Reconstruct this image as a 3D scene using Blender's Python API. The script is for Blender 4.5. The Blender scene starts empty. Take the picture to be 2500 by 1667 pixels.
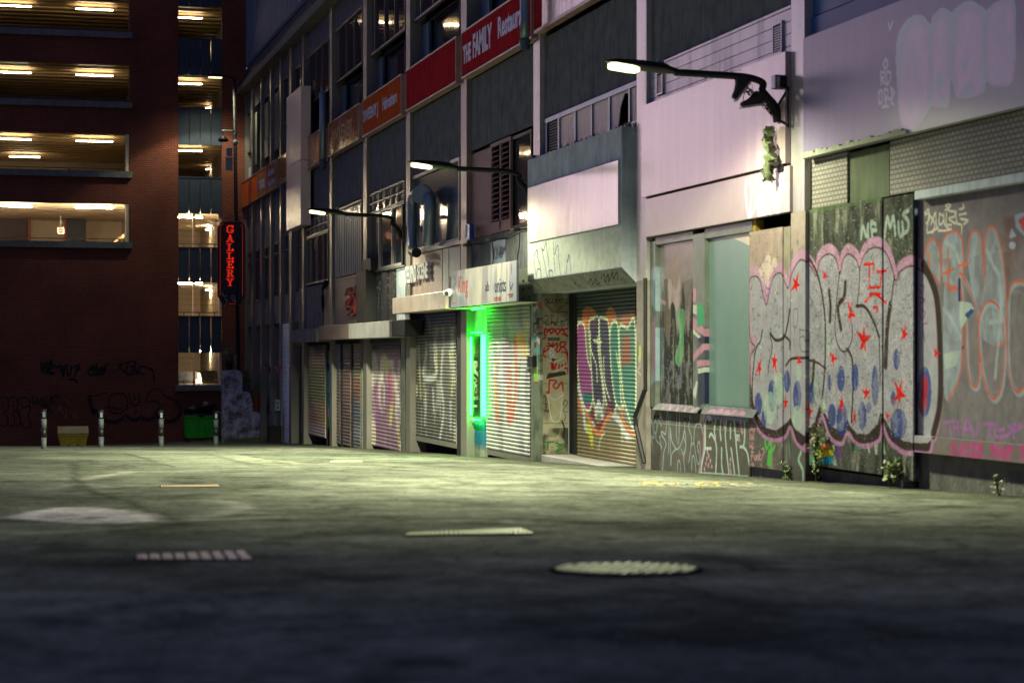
import bpy, math, random
import numpy as np
from mathutils import Vector
R = math.radians
random.seed(7); rng = np.random.default_rng(7)
scene = bpy.context.scene
C = scene.collection

# ------------------------------------------------------------------ camera
# world: +Y runs down the street parallel to the shop fronts, +X points at them, z = 0 is the camera's height
F_PX = 4800.0; XVP = -16.0; YH = 864.0; K = 0.1
PSI = math.atan((1250 - XVP) / F_PX)
P = math.cos(PSI) / K                      # distance of the shop front plane from the camera
cam_d = bpy.data.cameras.new('camera'); cam = bpy.data.objects.new('camera', cam_d); C.objects.link(cam)
cam.location = (0, 0, 0); cam.rotation_euler = (R(90), 0, -PSI)
cam_d.sensor_width = 36; cam_d.lens = F_PX / 2500 * 36
cam_d.shift_y = (YH - 833.5) / 2500
cam_d.clip_end = 2000; cam_d.clip_start = .1
cam_d.dof.use_dof = True; cam_d.dof.focus_distance = 42; cam_d.dof.aperture_fstop = 2.0
scene.camera = cam

# ------------------------------------------------------------------ sky, afterglow and exposure
GLOW = 2.7
SUN_EL, SUN_AZ = R(7), R(-18)             # azimuth from +Y, negative = towards -X
w = bpy.data.worlds.new('World'); scene.world = w; w.use_nodes = True
nt = w.node_tree; nt.nodes.clear()
o_ = nt.nodes.new('ShaderNodeOutputWorld'); bg = nt.nodes.new('ShaderNodeBackground')
sky = nt.nodes.new('ShaderNodeTexSky'); sky.sky_type = 'NISHITA'; sky.sun_disc = False
sky.sun_elevation = R(-1.0); sky.sun_rotation = SUN_AZ; sky.dust_density = 2.0; sky.ozone_density = 4.0
# dusk: the deep blue of the Nishita sky plus the pink afterglow low over the far left end of the street
def nmath(op, a, b=None, c=None):
    n = nt.nodes.new('ShaderNodeMath'); n.operation = op
    for i, v in enumerate((a, b, c)):
        if v is None: continue
        if isinstance(v, (int, float)): n.inputs[i].default_value = v
        else: nt.links.new(v, n.inputs[i])
    return n.outputs[0]
tcw = nt.nodes.new('ShaderNodeTexCoord'); sx = nt.nodes.new('ShaderNodeSeparateXYZ'); nt.links.new(tcw.outputs['Generated'], sx.inputs[0])
ramp = nt.nodes.new('ShaderNodeValToRGB'); nt.links.new(sx.outputs[2], ramp.inputs[0])
els = ramp.color_ramp.elements
for p_, c_ in ((0.0, (.95, .68, .60, 1)), (.10, (1.0, .66, .69, 1)), (.20, (.55, .42, .60, 1)), (.34, (.20, .22, .42, 1)), (1.0, (.05, .075, .17, 1))):
    if p_ in (0.0, 1.0): e_ = els[0 if p_ == 0 else -1]
    else: e_ = els.new(p_)
    e_.color = c_
GA = R(-13)
dot = nmath('ADD', nmath('MULTIPLY', sx.outputs[0], math.sin(GA)), nmath('MULTIPLY', sx.outputs[1], math.cos(GA)))
az = nmath('MULTIPLY_ADD', nmath('POWER', nmath('MAXIMUM', dot, 0.0), 26), 1.0, .02)
cl = nt.nodes.new('ShaderNodeTexNoise'); cl.inputs['Scale'].default_value = 3; cl.inputs['Detail'].default_value = 4; nt.links.new(tcw.outputs['Generated'], cl.inputs['Vector'])
az = nmath('MULTIPLY', az, nmath('MULTIPLY_ADD', cl.outputs[0], .6, .7))
glow = nt.nodes.new('ShaderNodeVectorMath'); glow.operation = 'SCALE'; nt.links.new(ramp.outputs[0], glow.inputs[0]); nt.links.new(az, glow.inputs['Scale'])
g2 = nt.nodes.new('ShaderNodeVectorMath'); g2.operation = 'SCALE'; nt.links.new(glow.outputs[0], g2.inputs[0]); g2.inputs['Scale'].default_value = GLOW / .05
# broader violet band
vb = nmath('MULTIPLY', nmath('POWER', nmath('MAXIMUM', dot, 0.0), 3.0), nmath('POWER', nmath('SUBTRACT', 1.0, nmath('MINIMUM', nmath('ABSOLUTE', sx.outputs[2]), 1.0)), 5.0))
v2 = nt.nodes.new('ShaderNodeVectorMath'); v2.operation = 'SCALE'; v2.inputs[0].default_value = [c * GLOW / .05 for c in (.13, .13, .30)]; nt.links.new(vb, v2.inputs['Scale'])
g3 = nt.nodes.new('ShaderNodeVectorMath'); g3.operation = 'ADD'; nt.links.new(g2.outputs[0], g3.inputs[0]); nt.links.new(v2.outputs[0], g3.inputs[1]); g2 = g3
ad = nt.nodes.new('ShaderNodeVectorMath'); ad.operation = 'ADD'; 
amb = nt.nodes.new('ShaderNodeVectorMath'); amb.operation = 'ADD'; amb.inputs[1].default_value = [c / .05 for c in (.060, .070, .158)]; nt.links.new(sky.outputs[0], amb.inputs[0])
nt.links.new(amb.outputs[0], ad.inputs[0]); nt.links.new(g2.outputs[0], ad.inputs[1])
nt.links.new(ad.outputs[0], bg.inputs[0]); nt.links.new(bg.outputs[0], o_.inputs[0])
bg.inputs[1].default_value = 0.05
sd = bpy.data.lights.new('sun', 'SUN'); sd.energy = .05; sd.angle = R(15); sd.color = (1.0, .70, .66)
sun = bpy.data.objects.new('sun', sd); C.objects.link(sun)
dv = Vector((math.sin(SUN_AZ) * math.cos(SUN_EL), math.cos(SUN_AZ) * math.cos(SUN_EL), math.sin(SUN_EL)))
sun.rotation_euler = dv.to_track_quat('Z', 'Y').to_euler(); sun.location = (0, 0, 30)
scene.view_settings.view_transform = 'Standard'; scene.view_settings.look = 'None'
scene.view_settings.exposure = 0.0; scene.view_settings.gamma = 1
scene.cycles.use_denoising = True; scene.cycles.max_bounces = 6; scene.cycles.diffuse_bounces = 3
scene.cycles.sample_clamp_indirect = 4.0
scene.cycles.caustics_reflective = False; scene.cycles.caustics_refractive = False

# ------------------------------------------------------------------ geometry of the place
def Yp(px, e=0.0): return (P - e) / math.tan(PSI + math.atan((px - 1250) / F_PX))
def dep(X, Y): return Y * math.cos(PSI) + X * math.sin(PSI)
def Zp(px, py, e=0.0): return (YH - py) / F_PX * dep(P - e, Yp(px, e))
def far(px, py, Y):
    X = Y * math.tan(PSI + math.atan((px - 1250) / F_PX)); return X, (YH - py) / F_PX * dep(X, Y)
def smooth(a, b, t):
    t = min(1, max(0, (t - a) / (b - a))); return t * t * (3 - 2 * t)
def gz(X, Y):
    d = dep(X, Y)
    return -(0.731 + 0.0342 * min(d, 95)) - .26 * smooth(56, 76, d) * min(1, max(0, (P - X) / 9))
def gnd(px, py):
    th = PSI + math.atan((px - 1250) / F_PX)
    lo, hi = 2.0, 120.0
    for _ in range(60):
        m = (lo + hi) / 2; X = m * math.sin(th); Y = m * math.cos(th)
        if (YH - py) / F_PX * dep(X, Y) > gz(X, Y): lo = m
        else: hi = m
    return X, Y, gz(X, Y)
YW = 77.6                                  # front face of the car park

# ------------------------------------------------------------------ mesh helpers
class MB:
    def __init__(s): s.v = []; s.f = []; s.mi = []; s.m = 0
    def quad(s, *p):
        n = len(s.v); s.v += [tuple(q) for q in p]; s.f.append(tuple(range(n, n + len(p)))); s.mi.append(s.m); return s
    def box(s, x0, x1, y0, y1, z0, z1):
        n = len(s.v)
        s.v += [(x0,y0,z0),(x1,y0,z0),(x1,y1,z0),(x0,y1,z0),(x0,y0,z1),(x1,y0,z1),(x1,y1,z1),(x0,y1,z1)]
        for q in ((0,3,2,1),(4,5,6,7),(0,1,5,4),(1,2,6,5),(2,3,7,6),(3,0,4,7)):
            s.f.append(tuple(n + i for i in q)); s.mi.append(s.m)
        return s
    def fbox(s, px0, px1, z0, z1, e0, e1):   # box on the shop front between two pixel columns
        return s.box(P - e1, P - e0, Yp(px1, e1), Yp(px0, e1), z0, z1)
    def tube(s, pts, r, n=8, cap=True):
        pts = [Vector(p) for p in pts]; rs = r if isinstance(r, (list, tuple)) else [r] * len(pts)
        base = len(s.v); up = None
        for i, p in enumerate(pts):
            t = (pts[min(i + 1, len(pts) - 1)] - pts[max(i - 1, 0)]).normalized()
            if up is None: up = t.orthogonal().normalized()
            a = (up - t * up.dot(t)); a = a.normalized() if a.length > 1e-6 else t.orthogonal().normalized()
            up = a; b = t.cross(a)
            for k in range(n):
                q = p + (a * math.cos(2 * math.pi * k / n) + b * math.sin(2 * math.pi * k / n)) * rs[i]
                s.v.append(tuple(q))
        for i in range(len(pts) - 1):
            for k in range(n):
                k2 = (k + 1) % n
                s.f.append((base + i*n + k, base + i*n + k2, base + (i+1)*n + k2, base + (i+1)*n + k)); s.mi.append(s.m)
        if cap:
            s.f.append(tuple(base + k for k in range(n))[::-1]); s.mi.append(s.m)
            s.f.append(tuple(base + (len(pts)-1)*n + k for k in range(n))); s.mi.append(s.m)
        return s
    def prism(s, pts, fn, t0, t1):           # 2D outline, fn(u, v, t) -> point
        n = len(s.v); k = len(pts)
        s.v += [tuple(fn(u, v, t0)) for u, v in pts] + [tuple(fn(u, v, t1)) for u, v in pts]
        s.f.append(tuple(range(n, n + k))); s.mi.append(s.m)
        s.f.append(tuple(range(n + 2*k - 1, n + k - 1, -1))); s.mi.append(s.m)
        for i in range(k):
            j = (i + 1) % k; s.f.append((n + i, n + k + i, n + k + j, n + j)); s.mi.append(s.m)
        return s
    def lathe(s, c, prof, n=20):
        base = len(s.v)
        for r, z in prof:
            for k in range(n):
                a = 2 * math.pi * k / n; s.v.append((c[0] + r*math.cos(a), c[1] + r*math.sin(a), c[2] + z))
        for i in range(len(prof) - 1):
            for k in range(n):
                k2 = (k + 1) % n; s.f.append((base+i*n+k, base+i*n+k2, base+(i+1)*n+k2, base+(i+1)*n+k)); s.mi.append(s.m)
        s.f.append(tuple(base + k for k in range(n))[::-1]); s.mi.append(s.m)
        s.f.append(tuple(base + (len(prof)-1)*n + k for k in range(n))); s.mi.append(s.m)
        return s

LOC = {}
def wloc(o): return LOC.get(o.name, Vector((0, 0, 0)))
def obj(name, mb, mats, parent=None, label=None, smooth=False, bevel=0, origin=None):
    me = bpy.data.meshes.new(name)
    o = bpy.data.objects.new(name, me); C.objects.link(o)
    org = wloc(parent) if parent else (Vector(origin) if origin is not None else Vector((0, 0, 0)))
    me.from_pydata([(v[0]-org[0], v[1]-org[1], v[2]-org[2]) for v in mb.v], [], mb.f)
    if not isinstance(mats, (list, tuple)): mats = [mats]
    for m in mats: me.materials.append(m)
    if len(mats) > 1: me.polygons.foreach_set('material_index', mb.mi)
    if smooth: me.polygons.foreach_set('use_smooth', [True] * len(me.polygons))
    me.update()
    if parent: o.parent = parent
    else: o.location = org
    LOC[o.name] = org
    if bevel:
        b = o.modifiers.new('bevel', 'BEVEL'); b.width = bevel; b.segments = 2; b.limit_method = 'ANGLE'; b.angle_limit = R(40)
    if label: o['label'] = label
    return o
def tag(o, label, cat=None, group=None, kind=None):
    if label: o['label'] = label
    if cat: o['category'] = cat
    if group: o['group'] = group
    if kind: o['kind'] = kind
    return o
def thing(name, label, cat, loc, group=None):
    o = bpy.data.objects.new(name, None); C.objects.link(o); o.location = loc; o.empty_display_size = .2
    LOC[o.name] = Vector(loc); return tag(o, label, cat, group)
def dup(o, loc, label=None, parent=None):
    c = o.copy(); C.objects.link(c)
    if parent: c.parent = parent
    else: c.location = loc; LOC[c.name] = Vector(loc)
    if label: c['label'] = label
    for ch in list(o.children):
        dup(ch, None, None, c)
    return c

# ------------------------------------------------------------------ materials
def newmat(name):
    m = bpy.data.materials.new(name); m.use_nodes = True; n = m.node_tree
    return m, n, n.nodes['Principled BSDF']
def mat(name, col, rough=.6, metal=0.0, var=.25, sc=3.0, streak=0.0, bump=0.0, bsc=40, spec=.5, dark=(.03,.03,.035), rvar=.12, coat=0):
    m, n, b = newmat(name); L = n.links
    tc = n.nodes.new('ShaderNodeTexCoord')
    nz = n.nodes.new('ShaderNodeTexNoise'); nz.inputs['Scale'].default_value = sc; nz.inputs['Detail'].default_value = 6; nz.inputs['Roughness'].default_value = .65
    L.new(tc.outputs['Object'], nz.inputs['Vector'])
    mr = n.nodes.new('ShaderNodeMapRange'); mr.inputs[1].default_value = .3; mr.inputs[2].default_value = .72
    mr.inputs[3].default_value = 1 - var; mr.inputs[4].default_value = 1 + var * .6
    L.new(nz.outputs[0], mr.inputs[0])
    mx = n.nodes.new('ShaderNodeVectorMath'); mx.operation = 'SCALE'; mx.inputs[0].default_value = col[:3]
    L.new(mr.outputs[0], mx.inputs['Scale'])
    last = mx.outputs[0]
    if streak:
        mp = n.nodes.new('ShaderNodeMapping'); mp.inputs['Scale'].default_value = (9, 9, .55)
        L.new(tc.outputs['Object'], mp.inputs['Vector'])
        n2 = n.nodes.new('ShaderNodeTexNoise'); n2.inputs['Scale'].default_value = 1.0; n2.inputs['Detail'].default_value = 5
        L.new(mp.outputs[0], n2.inputs['Vector'])
        m2 = n.nodes.new('ShaderNodeMapRange'); m2.inputs[1].default_value = .48; m2.inputs[2].default_value = .75; m2.inputs[3].default_value = 0; m2.inputs[4].default_value = streak
        L.new(n2.outputs[0], m2.inputs[0])
        mm = n.nodes.new('ShaderNodeMix'); mm.data_type = 'RGBA'; mm.inputs[7].default_value = (*dark, 1)
        L.new(m2.outputs[0], mm.inputs[0]); L.new(last, mm.inputs[6]); last = mm.outputs[2]
    L.new(last, b.inputs['Base Color'])
    r2 = n.nodes.new('ShaderNodeMapRange'); r2.inputs[3].default_value = max(.02, rough - rvar); r2.inputs[4].default_value = min(1, rough + rvar)
    L.new(nz.outputs[0], r2.inputs[0]); rl = r2.outputs[0]
    if streak and spec > .6:
        q = n.nodes.new('ShaderNodeMath'); q.operation = 'MULTIPLY_ADD'; L.new(m2.outputs[0], q.inputs[0]); q.inputs[1].default_value = .45; L.new(rl, q.inputs[2]); rl = q.outputs[0]
    L.new(rl, b.inputs['Roughness'])
    b.inputs['Metallic'].default_value = metal; b.inputs['Specular IOR Level'].default_value = spec
    if coat: b.inputs['Coat Weight'].default_value = coat; b.inputs['Coat Roughness'].default_value = .08
    if bump:
        nb = n.nodes.new('ShaderNodeTexNoise'); nb.inputs['Scale'].default_value = bsc; nb.inputs['Detail'].default_value = 4
        L.new(tc.outputs['Object'], nb.inputs['Vector'])
        bp = n.nodes.new('ShaderNodeBump'); bp.inputs['Strength'].default_value = bump; bp.inputs['Distance'].default_value = .01
        L.new(nb.outputs[0], bp.inputs['Height']); L.new(bp.outputs[0], b.inputs['Normal'])
    return m
def emit(name, col, s):
    m, n, b = newmat(name)
    b.inputs['Base Color'].default_value = (*col, 1); b.inputs['Emission Color'].default_value = (*col, 1)
    b.inputs['Emission Strength'].default_value = s; return m
def glass(name, col=(.012, .014, .022), rough=.04, wav=.15):
    m, n, b = newmat(name); L = n.links
    b.inputs['Base Color'].default_value = (*col, 1); b.inputs['Roughness'].default_value = rough; b.inputs['Specular IOR Level'].default_value = .9
    tc = n.nodes.new('ShaderNodeTexCoord'); nz = n.nodes.new('ShaderNodeTexNoise'); nz.inputs['Scale'].default_value = 1.3
    L.new(tc.outputs['Object'], nz.inputs['Vector'])
    bp = n.nodes.new('ShaderNodeBump'); bp.inputs['Strength'].default_value = wav; bp.inputs['Distance'].default_value = .02
    L.new(nz.outputs[0], bp.inputs['Height']); L.new(bp.outputs[0], b.inputs['Normal']); return m
def paintmat(name, rough=.55, metal=0., dirt=.25, bump=.15, spec=.5, speck=0.0, gain=1.0):
    # the colours of sprayed and peeling paint come from the mesh's own colour attribute
    m, n, b = newmat(name); L = n.links
    at = n.nodes.new('ShaderNodeAttribute'); at.attribute_name = 'paint'
    tc = n.nodes.new('ShaderNodeTexCoord'); nz = n.nodes.new('ShaderNodeTexNoise'); nz.inputs['Scale'].default_value = 5; nz.inputs['Detail'].default_value = 8; nz.inputs['Roughness'].default_value = .7
    L.new(tc.outputs['Object'], nz.inputs['Vector'])
    mr = n.nodes.new('ShaderNodeMapRange'); mr.inputs[1].default_value = .3; mr.inputs[2].default_value = .7; mr.inputs[3].default_value = (1 - dirt) * gain; mr.inputs[4].default_value = (1 + dirt * .5) * gain
    L.new(nz.outputs[0], mr.inputs[0])
    sc = n.nodes.new('ShaderNodeVectorMath'); sc.operation = 'SCALE'
    L.new(at.outputs['Color'], sc.inputs[0]); L.new(mr.outputs[0], sc.inputs['Scale']); last = sc.outputs[0]
    if speck:
        vz = n.nodes.new('ShaderNodeTexNoise'); vz.inputs['Scale'].default_value = 38; vz.inputs['Detail'].default_value = 3
        L.new(tc.outputs['Object'], vz.inputs['Vector'])
        vr = n.nodes.new('ShaderNodeMapRange'); vr.inputs[1].default_value = .35; vr.inputs[2].default_value = .65; vr.inputs[3].default_value = 1 - speck; vr.inputs[4].default_value = 1 + speck
        L.new(vz.outputs[0], vr.inputs[0])
        s2 = n.nodes.new('ShaderNodeVectorMath'); s2.operation = 'SCALE'; L.new(last, s2.inputs[0]); L.new(vr.outputs[0], s2.inputs['Scale']); last = s2.outputs[0]
    L.new(last, b.inputs['Base Color'])
    b.inputs['Roughness'].default_value = rough; b.inputs['Metallic'].default_value = metal; b.inputs['Specular IOR Level'].default_value = spec
    bp = n.nodes.new('ShaderNodeBump'); bp.inputs['Strength'].default_value = bump; bp.inputs['Distance'].default_value = .01
    n3 = n.nodes.new('ShaderNodeTexNoise'); n3.inputs['Scale'].default_value = 30; L.new(tc.outputs['Object'], n3.inputs['Vector'])
    L.new(n3.outputs[0], bp.inputs['Height']); L.new(bp.outputs[0], b.inputs['Normal'])
    return m
M = {}
M['clad'] = mat('dark_cladding', (.155, .155, .17), .7, spec=0, streak=.35, var=.3, dark=(.02, .02, .025))
M['clad_light'] = mat('grey_cladding', (.20, .185, .195), .65, spec=.0, streak=.4, var=.3)
M['column'] = mat('pale_column', (.36, .33, .34), .24, var=.15, streak=.15, spec=1.0, rvar=.06)
M['steel'] = mat('steel_column', (.22, .20, .19), .36, metal=.3, var=.04, rvar=.01)
M['pink'] = mat('pale_panel', (.44, .34, .35), .22, metal=.12, var=.14, streak=.32, dark=(.2, .16, .2), spec=1.0, rvar=.05)
M['lav'] = mat('lavender_boards', (.32, .31, .37), .3, var=.12, streak=.3, dark=(.2, .18, .22), spec=.8, rvar=.06)
M['white'] = mat('white_board', (.72, .67, .66), .45, var=.12, streak=.25, dark=(.25, .22, .22))
M['conc'] = mat('painted_concrete', (.44, .49, .57), .8, var=.3, streak=.5, bump=.3, dark=(.08, .09, .09))
M['dirtyconc'] = mat('rough_concrete', (.16, .15, .15), .9, var=.5, sc=5, bump=.6)
M['red'] = mat('red_sign_face', (.42, .025, .035), .35, var=.2, streak=.25, dark=(.12, .01, .01), spec=0, rvar=.02)
M['orange'] = mat('orange_sign_face', (.55, .10, .03), .35, var=.2, streak=.25, dark=(.2, .03, .01), spec=0, rvar=.02)
M['copper'] = mat('copper_sign_face', (.40, .12, .05), .14, var=.12, spec=.3, rvar=.02)
M['frame'] = mat('window_frame', (.10, .07, .07), .45)
M['frame_l'] = mat('pale_window_frame', (.38, .33, .32), .4)
M['glass'] = glass('dark_glass', (.028, .036, .055), .05, .08)
M['glassb'] = glass('blue_glass', (.035, .055, .085), .12)
M['black'] = mat('black_metal', (.012, .012, .014), .5, var=.2, spec=.2)
M['dark'] = mat('dark_opening', (.008, .008, .009), .9)  # near black stands in for the unlit space behind openings
M['soffit'] = mat('soffit_concrete', (.22, .20, .17), .85, var=.4, bump=.3)
M['blueclad'] = mat('blue_ribbed_cladding', (.22, .28, .38), .55, streak=.5, var=.3, dark=(.04, .05, .08))
M['navy'] = mat('navy_cladding', (.03, .10, .30), .5, var=.3)
M['pipe'] = mat('galvanised_pipe', (.22, .27, .34), .4, metal=.6)
M['maroon'] = mat('maroon_board', (.20, .09, .08), .6, streak=.4, dark=(.06, .03, .03), var=.35)
M['post'] = mat('greenish_post', (.13, .15, .12), .5, streak=.3, var=.3)
# ------------------------------------------------------------------ ground
def ground():
    xs = sorted(set([-90, -70, -55, -45, -38, -32, -27, -23, -20, -17, -15, -13, -11.5, -10.2] + [round(-9 + i * .1, 2) for i in range(190)] + [11, 14, 20, 40, 80]))
    ys = [-60, -40, -25, -15, -8, -3, 0, 2, 3.5]; y = 4.5
    while y < 78: ys.append(y); y *= 1.0062
    ys += [79, 81, 84, 88, 93, 100, 115, 140, 180]
    mb = MB(); nx = len(xs)
    U, V = np.array(xs, float), np.array(ys, float)
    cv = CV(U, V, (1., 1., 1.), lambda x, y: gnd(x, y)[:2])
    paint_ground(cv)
    for y in ys:
        for x in xs: mb.v.append((x, y, gz(x, y)))
    for j in range(len(ys) - 1):
        for i in range(nx - 1):
            mb.f.append((j*nx+i, j*nx+i+1, (j+1)*nx+i+1, (j+1)*nx+i)); mb.mi.append(0)
    m, n, b = newmat('worn_asphalt'); L = n.links
    tc = n.nodes.new('ShaderNodeTexCoord')
    def noise(s, d=6, r=.6, vec=None, dist=0):
        z = n.nodes.new('ShaderNodeTexNoise'); z.inputs['Scale'].default_value = s; z.inputs['Detail'].default_value = d; z.inputs['Roughness'].default_value = r; z.inputs['Distortion'].default_value = dist
        L.new(vec or tc.outputs['Object'], z.inputs['Vector']); return z.outputs[0]
    def rng_(a, lo, hi, o0, o1):
        r = n.nodes.new('ShaderNodeMapRange'); L.new(a, r.inputs[0])
        for i, v in enumerate((lo, hi, o0, o1)): r.inputs[i + 1].default_value = v
        return r.outputs[0]
    def mul(a, b_):
        q = n.nodes.new('ShaderNodeMath'); q.operation = 'MULTIPLY'; L.new(a, q.inputs[0]); L.new(b_, q.inputs[1]); return q.outputs[0]
    big = noise(.28, 5, .6, dist=.6); med = noise(1.6, 7, .7); fine = noise(60, 3, .6)
    f = mul(mul(rng_(noise(11, 4, .7), .35, .65, .66, 1.36), mul(rng_(big, .35, .65, .66, 1.3), rng_(med, .3, .7, .60, 1.4))), rng_(fine, .3, .7, .60, 1.4))
    sc = n.nodes.new('ShaderNodeVectorMath'); sc.operation = 'SCALE'; sc.inputs[0].default_value = (.136, .142, .118); L.new(f, sc.inputs['Scale'])
    at = n.nodes.new('ShaderNodeAttribute'); at.attribute_name = 'paint'
    sm = n.nodes.new('ShaderNodeVectorMath'); sm.operation = 'MULTIPLY'; L.new(sc.outputs[0], sm.inputs[0]); L.new(at.outputs['Color'], sm.inputs[1]); sc = sm
    # hairline cracks
    vo = n.nodes.new('ShaderNodeTexVoronoi'); vo.feature = 'DISTANCE_TO_EDGE'; vo.inputs['Scale'].default_value = .22
    wv = n.nodes.new('ShaderNodeMix'); wv.data_type = 'RGBA'; wv.inputs[0].default_value = .12
    nzc = n.nodes.new('ShaderNodeTexNoise'); nzc.inputs['Scale'].default_value = 1.2; nzc.inputs['Detail'].default_value = 6; L.new(tc.outputs['Object'], nzc.inputs['Vector'])
    va = n.nodes.new('ShaderNodeVectorMath'); va.operation = 'MULTIPLY_ADD'; va.inputs[1].default_value = (1.6, 1.6, 1.6)
    L.new(nzc.outputs['Color'], va.inputs[0]); L.new(tc.outputs['Object'], va.inputs[2]); L.new(va.outputs[0], vo.inputs['Vector'])
    ck = rng_(vo.outputs['Distance'], 0.0, .006, .45, 1)
    s2 = n.nodes.new('ShaderNodeVectorMath'); s2.operation = 'SCALE'; L.new(sc.outputs[0], s2.inputs[0]); L.new(ck, s2.inputs['Scale'])
    L.new(s2.outputs[0], b.inputs['Base Color'])
    L.new(rng_(big, .35, .65, .40, .80), b.inputs['Roughness']); b.inputs['Specular IOR Level'].default_value = 0
    bp = n.nodes.new('ShaderNodeBump'); bp.inputs['Strength'].default_value = .5; bp.inputs['Distance'].default_value = .012
    L.new(fine, bp.inputs['Height']); bp2 = n.nodes.new('ShaderNodeBump'); bp2.inputs['Strength'].default_value = .35; bp2.inputs['Distance'].default_value = .06
    L.new(noise(2.5, 5, .6), bp2.inputs['Height']); L.new(bp.outputs[0], bp2.inputs['Normal']); L.new(bp2.outputs[0], b.inputs['Normal'])
    g = obj('ground', mb, m, smooth=True); tag(g, None, kind='structure')
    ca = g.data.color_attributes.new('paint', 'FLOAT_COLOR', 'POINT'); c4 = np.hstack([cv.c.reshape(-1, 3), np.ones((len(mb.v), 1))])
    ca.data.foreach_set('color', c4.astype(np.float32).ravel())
M['pave'] = mat('pale_concrete_paving', (.13, .13, .12), .6, var=.35, sc=1.5, bump=.3)
# ------------------------------------------------------------------ multi-storey car park
def Zw(px, py): return far(px, py, YW)[1]
def Xw(px): return far(px, YH, YW)[0]
cp = thing('multi_storey_car_park', 'tall brown brick multi-storey car park with lit open decks across the end of the street', 'car park', (Xw(300), YW, gz(Xw(300), YW)))
def brickmat(name, c1, c2, mortar, scx=1.0, paintmask=False, rot=True):
    m, n, b = newmat(name); L = n.links
    tc = n.nodes.new('ShaderNodeTexCoord'); mp = n.nodes.new('ShaderNodeMapping')
    sx_ = n.nodes.new('ShaderNodeSeparateXYZ'); cx_ = n.nodes.new('ShaderNodeCombineXYZ'); L.new(tc.outputs['Object'], sx_.inputs[0])
    L.new(sx_.outputs[0 if rot else 1], cx_.inputs[0]); L.new(sx_.outputs[2], cx_.inputs[1]); L.new(cx_.outputs[0], mp.inputs['Vector'])
    br = n.nodes.new('ShaderNodeTexBrick'); br.inputs['Scale'].default_value = 1; br.inputs['Brick Width'].default_value = .225; br.inputs['Row Height'].default_value = .075
    br.inputs['Mortar Size'].default_value = .010; br.inputs['Color1'].default_value = (*c1, 1); br.inputs['Color2'].default_value = (*c2, 1); br.inputs['Mortar'].default_value = (*mortar, 1)
    L.new(mp.outputs[0], br.inputs['Vector'])
    nz = n.nodes.new('ShaderNodeTexNoise'); nz.inputs['Scale'].default_value = .5; nz.inputs['Detail'].default_value = 6; L.new(tc.outputs['Object'], nz.inputs['Vector'])
    mr = n.nodes.new('ShaderNodeMapRange'); mr.inputs[1].default_value = .3; mr.inputs[2].default_value = .7; mr.inputs[3].default_value = .7; mr.inputs[4].default_value = 1.25; L.new(nz.outputs[0], mr.inputs[0])
    sc = n.nodes.new('ShaderNodeVectorMath'); sc.operation = 'SCALE'; L.new(br.outputs['Color'], sc.inputs[0]); L.new(mr.outputs[0], sc.inputs['Scale'])
    last = sc.outputs[0]
    if paintmask:
        n2 = n.nodes.new('ShaderNodeTexNoise'); n2.inputs['Scale'].default_value = 2.2; n2.inputs['Detail'].default_value = 8; n2.inputs['Roughness'].default_value = .75; L.new(tc.outputs['Object'], n2.inputs['Vector'])
        m2 = n.nodes.new('ShaderNodeMapRange'); m2.inputs[1].default_value = .42; m2.inputs[2].default_value = .58; L.new(n2.outputs[0], m2.inputs[0])
        mm = n.nodes.new('ShaderNodeMix'); mm.data_type = 'RGBA'; mm.inputs[7].default_value = (.72, .74, .80, 1); L.new(m2.outputs[0], mm.inputs[0]); L.new(last, mm.inputs[6]); last = mm.outputs[2]
    L.new(last, b.inputs['Base Color']); b.inputs['Roughness'].default_value = .85
    bp = n.nodes.new('ShaderNodeBump'); bp.inputs['Strength'].default_value = .6; bp.inputs['Distance'].default_value = .01; L.new(br.outputs['Fac'], bp.inputs['Height']); bp.invert = True; L.new(bp.outputs[0], b.inputs['Normal'])
    return m
M['brick'] = brickmat('brown_brick', (.125, .020, .011), (.18, .031, .015), (.22, .09, .06))
XL, XR = -3.6, P - .03
xo0, xo1 = XL + .0, Xw(315.5)              # long openings
xc0, xc1 = Xw(435.5), Xw(542)              # stair/lift column of panels
Ztop = Zw(300, -420)
longs = [(0, 0), (Zw(315, -10), Zw(315, 82)), (Zw(315, 158.8), Zw(315, 252)), (Zw(315, 328), Zw(315, 421)), (Zw(315, 498), Zw(315, 593))]
longs = [(Zw(315, 158.8 - 340), Zw(315, 252 - 340))] + longs[1:]
cols_open = [(17 - 170, 94 - 170), (17, 94), (184, 264), (354, 432), (522, 603.5), (690, 771), (861, 940)]
cols_open = [(Zw(490, a), Zw(490, b)) for a, b in cols_open]
zg = gz(Xw(300), YW) - .6
wb = MB(); TH = .34
# wall as strips around the openings
wb.box(XL, xo1, YW, YW + TH, longs[0][0], Ztop)
for i in range(len(longs)):
    zb = longs[i][1]
    zn = longs[i + 1][0] if i + 1 < len(longs) else zg
    wb.box(XL, xo1, YW, YW + TH, zn, zb)
wb.box(xo1, xc0, YW, YW + TH, zg, Ztop)
wb.box(xc1, XR, YW, YW + TH, zg, Ztop)
wb.box(xc0, xc1, YW, YW + TH, zg, cols_open[-1][1])
wb.box(xc0, xc1, YW, YW + TH, cols_open[0][0], Ztop)
wb.box(XL, XL + TH, YW + TH, YW + 16, zg, Ztop)
obj('wall', wb, M['brick'], cp)
M['sill'] = mat('concrete_sill', (.17, .17, .175), .8, var=.4, sc=4)
for a, b in longs:
    obj('sill', MB().box(XL - .05, Xw(323), YW - .16, YW - .002, b - .22, b + .02), M['sill'], cp)
obj('sill', MB().box(Xw(427), Xw(545), YW - .14, YW - .002, cols_open[-1][1] - .22, cols_open[-1][1] + .01), M['sill'], cp)
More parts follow.
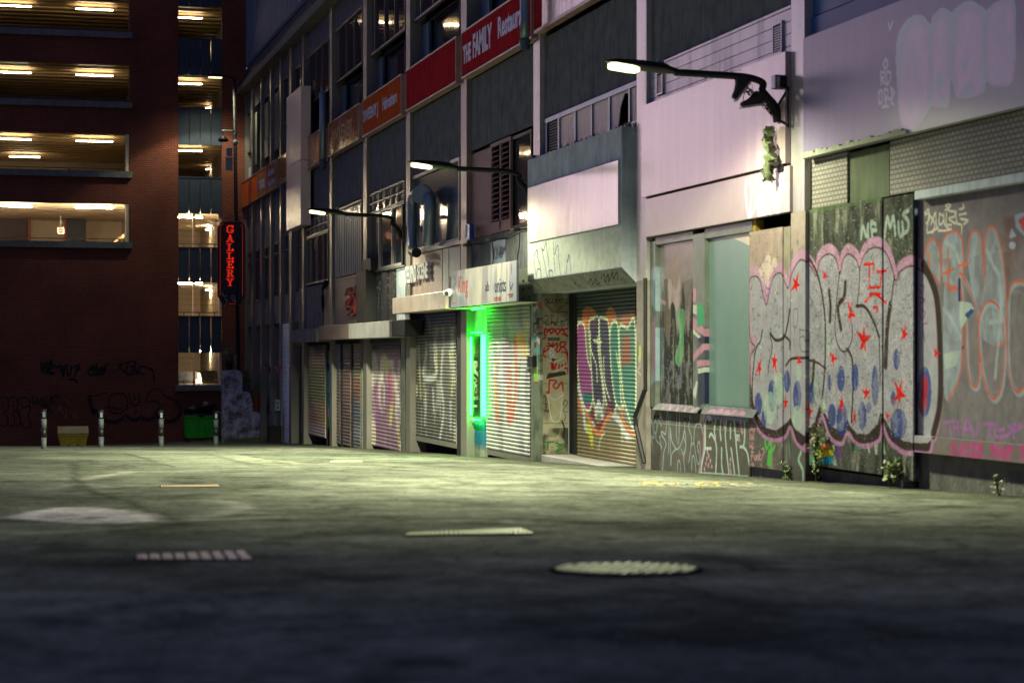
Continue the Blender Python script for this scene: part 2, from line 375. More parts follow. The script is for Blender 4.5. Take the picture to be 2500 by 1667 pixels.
M['navypanel'] = mat('slate_blue_panel', (.030, .044, .080), .55, var=.2)
for i in range(len(cols_open) - 1):
    z1, z0 = cols_open[i][1], cols_open[i + 1][0]
    mb = MB(); wd = (xc1 - xc0) / 4
    for k in range(4): mb.box(xc0 + k*wd + .012, xc0 + (k+1)*wd - .012, YW + .05, YW + .10, z0, z1 - .05)
    mb.box(xc0, xc1, YW + .02, YW + .13, z1 - .05, z1)
    obj('infill_panel', mb, M['navypanel'], cp)
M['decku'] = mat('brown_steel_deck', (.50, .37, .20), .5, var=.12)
M['deckd'] = mat('shaded_steel_deck', (.10, .055, .02), .6)  # darker copy of the rib colour: shade between the ribs put in
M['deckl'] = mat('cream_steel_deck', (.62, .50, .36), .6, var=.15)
M['cream'] = mat('cream_inner_wall', (.62, .52, .40), .8, var=.12)
M['slab'] = mat('deck_concrete', (.25, .22, .19), .85)
M['tube'] = emit('lit_tube', (1.0, .78, .46), 42)
M['tubel'] = emit('lit_tube_low_deck', (1.0, .80, .50), 520)
M['rail'] = mat('galvanised_rail', (.18, .17, .16), .5, metal=.5)
YB = YW + 15.5
def deck(zs, x0, x1, lower, idx):
    # soffit with ribs running along X, beams, floor is the deck below's top
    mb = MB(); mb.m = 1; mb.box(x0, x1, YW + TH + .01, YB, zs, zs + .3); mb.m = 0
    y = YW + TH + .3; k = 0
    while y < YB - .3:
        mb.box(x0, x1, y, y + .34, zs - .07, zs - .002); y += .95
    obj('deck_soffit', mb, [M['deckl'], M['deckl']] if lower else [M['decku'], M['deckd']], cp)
    if idx >= 100: return
    bm_ = MB()
    bm_.prism([(YW + TH + .1, zs - .115), (YB, zs - .115), (YB, zs - .75), (YW + 3.0, zs - .6)], lambda u, v, t: (t, u, v), x1 - .42, x1 - .04)
    obj('side_beam', bm_, M['cream'] if lower else M['decku'], cp)
tube_mb = None
def tubes(x0, x1, z, y, lower=False):
    global tube_mb
    mb = MB().box(x0, x1, y - .035, y + .035, z - .018, z + .02)
    obj('tube_light', mb, M['tubel' if lower else 'tube'], cp)
for i, (zt, zb) in enumerate(longs):
    lower = (i == 4)
    zs = zt + .38
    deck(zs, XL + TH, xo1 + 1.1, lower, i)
    for pa, pb, yy in ((-260, -180, 0), (-13, 76, 0), (186, 275, 0)):
        Yt = YW + 4.3
        tubes(far(pa, YH, Yt)[0], far(pb, YH, Yt)[0], zs - .24, Yt, lower)
    for pa, pb in ((23, 97),):
        Yt = YW + 11.5
        if i == 3: tubes(far(pa, YH, Yt)[0], far(pb, YH, Yt)[0], zs - .24, Yt, lower)
    rb = MB(); rb.tube([(XL, YW + .45, zb + .16), (xo1, YW + .45, zb + .16)], .02, 6)
    for k in range(5):
        xx = xo1 - .35 - k * 1.9; rb.box(xx - .02, xx + .02, YW + .43, YW + .47, zb - .1, zb + .16)
    obj('guard_rail', rb, M['rail'], cp)
for i, (zt, zb) in enumerate(cols_open):
    lower = i >= 4
    zs = zt + .32
    deck(zs, xc0 - .9, xc1 + .7, lower, 100 + i)
    Yt = YW + 3.2
    if i < 6: tubes(far(431, YH, Yt)[0], far(493, YH, Yt)[0], zs - .24, Yt, lower)
    else: tubes(far(485, YH, Yt)[0], far(539, YH, Yt)[0], zs - .26, Yt, lower)
    Yt = YW + 11
    tubes(far(503, YH, Yt)[0], far(536, YH, Yt)[0], zs - .24, Yt, lower)
    if i > 3:
        rb = MB(); rb.tube([(xc0 - .1, YW + .40, zb + .14), (xc1 + .1, YW + .40, zb + .14)], .022, 6)
        for k in range(3):
            xx = xc0 + .25 + k * .6; rb.box(xx - .015, xx + .015, YW + .38, YW + .42, zb - .1, zb + .14)
        obj('guard_rail', rb, M['rail'], cp)
# inner walls, floors
iw = MB()
iw.box(XL + TH, XR, YB + .01, YB + .2, zg, Ztop)
iw.box(xc0 - 1.15, xc0 - .92, YW + TH + .01, YB, zg, Ztop)
iw.box(xc1 + .72, xc1 + .95, YW + TH + .01, YB, zg, Ztop)
obj('inner_wall', iw, M['cream'], cp)
obj('roof', MB().box(XL, XR, YW + TH, YW + 16, Ztop - .3, Ztop - .02), M['slab'], cp)
# details seen through the brightest deck (just above the long blank wall)
zt, zb = longs[4]
dm = MB()
Yd = YW + 13.5
def X_(px, Y): return far(px, YH, Y)[0]
for a, b in ((0, 19), (38, 56)): dm.box(X_(a, Yd), X_(b, Yd), Yd, Yd + .05, zb - .5, Zw(100, 553))
obj('dark_window', dm, M['glassb'], cp)
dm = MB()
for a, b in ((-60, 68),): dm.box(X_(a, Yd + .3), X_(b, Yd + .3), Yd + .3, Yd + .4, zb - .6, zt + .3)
obj('mauve_wall', dm, mat('mauve_inner_wall', (.10, .08, .10), .8), cp)  # dark mauve wall set behind the dark windows
dm = MB()
for a, b in ((68, 75), (157, 162)): dm.box(X_(a, Yd), X_(b, Yd), Yd - .1, Yd, zb - .6, zt + .3)
obj('door_frame', dm, mat('rust_frame', (.25, .06, .02), .6), cp)
dm = MB(); dm.box(X_(162, Yd), X_(210, Yd), Yd, Yd + .1, zb - .6, zt + .3)
obj('doorway', dm, mat('dark_blue_doorway', (.03, .035, .06), .6), cp)
dm = MB(); dm.prism([(X_(225, YW+9), zb - .1), (X_(235, YW+9), zb - .1), (xo1 + .2, zb + .75), (xo1 + .2, zb + .55)], lambda u, v, t: (u, t, v), YW + 6, YW + 6.2)
obj('ramp_edge', dm, M['decku'], cp)
ne = thing('no_entry_sign', 'square white sign with red no-entry disc hanging inside the brightest long car park deck', 'road sign', (X_(148, YW + 6), YW + 6, Zw(148, 567)))
ly = YW + 6
sc_ = dep(X_(148, ly), ly) / F_PX
def signdisc(ne, cx, cz, y, hw):
    obj('backing', MB().box(cx - hw, cx + hw, y, y + .03, cz - hw, cz + hw), mat('sign_white', (.75, .72, .68), .5), ne)
    d = MB(); d.prism([(cx + hw*.72*math.cos(a*math.pi/12), cz + hw*.72*math.sin(a*math.pi/12)) for a in range(24)], lambda u, v, t: (u, t, v), y - .012, y - .002)
    obj('red_disc', d, mat('sign_red', (.7, .06, .02), .5), ne)
    obj('bar', MB().box(cx - hw*.5, cx + hw*.5, y - .02, y - .0125, cz - hw*.13, cz + hw*.13), M['white'], ne)
    obj('hanger', MB().box(cx - .02, cx + .02, y + .005, y + .025, cz + hw, cz + hw + .5), M['rail'], ne)
signdisc(ne, X_(148.5, ly), (YH - 563.5) * dep(X_(148, ly), ly) / F_PX, ly, .135 * 1.0)
# ------------------------------------------------------------------ painted sheets (sprayed, peeling or postered surfaces)
NOISE = rng.random((64, 64))
def vnoise(u, v):
    iu = np.floor(u).astype(int); iv = np.floor(v).astype(int); fu = u - iu; fv = v - iv
    fu = fu*fu*(3-2*fu); fv = fv*fv*(3-2*fv)
    g = lambda a, b: NOISE[a % 64, b % 64]
    return (g(iu,iv)*(1-fu)+g(iu+1,iv)*fu)*(1-fv) + (g(iu,iv+1)*(1-fu)+g(iu+1,iv+1)*fu)*fv
def fbm(u, v, o=4):
    s = 0; a = .5; t = 0
    for k in range(o): s = s + a*vnoise(u*2**k + 13*k, v*2**k + 7*k); t += a; a *= .55
    return s / t
def crom(pts, closed=False, n=8):
    p = [np.array(q, float) for q in pts]
    if len(p) < 3: return p
    if closed: p = [p[-1]] + p + [p[0], p[1]]
    else: p = [2*p[0]-p[1]] + p + [2*p[-1]-p[-2]]
    out = []
    for i in range(1, len(p) - 2):
        for k in range(n):
            t = k / n
            out.append(.5*((2*p[i]) + (-p[i-1]+p[i+1])*t + (2*p[i-1]-5*p[i]+4*p[i+1]-p[i+2])*t*t + (-p[i-1]+3*p[i]-3*p[i+1]+p[i+2])*t**3))
    out.append(p[-2]); return out
def T(ox, oy, s):
    return lambda pts: [(ox + x / s, oy + y / s) for x, y in pts]
class CV:
    def __init__(s, U, V, base, tomap):
        s.U, s.V, s.tm = U, V, tomap
        s.c = np.empty((len(V), len(U), 3)); s.c[:] = base
        s.UU, s.VV = np.meshgrid(U, V); s.su = 1
    def blend(s, m, col, sl=None):
        t = s.c if sl is None else s.c[sl]
        t += (np.array(col) - t) * m[..., None]
    def stroke(s, pts, w, col, soft=.25, a=1.0, curve=True, closed=False, drip=0):
        q = [np.array(s.tm(*p)) for p in (crom(pts, closed) if curve else (pts + ([pts[0]] if closed else [])))]
        r = w / 2; pad = r * (1 + soft) + .01
        A = np.array(q); u0, v0 = A.min(0) - pad; u1, v1 = A.max(0) + pad
        i = np.where((s.U >= u0) & (s.U <= u1))[0]; j = np.where((s.V >= v0) & (s.V <= v1))[0]
        if not len(i) or not len(j): return
        sl = (slice(j[0], j[-1]+1), slice(i[0], i[-1]+1)); X = s.UU[sl]; Y = s.VV[sl]; D = np.full(X.shape, 1e9)
        for k in range(len(q) - 1):
            p0, p1 = q[k], q[k+1]; d = p1 - p0; L = d @ d + 1e-12
            t = np.clip(((X-p0[0])*d[0] + (Y-p0[1])*d[1]) / L, 0, 1)
            D = np.minimum(D, (X-p0[0]-t*d[0])**2 + (Y-p0[1]-t*d[1])**2)
        D = np.sqrt(D); k_ = max(soft * r, .006)
        s.blend(np.clip((r + k_*.5 - D) / k_, 0, 1) * a, col, sl)
    def poly(s, pts, col, a=1.0, curve=False, soft=0, streaky=0):
        q = [s.tm(*p) for p in (crom(pts, True, 6) if curve else pts)]
        A = np.array(q); u0, v0 = A.min(0); u1, v1 = A.max(0)
        i = np.where((s.U >= u0) & (s.U <= u1))[0]; j = np.where((s.V >= v0) & (s.V <= v1))[0]
        if not len(i) or not len(j): return
        sl = (slice(j[0], j[-1]+1), slice(i[0], i[-1]+1)); X = s.UU[sl]; Y = s.VV[sl]; ins = np.zeros(X.shape, bool)
        n = len(q)
        for k in range(n):
            x0, y0 = q[k]; x1, y1 = q[(k+1) % n]
            if y0 == y1: continue
            c = ((y0 > Y) != (y1 > Y)) & (X < (x1-x0)*(Y-y0)/(y1-y0) + x0); ins ^= c
        m = ins * a
        if streaky: m = m * (1 - streaky * (fbm(X*9, Y*3) > .5))
        s.blend(m, col, sl)
    def oval(s, cx, cy, rx, ry, col, a=1.0, rot=0, fade=0):
        pts = []
        for k in range(20):
            t = k * math.pi / 10; x, y = rx*math.cos(t), ry*math.sin(t)
            pts.append((cx + x*math.cos(rot) - y*math.sin(rot), cy + x*math.sin(rot) + y*math.cos(rot)))
        s.poly(pts, col, a, streaky=fade)
    def star(s, cx, cy, r, col, ys=1.7, rot=0, w=None):
        pts = []
        for k in range(10):
            t = rot - math.pi/2 + k*math.pi/5; rr = r * ((1.0 + .35*math.sin(cx + k*2.1)) if k % 2 == 0 else .33)
            pts.append((cx + rr*math.cos(t), cy + rr*ys*math.sin(t)))
        s.poly(pts, col)
    def speck(s, col, thr, sc_, a=.8, region=None, su=1, sv=1):
        m = (fbm(s.UU*sc_*su + 3.1, s.VV*sc_*sv + 9.7, 3) > thr) * a
        if region is not None:
            mm = np.zeros_like(m); keep = region(s.UU, s.VV); m = m * keep
        s.blend(m, col)
    def grad(s, col, a, f): s.blend(np.clip(f(s.UU, s.VV), 0, 1) * a, col)
def sheet(name, cvf, U, V, world, base, painters, m, parent, label=None, slat=0, thick=.02, tomap=None, smooth_=False):
    """grid of world(u, v, out) with the colour attribute 'paint'"""
    U = np.asarray(U); V0 = np.asarray(V); outs = None
    if slat:
        V = []; outs = []
        v = V0[0]
        while v < V0[-1] - 1e-6:
            for t, o in ((0, 0.0), (.12, .016), (.38, .024), (.66, .022), (.88, .012)): V.append(v + t*slat); outs.append(o)
            v += slat
        V.append(v); outs.append(0); V = np.array(V); outs = np.array(outs)
    else: V = V0; outs = np.zeros(len(V))
    cv = CV(U, V, base, tomap)
    for p in painters: p(cv)
    nu, nv = len(U), len(V)
    verts = [world(u, v, outs[j]) for j, v in enumerate(V) for u in U]
    faces = [(j*nu+i, j*nu+i+1, (j+1)*nu+i+1, (j+1)*nu+i) for j in range(nv-1) for i in range(nu-1)]
    cols = cv.c.reshape(-1, 3)
    # turned-back edges give the sheet its thickness
    ring = [i for i in range(nu)] + [j*nu+nu-1 for j in range(1, nv)] + [(nv-1)*nu+i for i in range(nu-2, -1, -1)] + [j*nu for j in range(nv-2, 0, -1)]
    n0 = len(verts)
    for r in ring:
        j, i = divmod(r, nu); verts.append(world(U[i], V[j], outs[j] - thick - outs[j]))
    k = len(ring)
    for a in range(k): b = (a+1) % k; faces.append((ring[a], n0+a, n0+b, ring[b]))
    cols = np.vstack([cols, cols[ring]])
    me = bpy.data.meshes.new(name); o = bpy.data.objects.new(name, me); C.objects.link(o)
    org = np.array(wloc(parent)) if parent else np.zeros(3)
    me.from_pydata((np.array(verts) - org).tolist(), [], faces)
    ca = me.color_attributes.new('paint', 'FLOAT_COLOR', 'POINT')
    ca.data.foreach_set('color', np.hstack([np.clip(cols, 0, 1), np.ones((len(cols), 1))]).astype(np.float32).ravel())
    me.materials.append(m)
    if smooth_: me.polygons.foreach_set('use_smooth', [True]*len(me.polygons))
    if parent: o.parent = parent
    LOC[o.name] = Vector(org)
    if label: o['label'] = label
    return o
def fsheet(name, px0, px1, z0, z1, e, base, painters, m, parent, label=None, slat=0, ry=.03, rz=.02, thick=.02):
    Y0, Y1 = Yp(px1, e), Yp(px0, e)
    U = np.linspace(Y0, Y1, max(2, int((Y1-Y0)/ry) + 1)); V = np.linspace(z0, z1, max(2, int((z1-z0)/rz) + 1))
    return sheet(name, None, U, V, lambda u, v, o: (P - e - o, u, v), base, painters, m, parent, label, slat, thick, lambda x, y: (Yp(x, e), Zp(x, y, e)))
def ysheet(name, Y, X0, X1, z0, z1, base, painters, m, parent, label=None, r=.02):
    U = np.linspace(X0, X1, max(2, int((X1-X0)/r) + 1)); V = np.linspace(z0, z1, max(2, int((z1-z0)/r) + 1))
    return sheet(name, None, U, V, lambda u, v, o: (u, Y - o, v), base, painters, m, parent, label, 0, -.02, lambda x, y: far(x, y, Y))
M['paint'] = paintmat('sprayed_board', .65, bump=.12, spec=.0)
M['paintrough'] = paintmat('peeling_plywood', .85, spec=.0, bump=.4, speck=.25, dirt=.35)
M['shut'] = paintmat('painted_shutter', .5, spec=.2, bump=.08, dirt=.2, gain=1.25)
M['paintgloss'] = paintmat('glossy_painted_sign', .3, bump=.05, dirt=.12)

def paint_ground(cv):
    pale = (1.9, 1.85, 1.8); dk = (.5, .5, .5)
    cv.grad(dk, .35, lambda u, v: (fbm(u*.55, v*.30 + 4, 4) - .50)*5)
    cv.grad(pale, .35, lambda u, v: (fbm(u*.8 + 9, v*.22, 5) - .52)*5)
    cv.grad((.35, .35, .35), .7, lambda u, v: (fbm(u*2.4, v*1.1, 5) - .60)*7)
    lav = (4.2, 3.6, 4.8)
    cv.poly([(15, 1262), (60, 1252), (130, 1240), (200, 1237), (270, 1241), (330, 1247), (372, 1254), (345, 1262), (372, 1270), (300, 1275), (210, 1277), (130, 1272), (60, 1267)], lav, .85, curve=True, streaky=.45)
    cv.stroke([(20, 1263), (180, 1250), (330, 1256), (372, 1262)], .22, lav, soft=1.5, a=.5); cv.stroke([(60, 1300), (170, 1296), (330, 1286)], .10, (2.2, 2.0, 2.4), soft=1.5, a=.5)
    for g in ([(190, 1174), (240, 1163), (320, 1151)], [(500, 1262), (560, 1250), (590, 1238), (560, 1226), (500, 1220)], [(600, 1250), (660, 1252)], [(390, 1270), (500, 1268), (650, 1262)], [(110, 1195), (200, 1180), (260, 1190)]): cv.stroke(g, .22, (2.3, 2.1, 2.3), soft=1.3, a=.6)
    cv.poly([(620, 1131), (705, 1139), (600, 1112), (490, 1102)], (1.5, 1.5, 1.4), .8); cv.poly([(640, 1119), (760, 1132), (700, 1134), (585, 1112)], (1.7, 1.65, 1.5), .8); cv.poly([(300, 1104), (430, 1140), (620, 1140), (480, 1103)], (1.35, 1.35, 1.3), .7)
    for g in ([(300, 1104), (430, 1140)], [(430, 1140), (760, 1133)], [(620, 1114), (710, 1134)], [(0, 1126), (300, 1124), (520, 1126)], [(350, 1092), (640, 1103), (830, 1100)], [(1340, 1120), (1500, 1150), (1700, 1165), (2100, 1185), (2500, 1200)], [(1200, 1112), (1420, 1140), (1600, 1162)]): cv.stroke(g, .07, (.4, .4, .4), soft=.8, curve=False, a=.8)
    for g in ([(500, 1271), (900, 1270), (1200, 1263), (1400, 1258)], [(300, 1188), (700, 1190), (1000, 1180)], [(1700, 1250), (2000, 1262), (2300, 1240)], [(1600, 1215), (1900, 1238), (2200, 1262)], [(180, 1130), (200, 1190), (330, 1230), (420, 1270)]): cv.stroke(g, .10, (.35, .35, .35), soft=1.2, a=.75)
    # darker strips along the shop fronts and darker patches round the covers
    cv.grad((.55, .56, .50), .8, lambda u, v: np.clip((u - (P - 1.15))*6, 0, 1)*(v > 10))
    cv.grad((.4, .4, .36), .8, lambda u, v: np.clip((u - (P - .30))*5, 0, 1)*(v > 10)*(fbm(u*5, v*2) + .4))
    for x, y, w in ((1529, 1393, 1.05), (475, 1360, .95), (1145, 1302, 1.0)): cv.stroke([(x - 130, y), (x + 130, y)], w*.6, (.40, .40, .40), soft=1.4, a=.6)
    for g in ([(1280, 1480), (1600, 1440), (1900, 1480)], [(1900, 1330), (2200, 1345), (2400, 1390)], [(300, 1480), (700, 1450)], [(850, 1560), (1300, 1530)]): cv.stroke(g, .25, (.45, .45, .5), soft=1.5, a=.6)
ground()

def text_mb(body, px0, px1, z0, z1, e, ext=.004, bold=.0, m=0):
    cu = bpy.data.curves.new('lettering', 'FONT'); cu.body = body; cu.extrude = .5; cu.offset = bold; cu.resolution_u = 3
    o = bpy.data.objects.new('lettering_tmp', cu); C.objects.link(o)
    bpy.context.view_layer.update()
    me = o.evaluated_get(bpy.context.evaluated_depsgraph_get()).to_mesh()
    v = np.array([x.co[:] for x in me.vertices]); f = [tuple(p.vertices) for p in me.polygons]
    o.to_mesh_clear(); bpy.data.objects.remove(o); bpy.data.curves.remove(cu)
    mn, mx = v.min(0), v.max(0); Y0, Y1 = Yp(px0, e), Yp(px1, e)
    mb = MB()
    for x, y, z in v:
        mb.v.append((P - e - ext * (z + .5), Y0 + (x-mn[0])/(mx[0]-mn[0])*(Y1-Y0), z0 + (y-mn[1])/(mx[1]-mn[1])*(z1-z0)))
    mb.f = f; mb.mi = [0]*len(f); return mb

# ------------------------------------------------------------------ the long parade of shops
YEND = Yp(595)
b1 = thing('parade_of_shops', 'long run-down two-storey shop parade with shuttered fronts, dark cladding and pale columns', 'building', (P, Yp(1310), gz(P, Yp(1310))))
ZT = 10.2
def zg_(px): return gz(P, Yp(px)) - .35
wb = MB()
wb.box(P + .62, P + 9, 9, YEND, -5, ZT); obj('core_wall', wb, M['dark'], b1)
obj('end_wall', MB().box(P - .02, P + 9, YEND, YEND + .25, -5, ZT), M['clad_light'], b1)
obj('eaves', MB().box(P - .40, P + 9, 9, YEND + .35, ZT, ZT + .26), M['soffit'], b1, bevel=.02)
obj('gutter', MB().box(P - .30, P + 1, 9, YEND + .3, ZT + .262, ZT + .45), M['black'], b1)
obj('roof_parapet', MB().box(P + .05, P + 8, 9, YEND + .1, ZT + .452, 11.3), M['clad'], b1)
COL = [(1931, 1964, 'column'), (1554, 1578, 'column'), (1302, 1318, 'column'), (1125, 1139, 'steel'), (991, 1001, 'steel'), (886.5, 895, 'steel'), (804.5, 810, 'steel'),
       (737, 741.5, 'steel'), (706, 711, 'steel'), (682, 685.5, 'steel'), (658, 661.5, 'steel'), (635, 638, 'steel'), (613, 616.5, 'steel'), (595, 598.5, 'steel')]
COL = [(2560, 2620, 'column')] + COL
for a, b, m in COL:
    e1 = .09 if m == 'column' else .10
    ztop = ZT - .002
    zb = gz(P, Yp((a+b)/2)) - .1
    if a == 1302: zb = 1.1
    if a in (1931,): zb = 1.745
    obj('column', MB().fbox(a, b, zb, ztop, -.3, e1), M[m], b1, bevel=.006)
M['bluelight'] = mat('blue_light_strip', (.10, .15, .22), .6)  # blue light on the window reveals put in as coloured strips
bays = []
for i in range(len(COL) - 1): bays.append((COL[i+1][1], COL[i][0]))     # (left px, right px)
# bays[0]=1964-2560  [1]=1578-1931  [2]=1318-1554  [3]=1139-1302  [4]=1001-1125  [5]=895-991 [6]=810-886 [7]=741-804 ...
def clad(px0, px1, z0, z1, m='clad', e=0.0, seams=4, name='cladding_panel', label=None):
    mb = MB(); Y0, Y1 = Yp(px1, e), Yp(px0, e); wd = (Y1 - Y0) / seams
    for k in range(seams): mb.box(P - e, P - e + .05, Y0 + k*wd + .006, Y0 + (k+1)*wd - .006, z0, z1)
    mb.box(P - e + .012, P - e + .06, Y0, Y1, z0, z1)
    return obj(name, mb, M[m], b1, label)
def window(px0, px1, z0, z1, mull=(), trans=(), m='frame', g='glass', e=-.06, fw=.06, name='window', sub=None, label=None):
    Y0, Y1 = Yp(px1, e), Yp(px0, e); mb = MB(); x1, x0 = P - e + .05, P - e - .03
    mb.box(x0, x1, Y0, Y1, z0, z0 + fw); mb.box(x0, x1, Y0, Y1, z1 - fw, z1)
    mb.box(x0, x1, Y0, Y0 + fw, z0 + fw, z1 - fw); mb.box(x0, x1, Y1 - fw, Y1, z0 + fw, z1 - fw)
    for t in mull: y = Y1 + (Y0 - Y1)*t; mb.box(x0 + .004, x1, y - fw*.4, y + fw*.4, z0 + fw, z1 - fw)
    for z in trans: mb.box(x0 - .006, x1, Y0 + fw, Y1 - fw, z - fw*.45, z + fw*.45)
    f = obj(name, mb, M[m], b1, label)
    p_ = MB().box(P - e + .03, P - e + .045, Y0 + fw*.5, Y1 - fw*.5, z0 + fw*.5, z1 - fw*.5)
    obj('pane', p_, M[g], f)
    return f
for i, (a, b) in enumerate(bays):
    small = b - a < 40
    n = 2 if small else 5
    # upper storey: sill panel, tall window in two halves, panel above
    if i >= 2:
        clad(a, b, 9.45, ZT, 'clad_light', 0, 2 if small else 4)
        nm = 1 if small else 3
        if not small:
            Ya_, Yb_ = Yp(b), Yp(a); obj('blue_light_strip', MB().box(P + .20, P + .27, Yb_ - (Yb_ - Ya_)*.22, Yb_ - .05, 6.78, 7.8), M['bluelight'], b1)
        if i != 12:
            window(a, b, 7.87, 9.44, [k/(nm+1) for k in range(1, nm+1)], (), 'frame', 'glass', -.02)
            window(a, b, 6.72, 7.86, [.28] if not small else [.5], (), 'black', 'glass', -.28, .05)
    if i >= 2: clad(a, b, 4.24, 5.72, 'clad', 0, n)
# half-bay infill near the far end
obj('orange_blind', MB().fbox(599.5, 605, 6.9, 9.3, -.06, -.02), M['orange'], b1)
obj('pale_blind', MB().fbox(604, 612, 5.9, 7.3, -.08, -.04), M['white'], b1)
for (a, b) in [(620.5, 627), (644, 655), (667, 680)]:
    obj('pale_blind', MB().fbox(a, b, 7.2, 9.2, -.05, .0), M['pave'], b1)
# middle band windows
def grid_window(px0, px1, m='frame_l', g='glass', cols=6):
    window(px0, px1, 3.70, 4.22, [k/cols for k in range(1, cols)], (3.95,), m, 'glassb', .0, .035, 'vent_lights')
grid_window(898, 989); window(898, 989, 2.18, 3.69, (.33, .68), (), 'frame_l', 'glass', .0)
grid_window(747, 803, cols=5); window(745, 803, 2.18, 3.69, (.3, .55, .8), (), 'frame', 'glass', .0)
window(813, 885, 2.13, 4.2, (), (), 'frame', 'glassb', .0)
bl = MB()
Y0, Y1 = Yp(883, .02), Yp(818, .02); n = 15
for k in range(n):
    y = Y0 + (k + .5)*(Y1 - Y0)/n; bl.box(P - .035, P - .028, y - .05, y + .09, 2.22, 4.1)
obj('vertical_blind', bl, mat('blue_grey_blind', (.20, .25, .34), .5), b1)
window(1003, 1124, 2.42, 4.22, (), (), 'frame_l', 'glassb', .0, .07, label='large plain window with ducts in front')
obj('window_sill', MB().fbox(1001, 1125, 2.34, 2.415, -.05, .08), M['frame_l'], b1)
for i, (a, b) in enumerate(bays):
    if i >= 8:
        clad(a, b, 3.95 if a < 680 else 4.1, 4.235, 'clad', 0, 1)
        window(a, b, 2.0, 4.08 if a > 680 else 3.94, (.5,), (3.55,), 'frame' if a < 680 else 'clad_light', 'glass', -.03, .05)
        clad(a, b, 1.06, 1.99, 'clad_light', 0, 1)
# bay 3: board, louvres, dark pane
obj('weathered_board', MB().fbox(1148, 1197, 2.40, 4.16, -.04, .0), M['maroon'], b1, 'weathered reddish board beside the louvres')
lv = MB(); lv.fbox(1197, 1200, 2.40, 4.2, -.02, .03); lv.fbox(1219.5, 1222.5, 2.46, 4.15, -.02, .03); lv.fbox(1243, 1246, 2.40, 4.2, -.02, .03)
lv.fbox(1200, 1243, 2.40, 2.62, -.02, .03); lv.fbox(1200, 1243, 4.13, 4.2, -.02, .03)
obj('louvre_frame', lv, M['maroon'], b1)
ls = MB()
for a, b in ((1200, 1219.5), (1222.5, 1243)):
    z = 2.66
    while z < 4.1:
        Y0, Y1 = Yp(b), Yp(a); n0 = len(ls.v)
        ls.quad((P - .03, Y0, z), (P - .03, Y1, z), (P + .09, Y1, z + .075), (P + .09, Y0, z + .075))
        ls.quad((P - .03, Y0, z - .012), (P + .09, Y0, z + .063), (P + .09, Y1, z + .063), (P - .03, Y1, z - .012))
        ls.quad((P - .03, Y0, z), (P - .03, Y0, z - .012), (P - .03, Y1, z - .012), (P - .03, Y1, z))
        z += .105
obj('louvre_slats', ls, M['maroon'], b1)
window(1247, 1301, 2.40, 4.18, (), (), 'black', 'glass', -.03)
clad(1139, 1302, 1.6, 2.39, 'clad', 0, 3)
clad(1001, 1125, 1.0, 2.33, 'clad_light', -.04, 2)
# bay 2 upper strip of wired-glass panes
M['wired'] = mat('wired_glass', (.50, .40, .38), .35, streak=.35, var=.25, bump=.8, bsc=60)
fr = MB(); fr.fbox(1320, 1554, 4.16, 4.24, -.1, .03); fr.fbox(1320, 1554, 3.45, 3.62, -.1, .03)
for a in (1331, 1361.5, 1401.5, 1441.5, 1485, 1534): fr.fbox(a, a + 3.5, 3.62, 4.16, -.08, .02)
obj('strip_window', fr, M['pipe'], b1)
for k, (a, b) in enumerate(((1365, 1401.5), (1405, 1441.5), (1445, 1485), (1488.5, 1534), (1537.5, 1553))):
    mb = MB()
    if k == 3:
        mb.prism([(Yp(1488.5), 3.62), (Yp(1488.5), 4.16), (Yp(1534), 4.16), (Yp(1533), 4.1), (Yp(1524), 4.13), (Yp(1514), 3.95), (Yp(1509), 3.62)], lambda u, v, t: (t, u, v), P + .005, P + .02)
    else: mb.fbox(a, b, 3.62, 4.16, -.02, -.005)
    obj('wired_pane', mb, M['wired'], b1, 'broken wired pane with a dark hole' if k == 3 else None)
va = MB()
for k in range(10): z = 3.66 + k*.05; va.fbox(1335, 1361.5, z, z + .03, -.04, -.01)
obj('vent_grille', va, M['black'], b1)
# bay 1
clad(1578, 1931, 4.32, ZT, 'clad', 0, 7, label='dark grey ribbed cladding above the siding')
sd_ = MB()
for k in range(4): z = 3.70 + k*.155; sd_.fbox(1578, 1931, z + .006, z + .150, -.05, .02)
sd_.fbox(1578, 1931, 3.69, 4.33, -.06, .005); sd_.fbox(1578, 1931, 4.325, 4.36, -.06, .03)
obj('siding', sd_, M['lav'], b1)
for a, b, z0, z1 in ((1601, 1617, 3.87, 4.22), (1885, 1908, 3.80, 4.21)):
    g = MB(); g.fbox(a, b, z0, z0 + .03, 0, .05); g.fbox(a, b, z1 - .03, z1, 0, .05); g.fbox(a, a + 2, z0 + .03, z1 - .03, 0, .05); g.fbox(b - 2, b, z0 + .03, z1 - .03, 0, .05)
    g.m = 1; g.fbox(a + 2, b - 2, z0 + .03, z1 - .03, 0, .022)
    g.m = 0; z = z0 + .05
    while z < z1 - .05: g.fbox(a + 2, b - 2, z, z + .012, .022, .042); z += .032
    obj('vent', g, [M['lav'], M['dark']], b1)
# bay 0 top
obj('navy_cladding', MB().fbox(1966, 2560, 4.12, ZT, -.1, -.02).fbox(1966, 2560, 3.6, 4.10, -.1, .0), M['navy'], b1)
# plain wall behind boards at street level (openings sit in front of the dark core)
obj('lower_wall', MB().fbox(1320, 2700, zg_(2200), 1.5, -.60, -.55), M['dark'], b1)
